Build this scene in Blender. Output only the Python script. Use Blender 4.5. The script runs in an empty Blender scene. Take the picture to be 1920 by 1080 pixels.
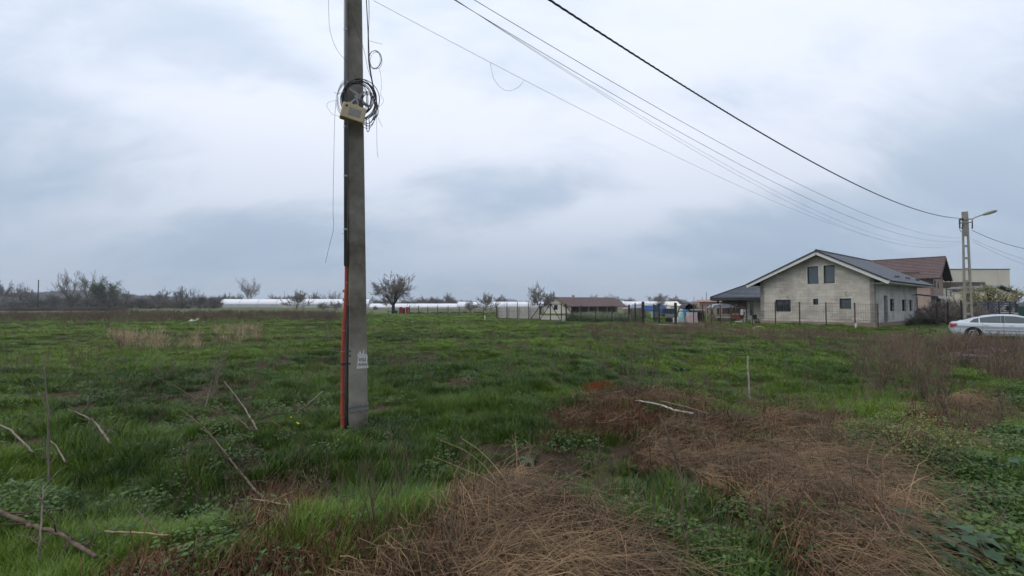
import bpy, bmesh, math, random
import numpy as np
from mathutils import Vector, Matrix, noise as mnoise

SC = bpy.context.scene
COL = SC.collection
R = math.radians
PI = math.pi

# ------------------------------------------------------------------ camera
F = 906.67                                  # focal length in pixels of a 1920 wide frame
PITCH = math.atan(32 / F)
CAMH = 1.6
cam_d = bpy.data.cameras.new('camera')
cam_d.sensor_width = 36.0
cam_d.lens = F / 1920 * 36
cam_d.clip_start = 0.05
cam_d.clip_end = 9000
cam = bpy.data.objects.new('camera', cam_d)
COL.objects.link(cam)
cam.location = (0, 0, CAMH)
cam.rotation_euler = (R(90) + PITCH, 0, 0)
SC.camera = cam
SC.cycles.max_bounces = 5
SC.cycles.diffuse_bounces = 2
SC.cycles.glossy_bounces = 2
SC.cycles.transmission_bounces = 2
SC.cycles.use_adaptive_sampling = True
SC.cycles.adaptive_threshold = 0.03

# ------------------------------------------------------------------ light
SUN_EL, SUN_AZ = 50, -105
SC.view_settings.view_transform = 'Standard'
SC.view_settings.look = 'None'
SC.view_settings.exposure = 0.62
SC.view_settings.gamma = 1.0
SC.view_settings.use_curve_mapping = False
sun_d = bpy.data.lights.new('sun', 'SUN')
sun_d.energy = 1.1
sun_d.angle = R(40)
sun_d.color = (1.0, 0.96, 0.9)
sun = bpy.data.objects.new('sun', sun_d)
COL.objects.link(sun)
sun.rotation_euler = (R(90 - SUN_EL), 0, R(180 - SUN_AZ))

def make_world():
    w = bpy.data.worlds.new('World')
    SC.world = w
    w.use_nodes = True
    nt = w.node_tree
    N, L = nt.nodes, nt.links
    N.clear()
    def n(t, **kw):
        x = N.new(t)
        for k, v in kw.items(): setattr(x, k, v)
        return x
    def math_(op, a, b=None, c=None, clamp=False):
        x = n('ShaderNodeMath', operation=op, use_clamp=clamp)
        for i, q in enumerate((a, b, c)):
            if q is None: continue
            if hasattr(q, 'links'): L.new(q, x.inputs[i])
            else: x.inputs[i].default_value = q
        return x.outputs[0]
    out = n('ShaderNodeOutputWorld')
    tc = n('ShaderNodeTexCoord')
    sep = n('ShaderNodeSeparateXYZ'); L.new(tc.outputs['Generated'], sep.inputs[0])
    X, Y, Z = sep.outputs
    zc = math_('MAXIMUM', Z, 0.0)
    den = math_('ADD', zc, 0.55)
    px = math_('DIVIDE', X, den); py = math_('DIVIDE', Y, den)
    comb = n('ShaderNodeCombineXYZ'); L.new(px, comb.inputs[0]); L.new(py, comb.inputs[1])
    mp = n('ShaderNodeMapping'); mp.inputs['Rotation'].default_value = (0, 0, R(-28)); mp.inputs['Scale'].default_value = (1.0, 2.1, 1)
    mp.inputs['Location'].default_value = (7.3, 2.15, 0)
    L.new(comb.outputs[0], mp.inputs[0])
    def nz(scale, det, rough, dist=0.0):
        x = n('ShaderNodeTexNoise'); x.inputs['Scale'].default_value = scale; x.inputs['Detail'].default_value = det; x.inputs['Roughness'].default_value = rough; x.inputs['Distortion'].default_value = dist
        L.new(mp.outputs[0], x.inputs['Vector']); return x.outputs[0]
    f = math_('ADD', math_('MULTIPLY', nz(.62, 2, .4, .4), 0.42), math_('MULTIPLY', nz(1.5, 4, .55, .6), 0.33))
    f = math_('ADD', f, math_('MULTIPLY', nz(4.2, 5, .6, .4), 0.25))
    # broad thick (-) and thin (+) parts of the cloud deck: direction x, z, half widths, strength, tilt
    wob = math_('MULTIPLY', math_('SUBTRACT', nz(1.1, 3, .5), .5), .22)
    Xw = math_('ADD', X, wob); Zw = math_('ADD', Z, math_('MULTIPLY', wob, .5))
    frontal = n('ShaderNodeMapRange', interpolation_type='SMOOTHSTEP'); L.new(Y, frontal.inputs[0]); frontal.inputs[1].default_value = -.2; frontal.inputs[2].default_value = .3
    for (lx, lz, ax, az_, amp, tilt) in ((.04, .225, .10, .045, -.085, .2), (-.45, .13, .40, .07, -.06, -.12), (-.46, .45, .16, .08, -.08, -.5), (-.34, .36, .10, .05, -.04, -.6), (-.70, .30, .14, .04, -.04, -.2), (-.74, .20, .18, .20, -.05, .2),
                                         (.62, .20, .20, .08, -.10, .25), (.72, .08, .26, .10, -.10, 0), (-.12, .17, .07, .05, -.05, .4),
                                         (.28, .46, .42, .12, .09, .2), (-.25, .30, .16, .12, .07, .5), (.12, .15, .40, .06, .17, .28), (.0, .07, .5, .03, .05, .05), (-.18, .14, .16, .05, .06, .2), (-.78, .36, .16, .10, .07, .3), (.45, .30, .22, .07, .05, .3)):
        dx = math_('SUBTRACT', Xw, lx); dz = math_('SUBTRACT', math_('SUBTRACT', Zw, lz), math_('MULTIPLY', dx, tilt))
        q = math_('ADD', math_('POWER', math_('ABSOLUTE', math_('DIVIDE', dx, ax)), 2.0), math_('POWER', math_('ABSOLUTE', math_('DIVIDE', dz, az_)), 2.0))
        g_ = math_('MULTIPLY', math_('MULTIPLY', math_('EXPONENT', math_('MULTIPLY', q, -1.0)), amp), frontal.outputs[0])
        f = math_('ADD', f, g_)
    cr = n('ShaderNodeMapRange', interpolation_type='SMOOTHSTEP'); L.new(f, cr.inputs[0])
    cr.inputs[1].default_value = 0.375; cr.inputs[2].default_value = 0.575
    def ramp(stops):
        r = n('ShaderNodeValToRGB'); L.new(zc, r.inputs[0])
        e = r.color_ramp.elements
        while len(e) < len(stops): e.new(0.5)
        for q, (p, c) in zip(e, stops): q.position = p; q.color = (*c, 1)
        return r.outputs[0]
    light = ramp([(0.0, (0.275, 0.33, 0.415)), (0.07, (0.31, 0.365, 0.46)), (0.2, (0.49, 0.53, 0.61)), (0.33, (0.605, 0.64, 0.72)), (0.55, (0.65, 0.69, 0.77)), (1.0, (0.69, 0.745, 0.83))])
    dark = ramp([(0.0, (0.235, 0.30, 0.385)), (0.07, (0.24, 0.305, 0.40)), (0.2, (0.315, 0.38, 0.475)), (0.33, (0.41, 0.48, 0.585)), (0.55, (0.49, 0.56, 0.665)), (1.0, (0.53, 0.60, 0.70))])
    mx = n('ShaderNodeMix', data_type='RGBA'); L.new(cr.outputs[0], mx.inputs[0]); L.new(dark, mx.inputs[6]); L.new(light, mx.inputs[7])
    bg1 = n('ShaderNodeBackground'); L.new(mx.outputs[2], bg1.inputs[0]); bg1.inputs[1].default_value = 1.0
    sky = n('ShaderNodeTexSky', sky_type='NISHITA'); sky.sun_disc = False
    sky.sun_elevation = R(SUN_EL); sky.sun_rotation = R(SUN_AZ)
    bg2 = n('ShaderNodeBackground'); L.new(sky.outputs[0], bg2.inputs[0]); bg2.inputs[1].default_value = 0.07
    ms = n('ShaderNodeMixShader'); ms.inputs[0].default_value = 0.92
    L.new(bg2.outputs[0], ms.inputs[1]); L.new(bg1.outputs[0], ms.inputs[2])
    L.new(ms.outputs[0], out.inputs[0])
make_world()

# ------------------------------------------------------------------ pixel <-> place (planning in the photo's frame)
_c, _s = math.cos(PITCH), math.sin(PITCH)
def ray(px, py):
    u = (px - 960) / F; v = (540 - py) / F
    return np.array([u, _c - v * _s, _s + v * _c])
def at(px, py, Y):
    d = ray(px, py)
    return Vector(np.array([0, 0, CAMH]) + d * (Y / d[1]))
def proj(x, y, z):
    z = z - CAMH
    d = y * _c + z * _s; u = z * _c - y * _s
    return 960 + F * x / d, 540 - F * u / d

# ------------------------------------------------------------------ numpy value noise and terrain
_rs = np.random.RandomState(7)
_H = _rs.rand(256, 256)
def vnoise(x, y, s, o=0):
    x = np.asarray(x, float) / s + 37.3 * (o + 1); y = np.asarray(y, float) / s + 91.7 * (o + 1)
    xi = np.floor(x).astype(int); yi = np.floor(y).astype(int)
    fx = x - xi; fy = y - yi
    fx = fx * fx * (3 - 2 * fx); fy = fy * fy * (3 - 2 * fy)
    h = lambda a, b: _H[a & 255, b & 255]
    return (h(xi, yi) * (1 - fx) + h(xi + 1, yi) * fx) * (1 - fy) + (h(xi, yi + 1) * (1 - fx) + h(xi + 1, yi + 1) * fx) * fy
def sstep(a, b, x):
    t = np.clip((np.asarray(x, float) - a) / (b - a), 0, 1)
    return t * t * (3 - 2 * t)
def hz(x, y):
    x = np.asarray(x, float); y = np.asarray(y, float)
    r = np.hypot(x, y)
    near = 1 - sstep(60, 160, r)
    h = (vnoise(x, y, 7.0, 1) - .5) * .22 * sstep(5, 14, r) + (vnoise(x, y, 1.7, 2) - .5) * .22 + (vnoise(x, y, .6, 3) - .5) * .13
    h = h * near
    # hollow in the grass on the left, bank in front of the post
    h = h - .22 * np.exp(-(((x + 2.3) / 1.7) ** 2 + ((y - 4.4) / .7) ** 2))
    # heaps under the dead straw
    h = h + .05 * np.exp(-(((x - .2) / .8) ** 2 + ((y - 3.3) / .55) ** 2))
    h = h + .16 * np.exp(-(((x - 2.6) / 1.3) ** 2 + ((y - 5.6) / 1.1) ** 2))
    # lower ground by the lane on the right and round the farm behind the mesh fence
    h = h - .36 * sstep(14, 21, x) * sstep(15, 22, y) * (1 - sstep(30.5, 34, y))
    h = h * (1 - np.exp(-(((x + 2.0) / .55) ** 2 + ((y - 6.2) / .6) ** 2)))
    h = h - .6 * np.exp(-(((x - 22) / 40) ** 2 + ((y - 130) / 40) ** 2))
    return h
def H(x, y): return float(hz(x, y))
def gp(px, py, lift=0.0):
    z = 0.0
    d = ray(px, py)
    for _ in range(6):
        t = (z + lift - CAMH) / d[2]
        x, y = d[0] * t, d[1] * t
        z = .5 * z + .5 * H(x, y)
    return Vector((x, y, z + lift))

def poly_mask(qx, qy, poly):
    inside = np.zeros(qx.shape, bool)
    n = len(poly); j = n - 1
    for i in range(n):
        xi, yi = poly[i]; xj, yj = poly[j]
        c = ((yi > qy) != (yj > qy)) & (qx < (xj - xi) * (qy - yi) / (yj - yi + 1e-9) + xi)
        inside ^= c
        j = i
    return inside

# ------------------------------------------------------------------ mesh helper
class MB:
    def __init__(s): s.v = []; s.f = []; s.m = []; s.k = 0
    def add(s, vs, fs, m=None):
        o = len(s.v)
        s.v.extend(tuple(map(float, p)) for p in vs)
        for q in fs: s.f.append(tuple(i + o for i in q)); s.m.append(s.k if m is None else m)
        return s
    def box(s, c, d, rot=None, taper=1.0):
        x, y, z = d[0] / 2, d[1] / 2, d[2] / 2
        vs = [Vector((sx * x * (taper if sz > 0 else 1), sy * y * (taper if sz > 0 else 1), sz * z)) for sz in (-1, 1) for sx, sy in ((-1, -1), (1, -1), (1, 1), (-1, 1))]
        if rot is not None: vs = [rot @ q for q in vs]
        c = Vector(c)
        return s.add([q + c for q in vs], [(3, 2, 1, 0), (4, 5, 6, 7), (0, 1, 5, 4), (1, 2, 6, 5), (2, 3, 7, 6), (3, 0, 4, 7)])
    def b2(s, x0, x1, y0, y1, z0, z1): return s.box(((x0 + x1) / 2, (y0 + y1) / 2, (z0 + z1) / 2), (abs(x1 - x0), abs(y1 - y0), abs(z1 - z0)))
    def bar(s, a, b, w, h=None, up=(0, 0, 1)):
        a, b = Vector(a), Vector(b); h = h or w
        z = (b - a); L = z.length; z.normalize()
        x = z.cross(Vector(up))
        if x.length < 1e-4: x = z.cross(Vector((1, 0, 0)))
        x.normalize(); y = z.cross(x)
        m = Matrix((x, y, z)).transposed()
        return s.box((a + b) / 2, (w, h, L), m)
    def tube(s, pts, rad, n=6, cap=True):
        pts = [Vector(p) for p in pts]
        if not hasattr(rad, '__len__'): rad = [rad] * len(pts)
        ref = None; vs = []
        for i, p in enumerate(pts):
            t = (pts[min(i + 1, len(pts) - 1)] - pts[max(i - 1, 0)])
            if t.length < 1e-9: t = Vector((0, 0, 1))
            t.normalize()
            if ref is None:
                ref = t.orthogonal().normalized()
            ref = (ref - t * ref.dot(t))
            if ref.length < 1e-6: ref = t.orthogonal()
            ref.normalize(); b = t.cross(ref)
            for k in range(n):
                a = 2 * PI * k / n
                vs.append(p + (ref * math.cos(a) + b * math.sin(a)) * rad[i])
        fs = []
        for i in range(len(pts) - 1):
            for k in range(n):
                k2 = (k + 1) % n
                fs.append((i * n + k, i * n + k2, (i + 1) * n + k2, (i + 1) * n + k))
        if cap:
            fs.append(tuple(range(n - 1, -1, -1))); e = (len(pts) - 1) * n
            fs.append(tuple(e + k for k in range(n)))
        return s.add(vs, fs)
    def lathe(s, c, prof, n=16, axis='z'):
        vs = []
        for r, z in prof:
            for k in range(n):
                a = 2 * PI * k / n
                p = (r * math.cos(a), r * math.sin(a), z)
                if axis == 'y': p = (p[0], p[2], p[1])
                if axis == 'x': p = (p[2], p[0], p[1])
                vs.append(Vector(p) + Vector(c))
        fs = [(i * n + k, i * n + (k + 1) % n, (i + 1) * n + (k + 1) % n, (i + 1) * n + k) for i in range(len(prof) - 1) for k in range(n)]
        fs.append(tuple(range(n - 1, -1, -1))); e = (len(prof) - 1) * n; fs.append(tuple(e + k for k in range(n)))
        return s.add(vs, fs)
    def mesh(s, name, mats, smooth=False):
        me = bpy.data.meshes.new(name)
        me.from_pydata(s.v, [], s.f)
        if not isinstance(mats, (list, tuple)): mats = [mats]
        for m in mats: me.materials.append(m)
        if len(mats) > 1: me.polygons.foreach_set('material_index', s.m)
        if smooth: me.polygons.foreach_set('use_smooth', [True] * len(me.polygons))
        me.update()
        return me
    def build(s, name, mats, parent=None, smooth=False, loc=None, bevel=0):
        o = bpy.data.objects.new(name, s.mesh(name, mats, smooth)); COL.objects.link(o)
        if parent is not None: o.parent = parent
        if loc is not None: o.location = loc
        if bevel:
            b = o.modifiers.new('bevel', 'BEVEL'); b.width = bevel; b.segments = 2; b.limit_method = 'ANGLE'
        return o

def tag(o, label=None, cat=None, group=None, kind=None):
    if label: o['label'] = label
    if cat: o['category'] = cat
    if group: o['group'] = group
    if kind: o['kind'] = kind
    return o
def thing(name, label, cat, loc=(0, 0, 0), rz=0.0, group=None):
    o = bpy.data.objects.new(name, None); COL.objects.link(o)
    o.empty_display_size = .2
    o.location = loc; o.rotation_euler = (0, 0, rz)
    return tag(o, label, cat, group)
def obj(name, me, parent=None):
    o = bpy.data.objects.new(name, me); COL.objects.link(o)
    if parent is not None: o.parent = parent
    return o

# ------------------------------------------------------------------ materials
def mat(name, col, rough=.8, spec=.3, metal=0.0, noise=None, bump=None, col2=None, trans=0.0, wear=None):
    """procedural: two colours mixed by object-space noise (scale, contrast), bump (scale, height)"""
    m = bpy.data.materials.new(name); m.use_nodes = True
    nt = m.node_tree; N, L = nt.nodes, nt.links
    b = N['Principled BSDF']
    b.inputs['Roughness'].default_value = rough; b.inputs['Specular IOR Level'].default_value = spec; b.inputs['Metallic'].default_value = metal
    b.inputs['Base Color'].default_value = (*col, 1)
    tc = N.new('ShaderNodeTexCoord')
    src = tc.outputs['Object']
    if noise:
        t = N.new('ShaderNodeTexNoise'); t.inputs['Scale'].default_value = noise[0]; t.inputs['Detail'].default_value = 7; t.inputs['Roughness'].default_value = .62
        if len(noise) > 2:
            mp = N.new('ShaderNodeMapping'); mp.inputs['Scale'].default_value = noise[2]; L.new(src, mp.inputs[0]); L.new(mp.outputs[0], t.inputs['Vector'])
        else: L.new(src, t.inputs['Vector'])
        r = N.new('ShaderNodeMapRange'); L.new(t.outputs[0], r.inputs[0])
        r.inputs[1].default_value = .5 - noise[1]; r.inputs[2].default_value = .5 + noise[1]
        mx = N.new('ShaderNodeMix'); mx.data_type = 'RGBA'
        L.new(r.outputs[0], mx.inputs[0]); mx.inputs[6].default_value = (*col, 1); mx.inputs[7].default_value = (*(col2 or tuple(c * .6 for c in col)), 1)
        res = mx.outputs[2]
        if wear:   # a third colour in fine blotches: (scale, threshold, colour)
            t2 = N.new('ShaderNodeTexNoise'); t2.inputs['Scale'].default_value = wear[0]; t2.inputs['Detail'].default_value = 8; t2.inputs['Roughness'].default_value = .7
            L.new(src, t2.inputs['Vector'])
            r2 = N.new('ShaderNodeMapRange'); L.new(t2.outputs[0], r2.inputs[0]); r2.inputs[1].default_value = wear[1]; r2.inputs[2].default_value = wear[1] + .12
            m2 = N.new('ShaderNodeMix'); m2.data_type = 'RGBA'; L.new(r2.outputs[0], m2.inputs[0]); L.new(res, m2.inputs[6]); m2.inputs[7].default_value = (*wear[2], 1)
            res = m2.outputs[2]
        L.new(res, b.inputs['Base Color'])
    if bump:
        t = N.new('ShaderNodeTexNoise'); t.inputs['Scale'].default_value = bump[0]; t.inputs['Detail'].default_value = 6
        L.new(src, t.inputs['Vector'])
        bn = N.new('ShaderNodeBump'); bn.inputs['Strength'].default_value = .6; bn.inputs['Distance'].default_value = bump[1]
        L.new(t.outputs[0], bn.inputs['Height']); L.new(bn.outputs[0], b.inputs['Normal'])
    return m

def leaf_mat(name, lo, hi, rough=.5, spec=.35, trans=.25, dry=None, patch=3.0):
    """blade/leaf: colour runs lo..hi with the instance's tint, a slow patch noise and the blade's own random value"""
    m = bpy.data.materials.new(name); m.use_nodes = True
    nt = m.node_tree; N, L = nt.nodes, nt.links
    b = N['Principled BSDF']; out = N['Material Output']
    b.inputs['Roughness'].default_value = rough; b.inputs['Specular IOR Level'].default_value = spec
    a = N.new('ShaderNodeAttribute'); a.attribute_type = 'INSTANCER'; a.attribute_name = 'tint'
    oi = N.new('ShaderNodeObjectInfo')
    g = N.new('ShaderNodeNewGeometry')
    t = N.new('ShaderNodeTexNoise'); t.inputs['Scale'].default_value = 1 / patch; t.inputs['Detail'].default_value = 3; L.new(g.outputs['Position'], t.inputs['Vector'])
    isl = g.outputs['Random Per Island']
    def mth(op, p, q):
        x = N.new('ShaderNodeMath'); x.operation = op
        for i, z in enumerate((p, q)):
            if hasattr(z, 'links'): L.new(z, x.inputs[i])
            else: x.inputs[i].default_value = z
        return x.outputs[0]
    s = mth('ADD', mth('MULTIPLY', a.outputs['Fac'], .5), mth('MULTIPLY', isl, .55))
    s = mth('ADD', s, mth('MULTIPLY', mth('SUBTRACT', t.outputs[0], .5), .9))
    s = mth('ADD', s, -.06)
    r = N.new('ShaderNodeMix'); r.data_type = 'RGBA'; r.clamp_factor = True
    L.new(s, r.inputs[0]); r.inputs[6].default_value = (*lo, 1); r.inputs[7].default_value = (*hi, 1)
    res = r.outputs[2]
    if dry:
        cmpn = mth('GREATER_THAN', isl, dry[1])
        r2 = N.new('ShaderNodeMix'); r2.data_type = 'RGBA'; L.new(cmpn, r2.inputs[0]); L.new(res, r2.inputs[6]); r2.inputs[7].default_value = (*dry[0], 1)
        res = r2.outputs[2]
    L.new(res, b.inputs['Base Color'])
    if trans:
        tr = N.new('ShaderNodeBsdfTranslucent'); L.new(res, tr.inputs[0])
        ms = N.new('ShaderNodeMixShader'); ms.inputs[0].default_value = trans
        L.new(b.outputs[0], ms.inputs[1]); L.new(tr.outputs[0], ms.inputs[2]); L.new(ms.outputs[0], out.inputs[0])
    return m

M = {}
M['grass'] = leaf_mat('grass_blades', (.013, .042, .005), (.175, .27, .032), rough=.45, spec=.28, trans=.22, dry=((.22, .17, .07), .965))
M['grass2'] = leaf_mat('dark_grass_blades', (.009, .034, .005), (.090, .175, .024), rough=.42, spec=.3, trans=.2, dry=((.18, .15, .07), .98))
M['straw'] = leaf_mat('dead_straw', (.010, .006, .004), (.31, .20, .11), rough=.7, spec=.2, trans=0, patch=.5)
M['reed'] = leaf_mat('dry_reed', (.28, .20, .12), (.52, .40, .26), rough=.75, spec=.2, trans=.15)
M['weed'] = leaf_mat('dry_red_weed', (.06, .046, .034), (.21, .155, .115), rough=.85, spec=.1, trans=0)
M['litter'] = leaf_mat('brown_litter', (.06, .033, .02), (.17, .095, .055), rough=.9, spec=.1, trans=0)
M['herb'] = leaf_mat('leafy_herb', (.025, .065, .015), (.10, .17, .03), rough=.5, spec=.35, trans=.25)
M['herb_blue'] = leaf_mat('blue_green_herb', (.025, .065, .03), (.06, .125, .06), rough=.5, spec=.35, trans=.2)
M['yellow_flower'] = leaf_mat('yellow_green_flower', (.11, .14, .035), (.24, .26, .07), trans=.2)
M['purple'] = leaf_mat('purple_flower', (.09, .055, .075), (.17, .10, .14), trans=.2)
M['yellowish'] = leaf_mat('olive_catkin', (.22, .21, .09), (.36, .33, .16), patch=6, trans=.15)
M['docks'] = leaf_mat('dock_leaf', (.018, .045, .012), (.045, .095, .025), rough=.5, spec=.4, trans=.2)
M['orange'] = leaf_mat('rusty_orange_twig', (.12, .035, .012), (.36, .11, .025), rough=.9, spec=.1, trans=0)
M['bark'] = mat('grey_brown_bark', (.085, .068, .055), .95, .1, noise=(6, .25), col2=(.045, .036, .03))
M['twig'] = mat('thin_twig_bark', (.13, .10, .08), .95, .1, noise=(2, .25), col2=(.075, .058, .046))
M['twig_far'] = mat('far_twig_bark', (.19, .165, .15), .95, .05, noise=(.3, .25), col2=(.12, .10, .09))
M['twig_green'] = mat('olive_twig_bark', (.16, .14, .07), .95, .05, noise=(1, .25), col2=(.09, .085, .045))
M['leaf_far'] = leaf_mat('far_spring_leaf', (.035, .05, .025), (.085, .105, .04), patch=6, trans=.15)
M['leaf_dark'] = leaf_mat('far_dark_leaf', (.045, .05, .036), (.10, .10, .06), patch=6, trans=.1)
M['dead'] = mat('dead_branch_wood', (.21, .175, .145), .9, .1, noise=(14, .2, (1, 1, .3)), col2=(.15, .12, .095), bump=(60, .004))
M['dead_dark'] = mat('dark_dead_wood', (.15, .115, .085), .9, .1, noise=(14, .2), col2=(.045, .033, .026), bump=(60, .004))
M['cane'] = mat('pale_cane', (.34, .25, .14), .7, .3, noise=(14, .15), col2=(.17, .12, .07))
M['birch'] = mat('peeled_pale_wood', (.44, .41, .37), .8, .2, noise=(16, .14), col2=(.15, .125, .105))
M['concrete'] = mat('old_pole_concrete', (.25, .235, .195), .92, .15, noise=(1.5, .12), col2=(.10, .088, .068), bump=(90, .004), wear=(9, .62, (.24, .23, .20)))
M['concrete_far'] = mat('grey_pole_concrete', (.27, .265, .235), .92, .15, noise=(2, .2), col2=(.18, .175, .15), bump=(40, .004))
M['steel'] = mat('galvanised_strap', (.32, .33, .33), .45, .5, .7, noise=(20, .2), col2=(.16, .16, .16))
M['dark_steel'] = mat('dark_steel', (.035, .035, .04), .55, .4, .3)
M['pipe'] = mat('grey_steel_pipe', (.16, .165, .18), .45, .5, .3, noise=(5, .2, (1, 1, .2)), col2=(.08, .08, .09))
M['red_pipe'] = mat('faded_red_corrugated_plastic', (.36, .065, .035), .6, .3, noise=(4, .2), col2=(.25, .045, .026))
M['cable'] = mat('black_cable', (.018, .018, .02), .5, .4)
M['cable_grey'] = mat('grey_cable', (.13, .14, .16), .5, .4)
M['box'] = mat('beige_box_plastic', (.50, .40, .25), .5, .4, noise=(8, .25), col2=(.36, .28, .17))
M['paper'] = mat('torn_paper', (.58, .56, .53), .9, .1, noise=(30, .15), col2=(.42, .40, .37))
M['ink'] = mat('faded_ink', (.09, .085, .08), .9, .1)

# ================================================================== GROUND
def ground_mat():
    m = bpy.data.materials.new('field_soil_and_turf'); m.use_nodes = True
    nt = m.node_tree; N, L = nt.nodes, nt.links
    b = N['Principled BSDF']; b.inputs['Roughness'].default_value = .95; b.inputs['Specular IOR Level'].default_value = .1
    g = N.new('ShaderNodeNewGeometry')
    def noise(s, d=5, r=.6, sc=None):
        t = N.new('ShaderNodeTexNoise'); t.inputs['Scale'].default_value = s; t.inputs['Detail'].default_value = d; t.inputs['Roughness'].default_value = r
        if sc:
            mp = N.new('ShaderNodeMapping'); mp.inputs['Scale'].default_value = sc; L.new(g.outputs['Position'], mp.inputs[0]); L.new(mp.outputs[0], t.inputs['Vector'])
        else: L.new(g.outputs['Position'], t.inputs['Vector'])
        return t.outputs[0]
    def rng(x, a, c):
        r = N.new('ShaderNodeMapRange'); L.new(x, r.inputs[0]); r.inputs[1].default_value = a; r.inputs[2].default_value = c; return r.outputs[0]
    def mix(f, a, c):
        x = N.new('ShaderNodeMix'); x.data_type = 'RGBA'; L.new(f, x.inputs[0])
        for i, q in ((6, a), (7, c)):
            if hasattr(q, 'links'): L.new(q, x.inputs[i])
            else: x.inputs[i].default_value = (*q, 1)
        return x.outputs[2]
    soil = mix(rng(noise(3, 8), .35, .65), (.026, .019, .013), (.06, .041, .027))
    turf = mix(rng(noise(.05, 6, .6, (.35, 1, 1)), .36, .62), (.055, .085, .028), (.13, .115, .06))
    turf = mix(rng(noise(.6, 6), .4, .7), turf, (.07, .10, .035))
    # straw and litter patches painted into a mesh attribute 'bare' and far turf 'far'
    a = N.new('ShaderNodeAttribute'); a.attribute_name = 'far'
    c = mix(a.outputs['Fac'], soil, turf)
    a2 = N.new('ShaderNodeAttribute'); a2.attribute_name = 'lane'
    c = mix(a2.outputs['Fac'], c, (.20, .175, .145))
    L.new(c, b.inputs['Base Color'])
    bn = N.new('ShaderNodeBump'); bn.inputs['Strength'].default_value = .7; bn.inputs['Distance'].default_value = .03
    L.new(noise(18, 8), bn.inputs['Height']); L.new(bn.outputs[0], b.inputs['Normal'])
    return m

def make_ground():
    rr = np.concatenate([[0], .4 * (2000 / .4) ** (np.arange(260) / 259.0)])
    fa = np.radians(np.concatenate([np.arange(-66, 66, .45), np.arange(66, 294, 3.0)]))
    A, RR = np.meshgrid(fa, rr[1:])
    X = np.sin(A) * RR; Y = np.cos(A) * RR
    Z = hz(X, Y)
    nv = len(fa)
    verts = np.stack([X, Y, Z], -1).reshape(-1, 3)
    verts = np.vstack([verts, [[0, 0, H(0, 0)]]])
    nr = len(rr) - 1
    i = np.arange(nr - 1)[:, None] * nv + np.arange(nv)[None, :]
    j = np.arange(nr - 1)[:, None] * nv + (np.arange(nv)[None, :] + 1) % nv
    q = np.stack([i, i + nv, j + nv, j], -1).reshape(-1, 4)
    faces = [tuple(x[::-1]) for x in q.tolist()]
    c = len(verts) - 1
    faces += [(k, (k + 1) % nv, c) for k in range(nv)]
    me = bpy.data.meshes.new('ground'); me.from_pydata(verts.tolist(), [], faces)
    me.polygons.foreach_set('use_smooth', [True] * len(me.polygons))
    r = np.hypot(verts[:, 0], verts[:, 1])
    at_ = me.attributes.new('far', 'FLOAT', 'POINT'); at_.data.foreach_set('value', sstep(16, 55, r).astype(np.float32))
    # lane running past the far post and the car
    x, y = verts[:, 0], verts[:, 1]
    d = (x - 30) * (-.64) + (y - 24.0) * .768          # distance from the lane's centre line
    ln = np.exp(-(d / 2.2) ** 4) * sstep(16, 20, x) * .9
    ln = np.maximum(ln, .8 * np.exp(-(((y - 30.5) / 1.0) ** 4)) * sstep(24, 27, x))
    at2 = me.attributes.new('lane', 'FLOAT', 'POINT'); at2.data.foreach_set('value', ln.astype(np.float32))
    me.materials.append(ground_mat())
    me.flip_normals() if False else None
    me.update()
    o = obj('ground', me); tag(o, kind='structure')
    return o
make_ground()

# ================================================================== LOCAL FRAMES
class Frame:
    def __init__(s, loc, rz):
        s.o = Vector(loc); s.rz = rz; s.m = Matrix.Rotation(rz, 3, 'Z'); s.mi = s.m.transposed()
    def loc(s, p): return s.mi @ (Vector(p) - s.o)
    def pick(s, px, py, axis, val):
        """where the photo's ray meets the local plane axis = val"""
        o = s.loc((0, 0, CAMH)); d = s.mi @ Vector(ray(px, py))
        t = (val - o[axis]) / d[axis]
        return o + d * t
    def rect(s, x0, y0, x1, y1, axis, val):
        a = s.pick(x0, y0, axis, val); b = s.pick(x1, y1, axis, val); k = 1 - axis
        return (min(a[k], b[k]), max(a[k], b[k]), min(a.z, b.z), max(a.z, b.z))

def wall_mb(L0, L1, z0, topf, holes, thick, axis, val, outward, breaks=()):
    """wall in the plane axis=val (local), spanning L0..L1 of the other axis; topf(u) its top; holes cut right through"""
    mb = MB()
    us = sorted(set([L0, L1] + [q for h in holes for q in h[:2]] + list(breaks)))
    us = [u for u in us if L0 <= u <= L1]
    def P(u, z, dpt):
        v = val - outward * dpt
        return (v, u, z) if axis == 0 else (u, v, z)
    for a, b in zip(us[:-1], us[1:]):
        hs = [h for h in holes if h[0] <= a + 1e-6 and h[1] >= b - 1e-6]
        zs = [z0] + [q for h in sorted(hs, key=lambda h: h[2]) for q in (h[2], h[3])]
        for k in range(0, len(zs), 2):
            lo = zs[k]; top = zs[k + 1] if k + 1 < len(zs) else None
            ta = top if top is not None else topf(a); tb = top if top is not None else topf(b)
            for dpt in (0, thick):
                mb.add([P(a, lo, dpt), P(b, lo, dpt), P(b, tb, dpt), P(a, ta, dpt)], [(0, 1, 2, 3)])
            if top is None:
                mb.add([P(a, ta, 0), P(b, tb, 0), P(b, tb, thick), P(a, ta, thick)], [(0, 1, 2, 3)])
    for h in holes:
        u0, u1, a, b = h
        for (p, q) in (((u0, a), (u1, a)), ((u1, a), (u1, b)), ((u1, b), (u0, b)), ((u0, b), (u0, a))):
            mb.add([P(*p, 0), P(*q, 0), P(*q, thick), P(*p, thick)], [(0, 1, 2, 3)])
    for u in (L0, L1):
        mb.add([P(u, z0, 0), P(u, topf(u), 0), P(u, topf(u), thick), P(u, z0, thick)], [(0, 1, 2, 3)])
    return mb

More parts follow.
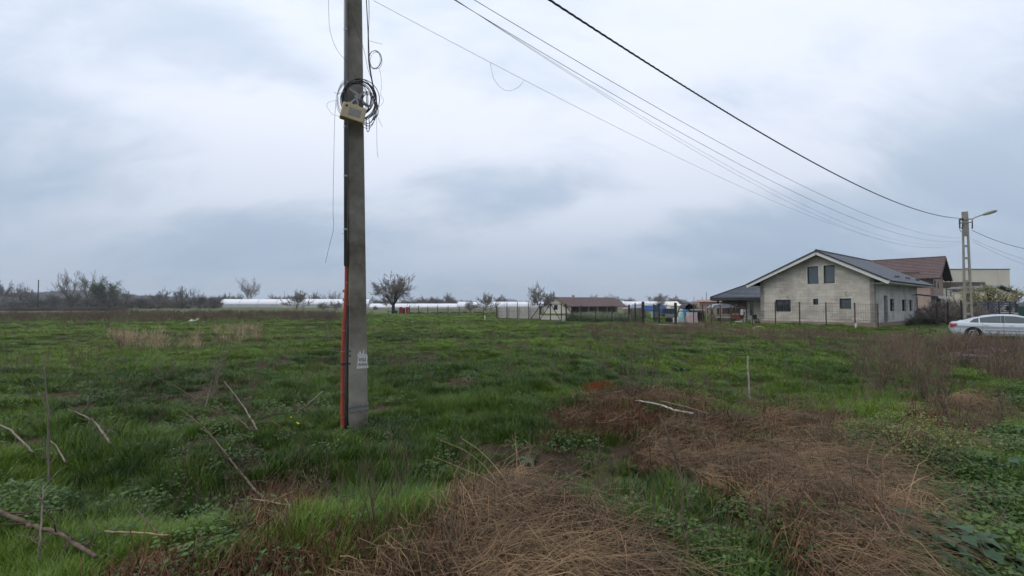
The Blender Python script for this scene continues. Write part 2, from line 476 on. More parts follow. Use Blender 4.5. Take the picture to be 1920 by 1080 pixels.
def window(parent, axis, val, outward, r, depth, fm, gm, mull=0, fw=.06, sill=None, name='window'):
    """frame part with pane sub-part set 'depth' into the wall"""
    u0, u1, z0, z1 = r
    def bx(mb, a0, a1, b0, b1, d0, d1):
        v0, v1 = val - outward * d0, val - outward * d1
        if axis == 0: mb.b2(v0, v1, a0, a1, b0, b1)
        else: mb.b2(a0, a1, v0, v1, b0, b1)
    f = MB()
    bx(f, u0, u0 + fw, z0, z1, depth, depth + .07); bx(f, u1 - fw, u1, z0, z1, depth, depth + .07)
    bx(f, u0 + fw, u1 - fw, z0, z0 + fw, depth, depth + .068); bx(f, u0 + fw, u1 - fw, z1 - fw, z1, depth, depth + .068)
    for k in range(mull):
        c = u0 + (u1 - u0) * (k + 1) / (mull + 1); bx(f, c - fw * .6, c + fw * .6, z0 + fw, z1 - fw, depth + .002, depth + .066)
    fo = f.build(name, fm, parent)
    g = MB(); bx(g, u0 + fw, u1 - fw, z0 + fw, z1 - fw, depth + .03, depth + .045); g.build('pane', gm, fo)
    return fo

def tiled_slope(p_eave0, p_eave1, p_top0, p_top1, row=.35, wave=.22, amp=.028, step=.022, thick=.05):
    """metal tile sheet between an eave line and a ridge line (quad or triangle), modelled relief"""
    e0, e1, t0, t1 = map(Vector, (p_eave0, p_eave1, p_top0, p_top1))
    Lu = (e1 - e0).length; up = ((t0 + t1) / 2 - (e0 + e1) / 2); Lv = up.length
    nrm = (e1 - e0).cross(up).normalized()
    if nrm.z < 0: nrm = -nrm
    nu = max(2, int(Lu / wave) * 4); rows = max(1, int(Lv / row))
    vs = []; fs = []
    vv = []
    for k in range(rows):
        vv += [(k / rows, step), ((k + 1) / rows - 1e-4, 0.0)]
    for (v, hh) in vv:
        a = e0.lerp(t0, v); b = e1.lerp(t1, v)
        for i in range(nu + 1):
            u = i / nu
            x = a.lerp(b, u); d = (x - e0).dot((e1 - e0).normalized())
            w = abs(math.sin(PI * d / wave)) ** .6
            vs.append(x + nrm * (hh + amp * w))
    n = nu + 1
    for j in range(len(vv) - 1):
        for i in range(nu): fs.append((j * n + i, j * n + i + 1, (j + 1) * n + i + 1, (j + 1) * n + i))
    mb = MB(); mb.add(vs, fs)
    # underside
    q = [e0 - nrm * thick, e1 - nrm * thick, t1 - nrm * thick, t0 - nrm * thick]
    mb.add(q, [(3, 2, 1, 0)])
    for a, b in ((e0, e1), (e1, t1), (t0, e0)):
        mb.add([a - nrm * thick, b - nrm * thick, b + nrm * .01, a + nrm * .01], [(0, 1, 2, 3)])
    return mb

def block_courses(m, ax):
    """faint block courses showing through thin render"""
    nt = m.node_tree; N, L = nt.nodes, nt.links; b = N['Principled BSDF']
    src = b.inputs['Base Color'].links[0].from_socket
    tc = N.new('ShaderNodeTexCoord'); sp = N.new('ShaderNodeSeparateXYZ'); cb = N.new('ShaderNodeCombineXYZ'); L.new(tc.outputs['Object'], sp.inputs[0])
    L.new(sp.outputs[ax], cb.inputs[0]); L.new(sp.outputs[2], cb.inputs[1])
    t = N.new('ShaderNodeTexBrick'); L.new(cb.outputs[0], t.inputs[0]); t.inputs['Scale'].default_value = 1; t.inputs['Brick Width'].default_value = .6; t.inputs['Row Height'].default_value = .25; t.inputs['Mortar Size'].default_value = .02; t.inputs['Mortar Smooth'].default_value = .6
    t.inputs['Color1'].default_value = (.86, .86, .86, 1); t.inputs['Color2'].default_value = (1.06, 1.05, 1.04, 1); t.inputs['Mortar'].default_value = (.73, .72, .71, 1)
    n = N.new('ShaderNodeTexNoise'); n.inputs['Scale'].default_value = .7; n.inputs['Detail'].default_value = 4; L.new(tc.outputs['Object'], n.inputs[0])
    r = N.new('ShaderNodeMapRange'); L.new(n.outputs[0], r.inputs[0]); r.inputs[1].default_value = .38; r.inputs[2].default_value = .6
    m1 = N.new('ShaderNodeMix'); m1.data_type = 'RGBA'; L.new(r.outputs[0], m1.inputs[0]); m1.inputs[6].default_value = (1, 1, 1, 1); L.new(t.outputs[0], m1.inputs[7])
    m2 = N.new('ShaderNodeMix'); m2.data_type = 'RGBA'; m2.blend_type = 'MULTIPLY'; m2.inputs[0].default_value = 1; L.new(src, m2.inputs[6]); L.new(m1.outputs[2], m2.inputs[7]); L.new(m2.outputs[2], b.inputs['Base Color'])
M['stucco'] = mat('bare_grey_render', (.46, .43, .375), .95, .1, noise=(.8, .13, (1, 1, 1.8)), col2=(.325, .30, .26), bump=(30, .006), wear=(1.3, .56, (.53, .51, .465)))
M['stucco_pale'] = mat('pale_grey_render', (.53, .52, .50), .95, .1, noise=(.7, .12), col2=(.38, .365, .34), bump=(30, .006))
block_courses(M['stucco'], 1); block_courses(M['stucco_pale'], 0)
M['plinth'] = mat('stained_plinth', (.27, .215, .185), .95, .1, noise=(1.2, .2), col2=(.19, .15, .13), bump=(30, .006))
M['trim_dark'] = mat('anthracite_trim', (.03, .034, .042), .5, .4)
M['fascia'] = mat('pale_fascia', (.52, .52, .50), .7, .3, noise=(1, .3), col2=(.44, .44, .42))
M['grey_tile'] = mat('grey_metal_tile', (.085, .095, .115), .5, .4, noise=(1.5, .25), col2=(.06, .068, .085))
M['brown_tile'] = mat('brown_metal_tile', (.125, .083, .08), .6, .3, noise=(1.5, .25), col2=(.085, .058, .056))
M['pink_brick'] = mat('raw_pink_brick', (.35, .265, .23), .95, .1, noise=(2, .2), col2=(.27, .205, .175), bump=(20, .01))
M['cream'] = mat('cream_render', (.60, .56, .475), .95, .1, noise=(.5, .25), col2=(.50, .465, .39), bump=(30, .004))
M['white_wall'] = mat('white_lime_wall', (.78, .72, .63), .95, .1, noise=(.6, .25), col2=(.62, .56, .47))
M['brown_band'] = mat('brown_cladding', (.12, .085, .075), .8, .2, noise=(3, .2), col2=(.075, .055, .05))
M['frame_dark'] = mat('anthracite_window_frame', (.02, .022, .026), .45, .4)
def glass_mat(name, col, rough=.06):
    m = mat(name, col, rough, .8); return m
M['glass_dark'] = glass_mat('dark_window_glass', (.012, .015, .018))
M['glass_pale'] = glass_mat('sky_lit_window_glass', (.05, .065, .075), .05)
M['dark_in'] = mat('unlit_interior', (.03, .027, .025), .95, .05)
M['wood'] = mat('weathered_wood', (.26, .19, .13), .9, .1, noise=(4, .2), col2=(.14, .10, .07))
M['wood_dark'] = mat('dark_wood', (.08, .06, .048), .9, .1, noise=(4, .2), col2=(.045, .035, .03))
M['old_board'] = mat('old_timber_board', (.33, .28, .22), .9, .1, noise=(4, .2), col2=(.20, .165, .13))

# ------------------------------------------------------------------ GREY HOUSE
S_ = Vector((.768, .64, 0)); G_ = Vector((-.64, .768, 0)); RZ = math.atan2(.64, .768)
def grey_house():
    o = Vector((25.6, 34.1, 0)); fr = Frame(o, RZ)
    h = thing('house', 'unfinished grey rendered house with dark tiled gable roof and white fascia', 'house', o, RZ)
    W, D, E = 7.81, 12.8, 3.56
    RY, RZt = 3.45, 5.55
    ztop = lambda y: E + (RZt - E) * (y / RY if y < RY else (W - y) / (W - RY))
    g = lambda *a: fr.rect(*a, 0, 0.0)
    s = lambda *a: fr.rect(*a, 1, 0.0)
    up = [g(1513.5, 500, 1535, 532), g(1544, 498, 1565.5, 531)]
    lo = [g(1454, 562, 1483, 584.5), g(1524.5, 560, 1534.5, 571.5), g(1574, 559.5, 1596.5, 579)]
    wall_mb(0, W, .34, ztop, up + lo, .3, 0, 0.0, -1, (RY,)).build('front_wall', M['stucco'], h)
    door = s(1657, 554, 1665.5, 606); sw = [s(1668.5, 560, 1677, 583.5), s(1691, 561.5, 1699, 583.5), s(1705, 562, 1711.5, 583.5)]
    door = (door[0], door[1], .34, door[3])
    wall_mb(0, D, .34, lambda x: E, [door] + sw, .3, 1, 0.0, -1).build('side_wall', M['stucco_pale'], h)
    b = MB(); b.b2(0, .3, 0, 0, 0, 0)
    w3 = wall_mb(0, W, .34, ztop, [], .3, 0, D, 1, (RY,)); w3.build('rear_wall', M['stucco'], h)
    wall_mb(0, D, .34, lambda x: E, [], .3, 1, W, 1).build('side_wall', M['stucco'], h)
    p = MB(); p.b2(-.03, D + .03, -.03, W + .03, -.3, .34); p.build('plinth', M['plinth'], h)
    fl = MB(); fl.b2(.3, D - .3, .3, W - .3, .36, .45); fl.build('floor_slab', M['dark_in'], h)
    for r in up: window(h, 0, 0.0, -1, r, .10, M['frame_dark'], M['glass_pale'], fw=.07)
    window(h, 0, 0.0, -1, lo[0], .12, M['frame_dark'], M['glass_dark'], 1, fw=.06)
    window(h, 0, 0.0, -1, lo[1], .12, M['frame_dark'], M['glass_dark'], 0, fw=.05)
    window(h, 0, 0.0, -1, lo[2], .12, M['frame_dark'], M['glass_pale'], 0, fw=.07)
    for r in sw: window(h, 1, 0.0, -1, r, .12, M['frame_dark'], M['glass_dark'], 0, fw=.05)
    # render reveals round the openings, 15 mm proud
    for r in up + lo:
        t = MB(); e = .06
        t.b2(-.018, .002, r[0] - e, r[0], r[2] - e, r[3] + e); t.b2(-.018, .002, r[1], r[1] + e, r[2] - e, r[3] + e)
        t.b2(-.0175, .002, r[0], r[1], r[3], r[3] + e); t.b2(-.0175, .002, r[0], r[1], r[2] - e, r[2])
        t.build('window_surround', M['stucco_pale'], h)
    dm = MB(); dm.b2(door[0], door[1], .2, .25, door[2], door[3]); d_ = dm.build('door', M['trim_dark'], h)
    hd = MB(); hd.bar((door[1] - .12, .17, 1.3), (door[1] - .12, .17, 1.5), .03); hd.build('handle', M['steel'], d_)
    # roof: two tiled slopes with overhangs
    ox, ov = .55, 0.95      # gable overhang, eave overhang along the slope's plan
    kr = (RZt - E) / RY; kl = (RZt - E) / (W - RY)
    z0 = .14
    ridge0 = (-ox, RY, RZt + z0); ridge1 = (D + .5, RY, RZt + z0)
    er0 = (-ox, -ov, E - kr * ov * .72 + z0); er1 = (D + .9, -ov, E - kr * ov * .72 + z0)
    el0 = (-ox, W + ov * .9, E - kl * ov * .9 + z0); el1 = (D + .9, W + ov * .9, E - kl * ov * .9 + z0)
    tiled_slope(er0, er1, ridge0, ridge1).build('tiled_slope', M['grey_tile'], h)
    tiled_slope(el1, el0, ridge1, ridge0).build('tiled_slope', M['grey_tile'], h)
    rd = MB(); rd.tube([(-ox - .02, RY, RZt + z0 + .05), (D + .5, RY, RZt + z0 + .05)], .09, 8); rd.build('ridge_cap', M['trim_dark'], h)
    for e0, rg in ((er0, ridge0), (el0, ridge0)):
        a = Vector(e0) + Vector((-.02, 0, -.16)); b_ = Vector(rg) + Vector((-.02, 0, -.16))
        f = MB(); f.bar(a, b_, .24, .04, up=(1, 0, 0)); f.build('fascia_board', M['fascia'], h)
        f = MB(); f.bar(a + Vector((-.03, 0, .17)), b_ + Vector((-.03, 0, .17)), .11, .05, up=(1, 0, 0)); f.build('rake_flashing', M['trim_dark'], h)
        # soffit under the gable overhang
        q = MB(); q.add([a + Vector((.03, 0, -.02)), b_ + Vector((.03, 0, -.02)), b_ + Vector((ox, 0, -.02)), a + Vector((ox, 0, -.02))], [(0, 1, 2, 3)])
        q.add([a + Vector((.03, 0, .0)), b_ + Vector((.03, 0, .0)), b_ + Vector((ox, 0, .0)), a + Vector((ox, 0, .0))], [(3, 2, 1, 0)])
        q.build('soffit', M['wood_dark'], h)
    for a, b_ in ((er0, er1), (el0, el1)):
        sg = -1 if a[1] < 0 else 1
        f = MB(); f.bar(Vector(a) + Vector((0, 0, -.10)), Vector(b_) + Vector((0, 0, -.10)), .03, .16, up=(0, 0, 1)); f.build('fascia_board', M['fascia'], h)
        gt = MB(); gt.tube([Vector(a) + Vector((0, sg * .07, -.03)), Vector(b_) + Vector((0, sg * .07, -.03))], .07, 8); gt.build('gutter', M['trim_dark'], h)
        # soffit boards under the eave
        zz = a[2] - .17
        q = MB(); q.b2(-ox + .04, D + .4, min(a[1], a[1] - sg * 1.0), max(a[1], a[1] - sg * 1.0), zz - .02, zz); q.build('soffit', M['fascia'], h)
    for (x, t) in ((4.2, .16), (7.6, .16), (10.6, .14)):
        y = er0[1] + (RY - er0[1]) * t; z = er0[2] + (RZt + z0 - er0[2]) * t + .09
        q = MB(); q.bar((x, y, z), (x + 1.5, y, z), .03, .07); q.bar((x, y - .03, z + .06), (x + 1.5, y - .03, z + .06), .03); q.build('snow_guard', M['trim_dark'], h)
    # loose cable tails and a lamp bracket on the wall
    for (px, py, dz) in ((1467, 551, .5), (1479, 560, .2), (1588.5, 557, .42)):
        c = fr.pick(px, py, 0, 0.0)
        q = MB(); q.tube([(0.01, c.y, c.z), (-.10, c.y + .03, c.z + .1), (-.11, c.y + .12, c.z + dz * .6), (-.03, c.y + .02, c.z + dz)], .012, 5); q.build('cable_tail', M['cable_grey'], h)
    c = fr.pick(1653, 530, 1, 0.0)
    q = MB(); q.tube([(c.x, .02, c.z), (c.x, -.14, c.z + .03), (c.x, -.16, c.z - .1)], .02, 6); q.lathe((c.x, -.16, c.z - .2), [(.02, .1), (.07, .05), (.06, 0)], 10); q.build('wall_lamp', M['fascia'], h)
    c = fr.pick(1710, 554, 1, 0.0)
    q = MB(); q.bar((c.x, .02, c.z), (c.x, -.3, c.z + .05), .03); q.box((c.x, -.3, c.z + .06), (.12, .16, .08)); q.build('wall_bracket', M['dark_steel'], h)
    # foot of the wall: broken patches by the door
    return fr
HF = grey_house()

def porch():
    o = Vector((25.6, 34.1, 0)) + S_ * 12.9; fr = Frame(o, RZ)
    h = thing('porch', 'grey sloped porch on thick posts against the end of the grey rendered house', 'porch', o, RZ)
    mb = MB(); mb.add([(-.1, -1.4, 2.25), (3.0, -1.4, 2.25), (3.0, 3.4, 2.95), (-.1, 3.4, 2.95), (-.1, -1.4, 2.37), (3.0, -1.4, 2.37), (3.0, 3.4, 3.07), (-.1, 3.4, 3.07)],
                      [(3, 2, 1, 0), (4, 5, 6, 7), (0, 1, 5, 4), (1, 2, 6, 5), (2, 3, 7, 6), (3, 0, 4, 7)])
    mb.build('roof', M['grey_tile'], h)
    q = MB(); q.b2(-.12, 3.02, -1.47, -1.41, 2.16, 2.4); q.build('gutter', M['fascia'], h)
    for x, y in ((.5, -1.0), (2.7, -1.0), (2.7, 3.0)):
        q = MB(); q.b2(x - .14, x + .14, y - .14, y + .14, -.2, 2.3 + (y + 1) * .14); q.build('post', M['stucco'], h)
    q = MB(); q.b2(.02, 2.9, 2.9, 3.1, -.2, 2.85); q.build('back_wall', M['plinth'], h)
    q = MB(); q.b2(.02, .06, 0.0, 2.88, .0, 2.3); q.build('dark_interior_panel', M['dark_in'], h)  # near-black panel, the shade of the porch interior put into its colour
porch()

# ------------------------------------------------------------------ ANNEXE WITH LOW HIP ROOF
def annexe():
    Y0 = 50.0
    x0 = at(1332, 560, Y0).x; ze = at(1332, 559, Y0).z
    o = Vector((x0, Y0, 0)); rz = R(-25); fr = Frame(o, rz)
    h = thing('outbuilding', 'low pink brick outbuilding with dark hipped tile roof left of the grey house', 'outbuilding', o, rz)
    L, D = 7.0, 8.0; zt = 4.15
    a = (0, 0, ze); b = (L, 0, ze); c = (L, D, ze); d = (0, D, ze)
    r0 = (4.6, D / 2, zt); r1 = (5.0, D / 2, zt)
    tiled_slope(a, b, r0, r1, amp=.045, wave=.34, step=.04).build('tiled_slope', M['grey_tile'], h)
    tiled_slope(d, a, r0, r0, amp=.045, wave=.34, step=.04).build('tiled_slope', M['grey_tile'], h)
    tiled_slope(c, d, r1, r0, amp=.03, wave=.34).build('tiled_slope', M['grey_tile'], h)
    for q in (a, d):
        k = MB(); k.tube([Vector(q) + Vector((0, 0, .08)), Vector(r0) + Vector((0, 0, .08))], .08, 6); k.build('hip_cap', M['trim_dark'], h)
    k = MB(); k.tube([Vector(r0) + Vector((0, 0, .08)), Vector(r1) + Vector((0, 0, .08))], .08, 6); k.build('ridge_cap', M['trim_dark'], h)
    k = MB(); k.b2(0, L, -.06, .0, ze - .22, ze - .02); k.build('fascia_board', M['trim_dark'], h)
    k = MB(); k.b2(-.06, 0, 0, D, ze - .22, ze - .02); k.build('fascia_board', M['trim_dark'], h)
    k = MB(); k.b2(.05, L - .05, .05, D - .05, ze - .24, ze - .2); k.build('ceiling', M['wood_dark'], h)
    wins = [(4.0, 4.3, 1.0, 2.0)]
    wx = lambda px: fr.pick(px, 590, 1, 2.6).x
    # open bay on posts, pink brick wall behind
    wall_mb(1.0, wx(1405), -.3, lambda u: ze - .24, [], .25, 1, 2.6, -1).build('brick_wall', M['pink_brick'], h)
    for px in (1348, 1371, 1391):
        k = MB(); k.bar((wx(px), .5, -.3), (wx(px), .5, ze - .2), .2); k.build('post', M['wood_dark'], h)
    gw = fr.pick(1401, 590, 1, 1.0).x
    e0 = fr.pick(1406.5, 590, 1, 1.0).x
    wall_mb(gw, L, -.3, lambda u: ze - .24, [(e0, e0 + .32, .55, 2.0)], .25, 1, 1.0, -1).build('rendered_wall', M['stucco_pale'], h)
    window(h, 1, 1.0, -1, (e0, e0 + .32, .55, 2.0), .08, M['frame_dark'], M['glass_dark'], fw=.04)
    k = MB(); k.b2(gw, gw + .2, 1.25, 2.6, -.3, ze - .25); k.build('return_wall', M['stucco_pale'], h)
    for px in (1362, 1400):
        y = .14; 
        k = MB(); xx = wx(px); k.bar((xx, .9, ze + .36), (xx + 1.2, .9, ze + .36), .03, .08); k.build('snow_guard', M['trim_dark'], h)
annexe()

# ------------------------------------------------------------------ BROWN ROOFED HOUSE BEHIND
def brown_house():
    d = 58.0
    o = Vector(((1750 - 960) / F * d, d, 0)); fr = Frame(o, RZ)
    h = thing('house', 'two storey raw brick house with brown tile roof behind the grey house', 'house', o, RZ)
    L = 12.0; D = 6.2; E = fr.pick(1748, 516, 0, 0.0).z
    zr = at(1764, 486, 61.0).z
    # gable end faces -y (local y=0 plane), length runs along +y
    topf = lambda x: E + (zr - .25 - E) * (1 - abs(x - D / 2) / (D / 2))
    w = [fr.rect(1751.5, 526, 1754.5, 539, 1, 0.0), fr.rect(1758, 528.5, 1760.5, 541, 1, 0.0)]
    wall_mb(0, D, -.3, topf, w, .25, 1, 0.0, -1, (D / 2,)).build('gable_wall', M['pink_brick'], h)
    for r in w: window(h, 1, 0.0, -1, r, .08, M['frame_dark'], M['glass_dark'], fw=.05)
    wall_mb(0, L, -.3, lambda u: E, [], .25, 0, 0.0, -1).build('side_wall', M['pink_brick'], h)
    wall_mb(0, L, -.3, lambda u: E, [], .25, 0, D, 1).build('side_wall', M['pink_brick'], h)
    wall_mb(0, D, -.3, topf, [], .25, 1, L, 1, (D / 2,)).build('gable_wall', M['pink_brick'], h)
    k = (zr - E) / (D / 2); ov = .7
    a0 = (-ov, -.8, E - k * ov + .15); a1 = (-ov, L + .5, E - k * ov + .15); r0 = (D / 2, -.8, zr + .1); r1 = (D / 2, L + .5, zr + .1)
    b0 = (D + ov, -.8, E - k * ov + .15); b1 = (D + ov, L + .5, E - k * ov + .15)
    tiled_slope(a1, a0, r1, r0, amp=.045, wave=.36, step=.05).build('tiled_slope', M['brown_tile'], h)
    tiled_slope(b0, b1, r0, r1, amp=.03, wave=.36).build('tiled_slope', M['brown_tile'], h)
    q = MB(); q.tube([Vector(r0) + Vector((0, 0, .06)), Vector(r1) + Vector((0, 0, .06))], .1, 6); q.build('ridge_cap', M['brown_band'], h)
    for e in (a0, b0):
        q = MB(); q.bar(Vector(e) + Vector((0, -.02, -.12)), Vector(r0) + Vector((0, -.02, -.12)), .2, .04, up=(0, 1, 0)); q.build('fascia_board', M['brown_band'], h)
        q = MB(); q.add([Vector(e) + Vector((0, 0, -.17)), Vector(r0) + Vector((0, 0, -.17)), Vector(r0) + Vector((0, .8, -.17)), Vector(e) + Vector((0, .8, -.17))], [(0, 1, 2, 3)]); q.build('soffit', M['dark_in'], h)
    q = MB(); q.tube([(-ov - .06, -.8, E - k * ov + .12), (-ov - .06, L, E - k * ov + .12)], .08, 6); q.build('gutter', M['brown_band'], h)
    for y in (1.2, 5.0):
        q = MB(); q.bar((-.1, y, E - .1 + .5), (-.1, y + 2.6, E - .1 + .5), .05, .12); q.build('snow_guard', M['brown_band'], h)
    q = MB(); q.b2(-.03, -.002, .02, L, 1.0, 1.2); q.build('wall_band', M['brown_band'], h)
brown_house()

# ------------------------------------------------------------------ CREAM FLAT ROOFED BUILDING
def cream_building():
    d = 82.0
    A = at(1735, 505, d); B = at(1893, 505, d)
    zt = at(1893, 504, d).z
    h = thing('building', 'large cream rendered flat roofed building with brown band, at the right edge', 'building', (A.x, d, 0), 0)
    W = B.x - A.x
    q = MB(); q.b2(0, W, 0, 9, -.5, zt - .12); q.build('wall', M['cream'], h)
    q = MB(); q.b2(-.08, W + .08, -.08, 9.08, zt - .12, zt); q.build('roof_edge', M['brown_band'], h)
    x2 = at(1847, 530, d).x - A.x
    z0, z1 = at(1800, 540.5, d).z, at(1800, 529, d).z
    q = MB(); q.b2(.3, x2, -.06, -.002, z0, z1); q.build('brown_band', M['brown_band'], h)
    x3 = at(1872, 530, d).x - A.x
    q = MB(); q.tube([(x3, -.1, 0), (x3, -.1, zt - .2)], .07, 6); q.build('downpipe', M['cream'], h)
    # ladder
    xl, xr = at(1778.5, 520, d - 1).x, at(1787, 520, d - 1).x; z0, z1 = 3.0, at(1780, 508.5, d - 1).z
    l = thing('ladder', 'dark metal ladder fixed against the cream flat roofed building', 'ladder', (xl, d - .5, 0))
    for x in (0, xr - xl):
        q = MB(); q.b2(x - .05, x + .05, -.05, .05, z0, z1); q.build('rail', M['wood_dark'], l)
    n = 8
    for i in range(n):
        z = z0 + .25 + (z1 - z0 - .7) * i / (n - 1)
        q = MB(); q.b2(.05, xr - xl - .05, -.035, .035, z - .03, z + .03); q.build('rung', M['wood_dark'], l)
cream_building()

def right_shed():
    d = 60.0
    A = at(1868, 560, d); B = at(1906, 560, d); C = at(1913, 554, d); T = at(1872, 537, d)
    h = thing('outbuilding', 'small ochre building with dark sloping roof edge at the right, behind the olive tree', 'outbuilding', (A.x, d, 0), 0)
    x1 = B.x - A.x; xe = C.x - A.x; xt = T.x - A.x
    q = MB(); q.add([(0, y, -.5) for y in (0, 6)] + [(x1, y, -.5) for y in (0, 6)] + [(x1, y, C.z + .1) for y in (0, 6)] + [(0, y, T.z - .2) for y in (0, 6)], [(0, 2, 4, 6), (1, 7, 5, 3), (2, 3, 5, 4), (0, 6, 7, 1)]); q.build('wall', M['cream'], h)
    q = MB(); v = [(xe, C.z), (xt, T.z), (xt - .7, T.z - .3)]
    q.add([(x, y, z + o) for o in (0, .16) for x, z in v for y in (-.4, 6.4)], [(0, 1, 3, 2), (2, 3, 5, 4), (6, 8, 9, 7), (8, 10, 11, 9), (0, 2, 8, 6), (2, 4, 10, 8), (0, 6, 7, 1), (4, 5, 11, 10), (1, 7, 9, 3), (3, 9, 11, 5)]); q.build('roof', M['grey_tile'], h)
right_shed()

# ------------------------------------------------------------------ WHITE HOUSE WITH LONG BROWN ROOF
def farm_house():
    d = 125.0
    L0 = at(1021, 575, d + 1); 
    zb = -.55
    A = at(1021, 575, d); B = at(1061, 575, d); C = at(1176, 575, d)
    h = thing('farmhouse', 'long low white farmhouse with brown tile roof behind the mesh fence', 'farmhouse', (A.x, d, 0), 0)
    W = B.x - A.x; L = C.x - A.x; ze = at(1061, 574, d).z; zr = at(1041, 556.5, d).z
    w = W
    # gable facing the camera on the left, roof running back to the right as an L
    topf = lambda x: ze + (zr - ze) * (1 - abs(x - w * .5) / (w * .5))
    gw = (w * .44, w * .44 + .95, ze - .95, ze + .35)
    wall_mb(0, w, zb - .3, topf, [gw], .3, 1, 0.0, -1, (w / 2,)).build('gable_wall', M['white_wall'], h)
    window(h, 1, 0.0, -1, gw, .1, M['frame_dark'], M['glass_dark'], fw=.06)
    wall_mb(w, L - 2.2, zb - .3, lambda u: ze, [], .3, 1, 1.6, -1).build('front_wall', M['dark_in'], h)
    for i in range(6):
        x = w + 1.2 + i * (L - w - 4.0) / 5
        q = MB(); q.b2(x - .13, x + .13, .1, .36, zb, ze); q.build('porch_post', M['wood'] if i else M['white_wall'], h)
    q = MB(); q.b2(w, w + 1.0, .3, .5, zb - .2, ze); q.build('wall_return', M['white_wall'], h)
    q = MB(); q.b2(w + 1.4, w + 2.6, 1.5, 1.55, zb + .2, ze - .3); q.build('door', M['wood_dark'], h)
    # roofs
    wl = -.5
    tiled_slope((wl, -.5, ze - .25), (wl, 8, ze - .25), (w / 2, -.5, zr), (w / 2, 8, zr), wave=.6, amp=.05, row=.6, step=.05).build('tiled_slope', M['brown_tile'], h)
    tiled_slope((w + .5, 8, ze - .25), (w + .5, -.5, ze - .25), (w / 2, 8, zr), (w / 2, -.5, zr), wave=.6, amp=.05, row=.6, step=.05).build('tiled_slope', M['brown_tile'], h)
    tiled_slope((w * .9, -.45, ze - .1), (L, -.45, ze - .1), (w / 2, 4.2, zr), (L - 2.6, 4.2, zr - .15), wave=.6, amp=.05, row=.6, step=.05).build('tiled_slope', M['brown_tile'], h)
    q = MB(); q.add([(L, -.45, ze - .1), (L, 8.5, ze - .1), (L - 2.6, 4.2, zr - .15)], [(0, 1, 2)]); q.add([(L, -.45, ze - .12), (L, 8.5, ze - .12), (L - 2.6, 4.2, zr - .17)], [(2, 1, 0)]); q.build('hip_slope', M['brown_tile'], h)
    for sx in (wl, w + .5):
        q = MB(); q.bar((sx, -.55, ze - .3), (w / 2, -.55, zr - .05), .22, .06, up=(0, 1, 0)); q.build('fascia_board', M['wood'], h)
    q = MB(); q.b2(L * .35, L * .35 + .7, 3.2, 3.8, zr - .8, zr + .5); q.build('chimney', M['pink_brick'], h)
farm_house()

# ------------------------------------------------------------------ POLYTUNNELS
M['film'] = mat('polytunnel_film', (.72, .72, .76), .45, .4, noise=(.15, .3, (1, .2, 2)), col2=(.58, .58, .62))
M['film_base'] = mat('polytunnel_side_film', (.46, .46, .48), .5, .3, noise=(.3, .25), col2=(.34, .35, .36))
M['white_sheet'] = mat('white_roof_sheet', (.74, .71, .66), .6, .3, noise=(.3, .3), col2=(.62, .58, .52))
def polytunnel(x0, x1, y, hgt, dep, zb, label):
    h = thing('polytunnel', label, 'polytunnel', (x0, y, zb), 0, 'long white polytunnels across the field')
    L = x1 - x0; n = 12
    prof = [(0, 0)] + [(dep / 2 - dep / 2 * math.cos(PI * k / n), hgt * .38 + hgt * .62 * math.sin(PI * k / n)) for k in range(n + 1)] + [(dep, 0)]
    m = MB()
    N = max(2, int(L / 6)); vs = []; fs = []
    upper = prof[1:-1]
    for i in range(N + 1):
        for k, (yy, zz) in enumerate(upper):
            sag = -.04 * (i % 2)
            vs.append((L * i / N, yy, zz + sag))
    c = len(upper)
    for i in range(N):
        for k in range(c - 1): fs.append((i * c + k, (i + 1) * c + k, (i + 1) * c + k + 1, i * c + k + 1))
    m.add(vs, fs); m.build('film_cover', M['film'], h, smooth=True)
    m = MB(); m.b2(0, L, -.02, .02, 0, hgt * .37); m.b2(0, L, dep - .02, dep + .02, 0, hgt * .37); m.build('side_sheet', M['film_base'], h)
    for x, s in ((0, -1), (L, 1)):
        m = MB(); m.add([(x, p[0], p[1]) for p in prof], [tuple(range(len(prof)))]); m.build('end_wall', M['film_base'], h)
    nh = max(2, int(L / 9))
    for i in range(nh + 1):
        m = MB(); m.tube([(L * i / nh, p[0], p[1] + (.05 if 0 < k < len(prof) - 1 else 0)) for k, p in enumerate(prof[:9])], .07, 4); m.build('hoop', M['steel'], h)
def pt(pxa, pxb, ytop, ybase, d, label, dep=9):
    a, b = at(pxa, ybase, d), at(pxb, ybase, d)
    polytunnel(a.x, b.x, d, at(pxa, ytop, d).z - a.z, dep, a.z, label)
pt(413, 691, 560.5, 576.5, 262, 'longest white polytunnel far across the field, left of the concrete post')
pt(692, 862, 569, 580.5, 235, 'low white polytunnel far behind the big bare walnut tree')
pt(857, 1034, 565.5, 580, 225, 'pale polytunnel behind the bushes left of the brown roofed farmhouse')
pt(1168, 1274, 565.0, 577, 230, 'whitish polytunnel to the right of the brown roofed farmhouse', 8)

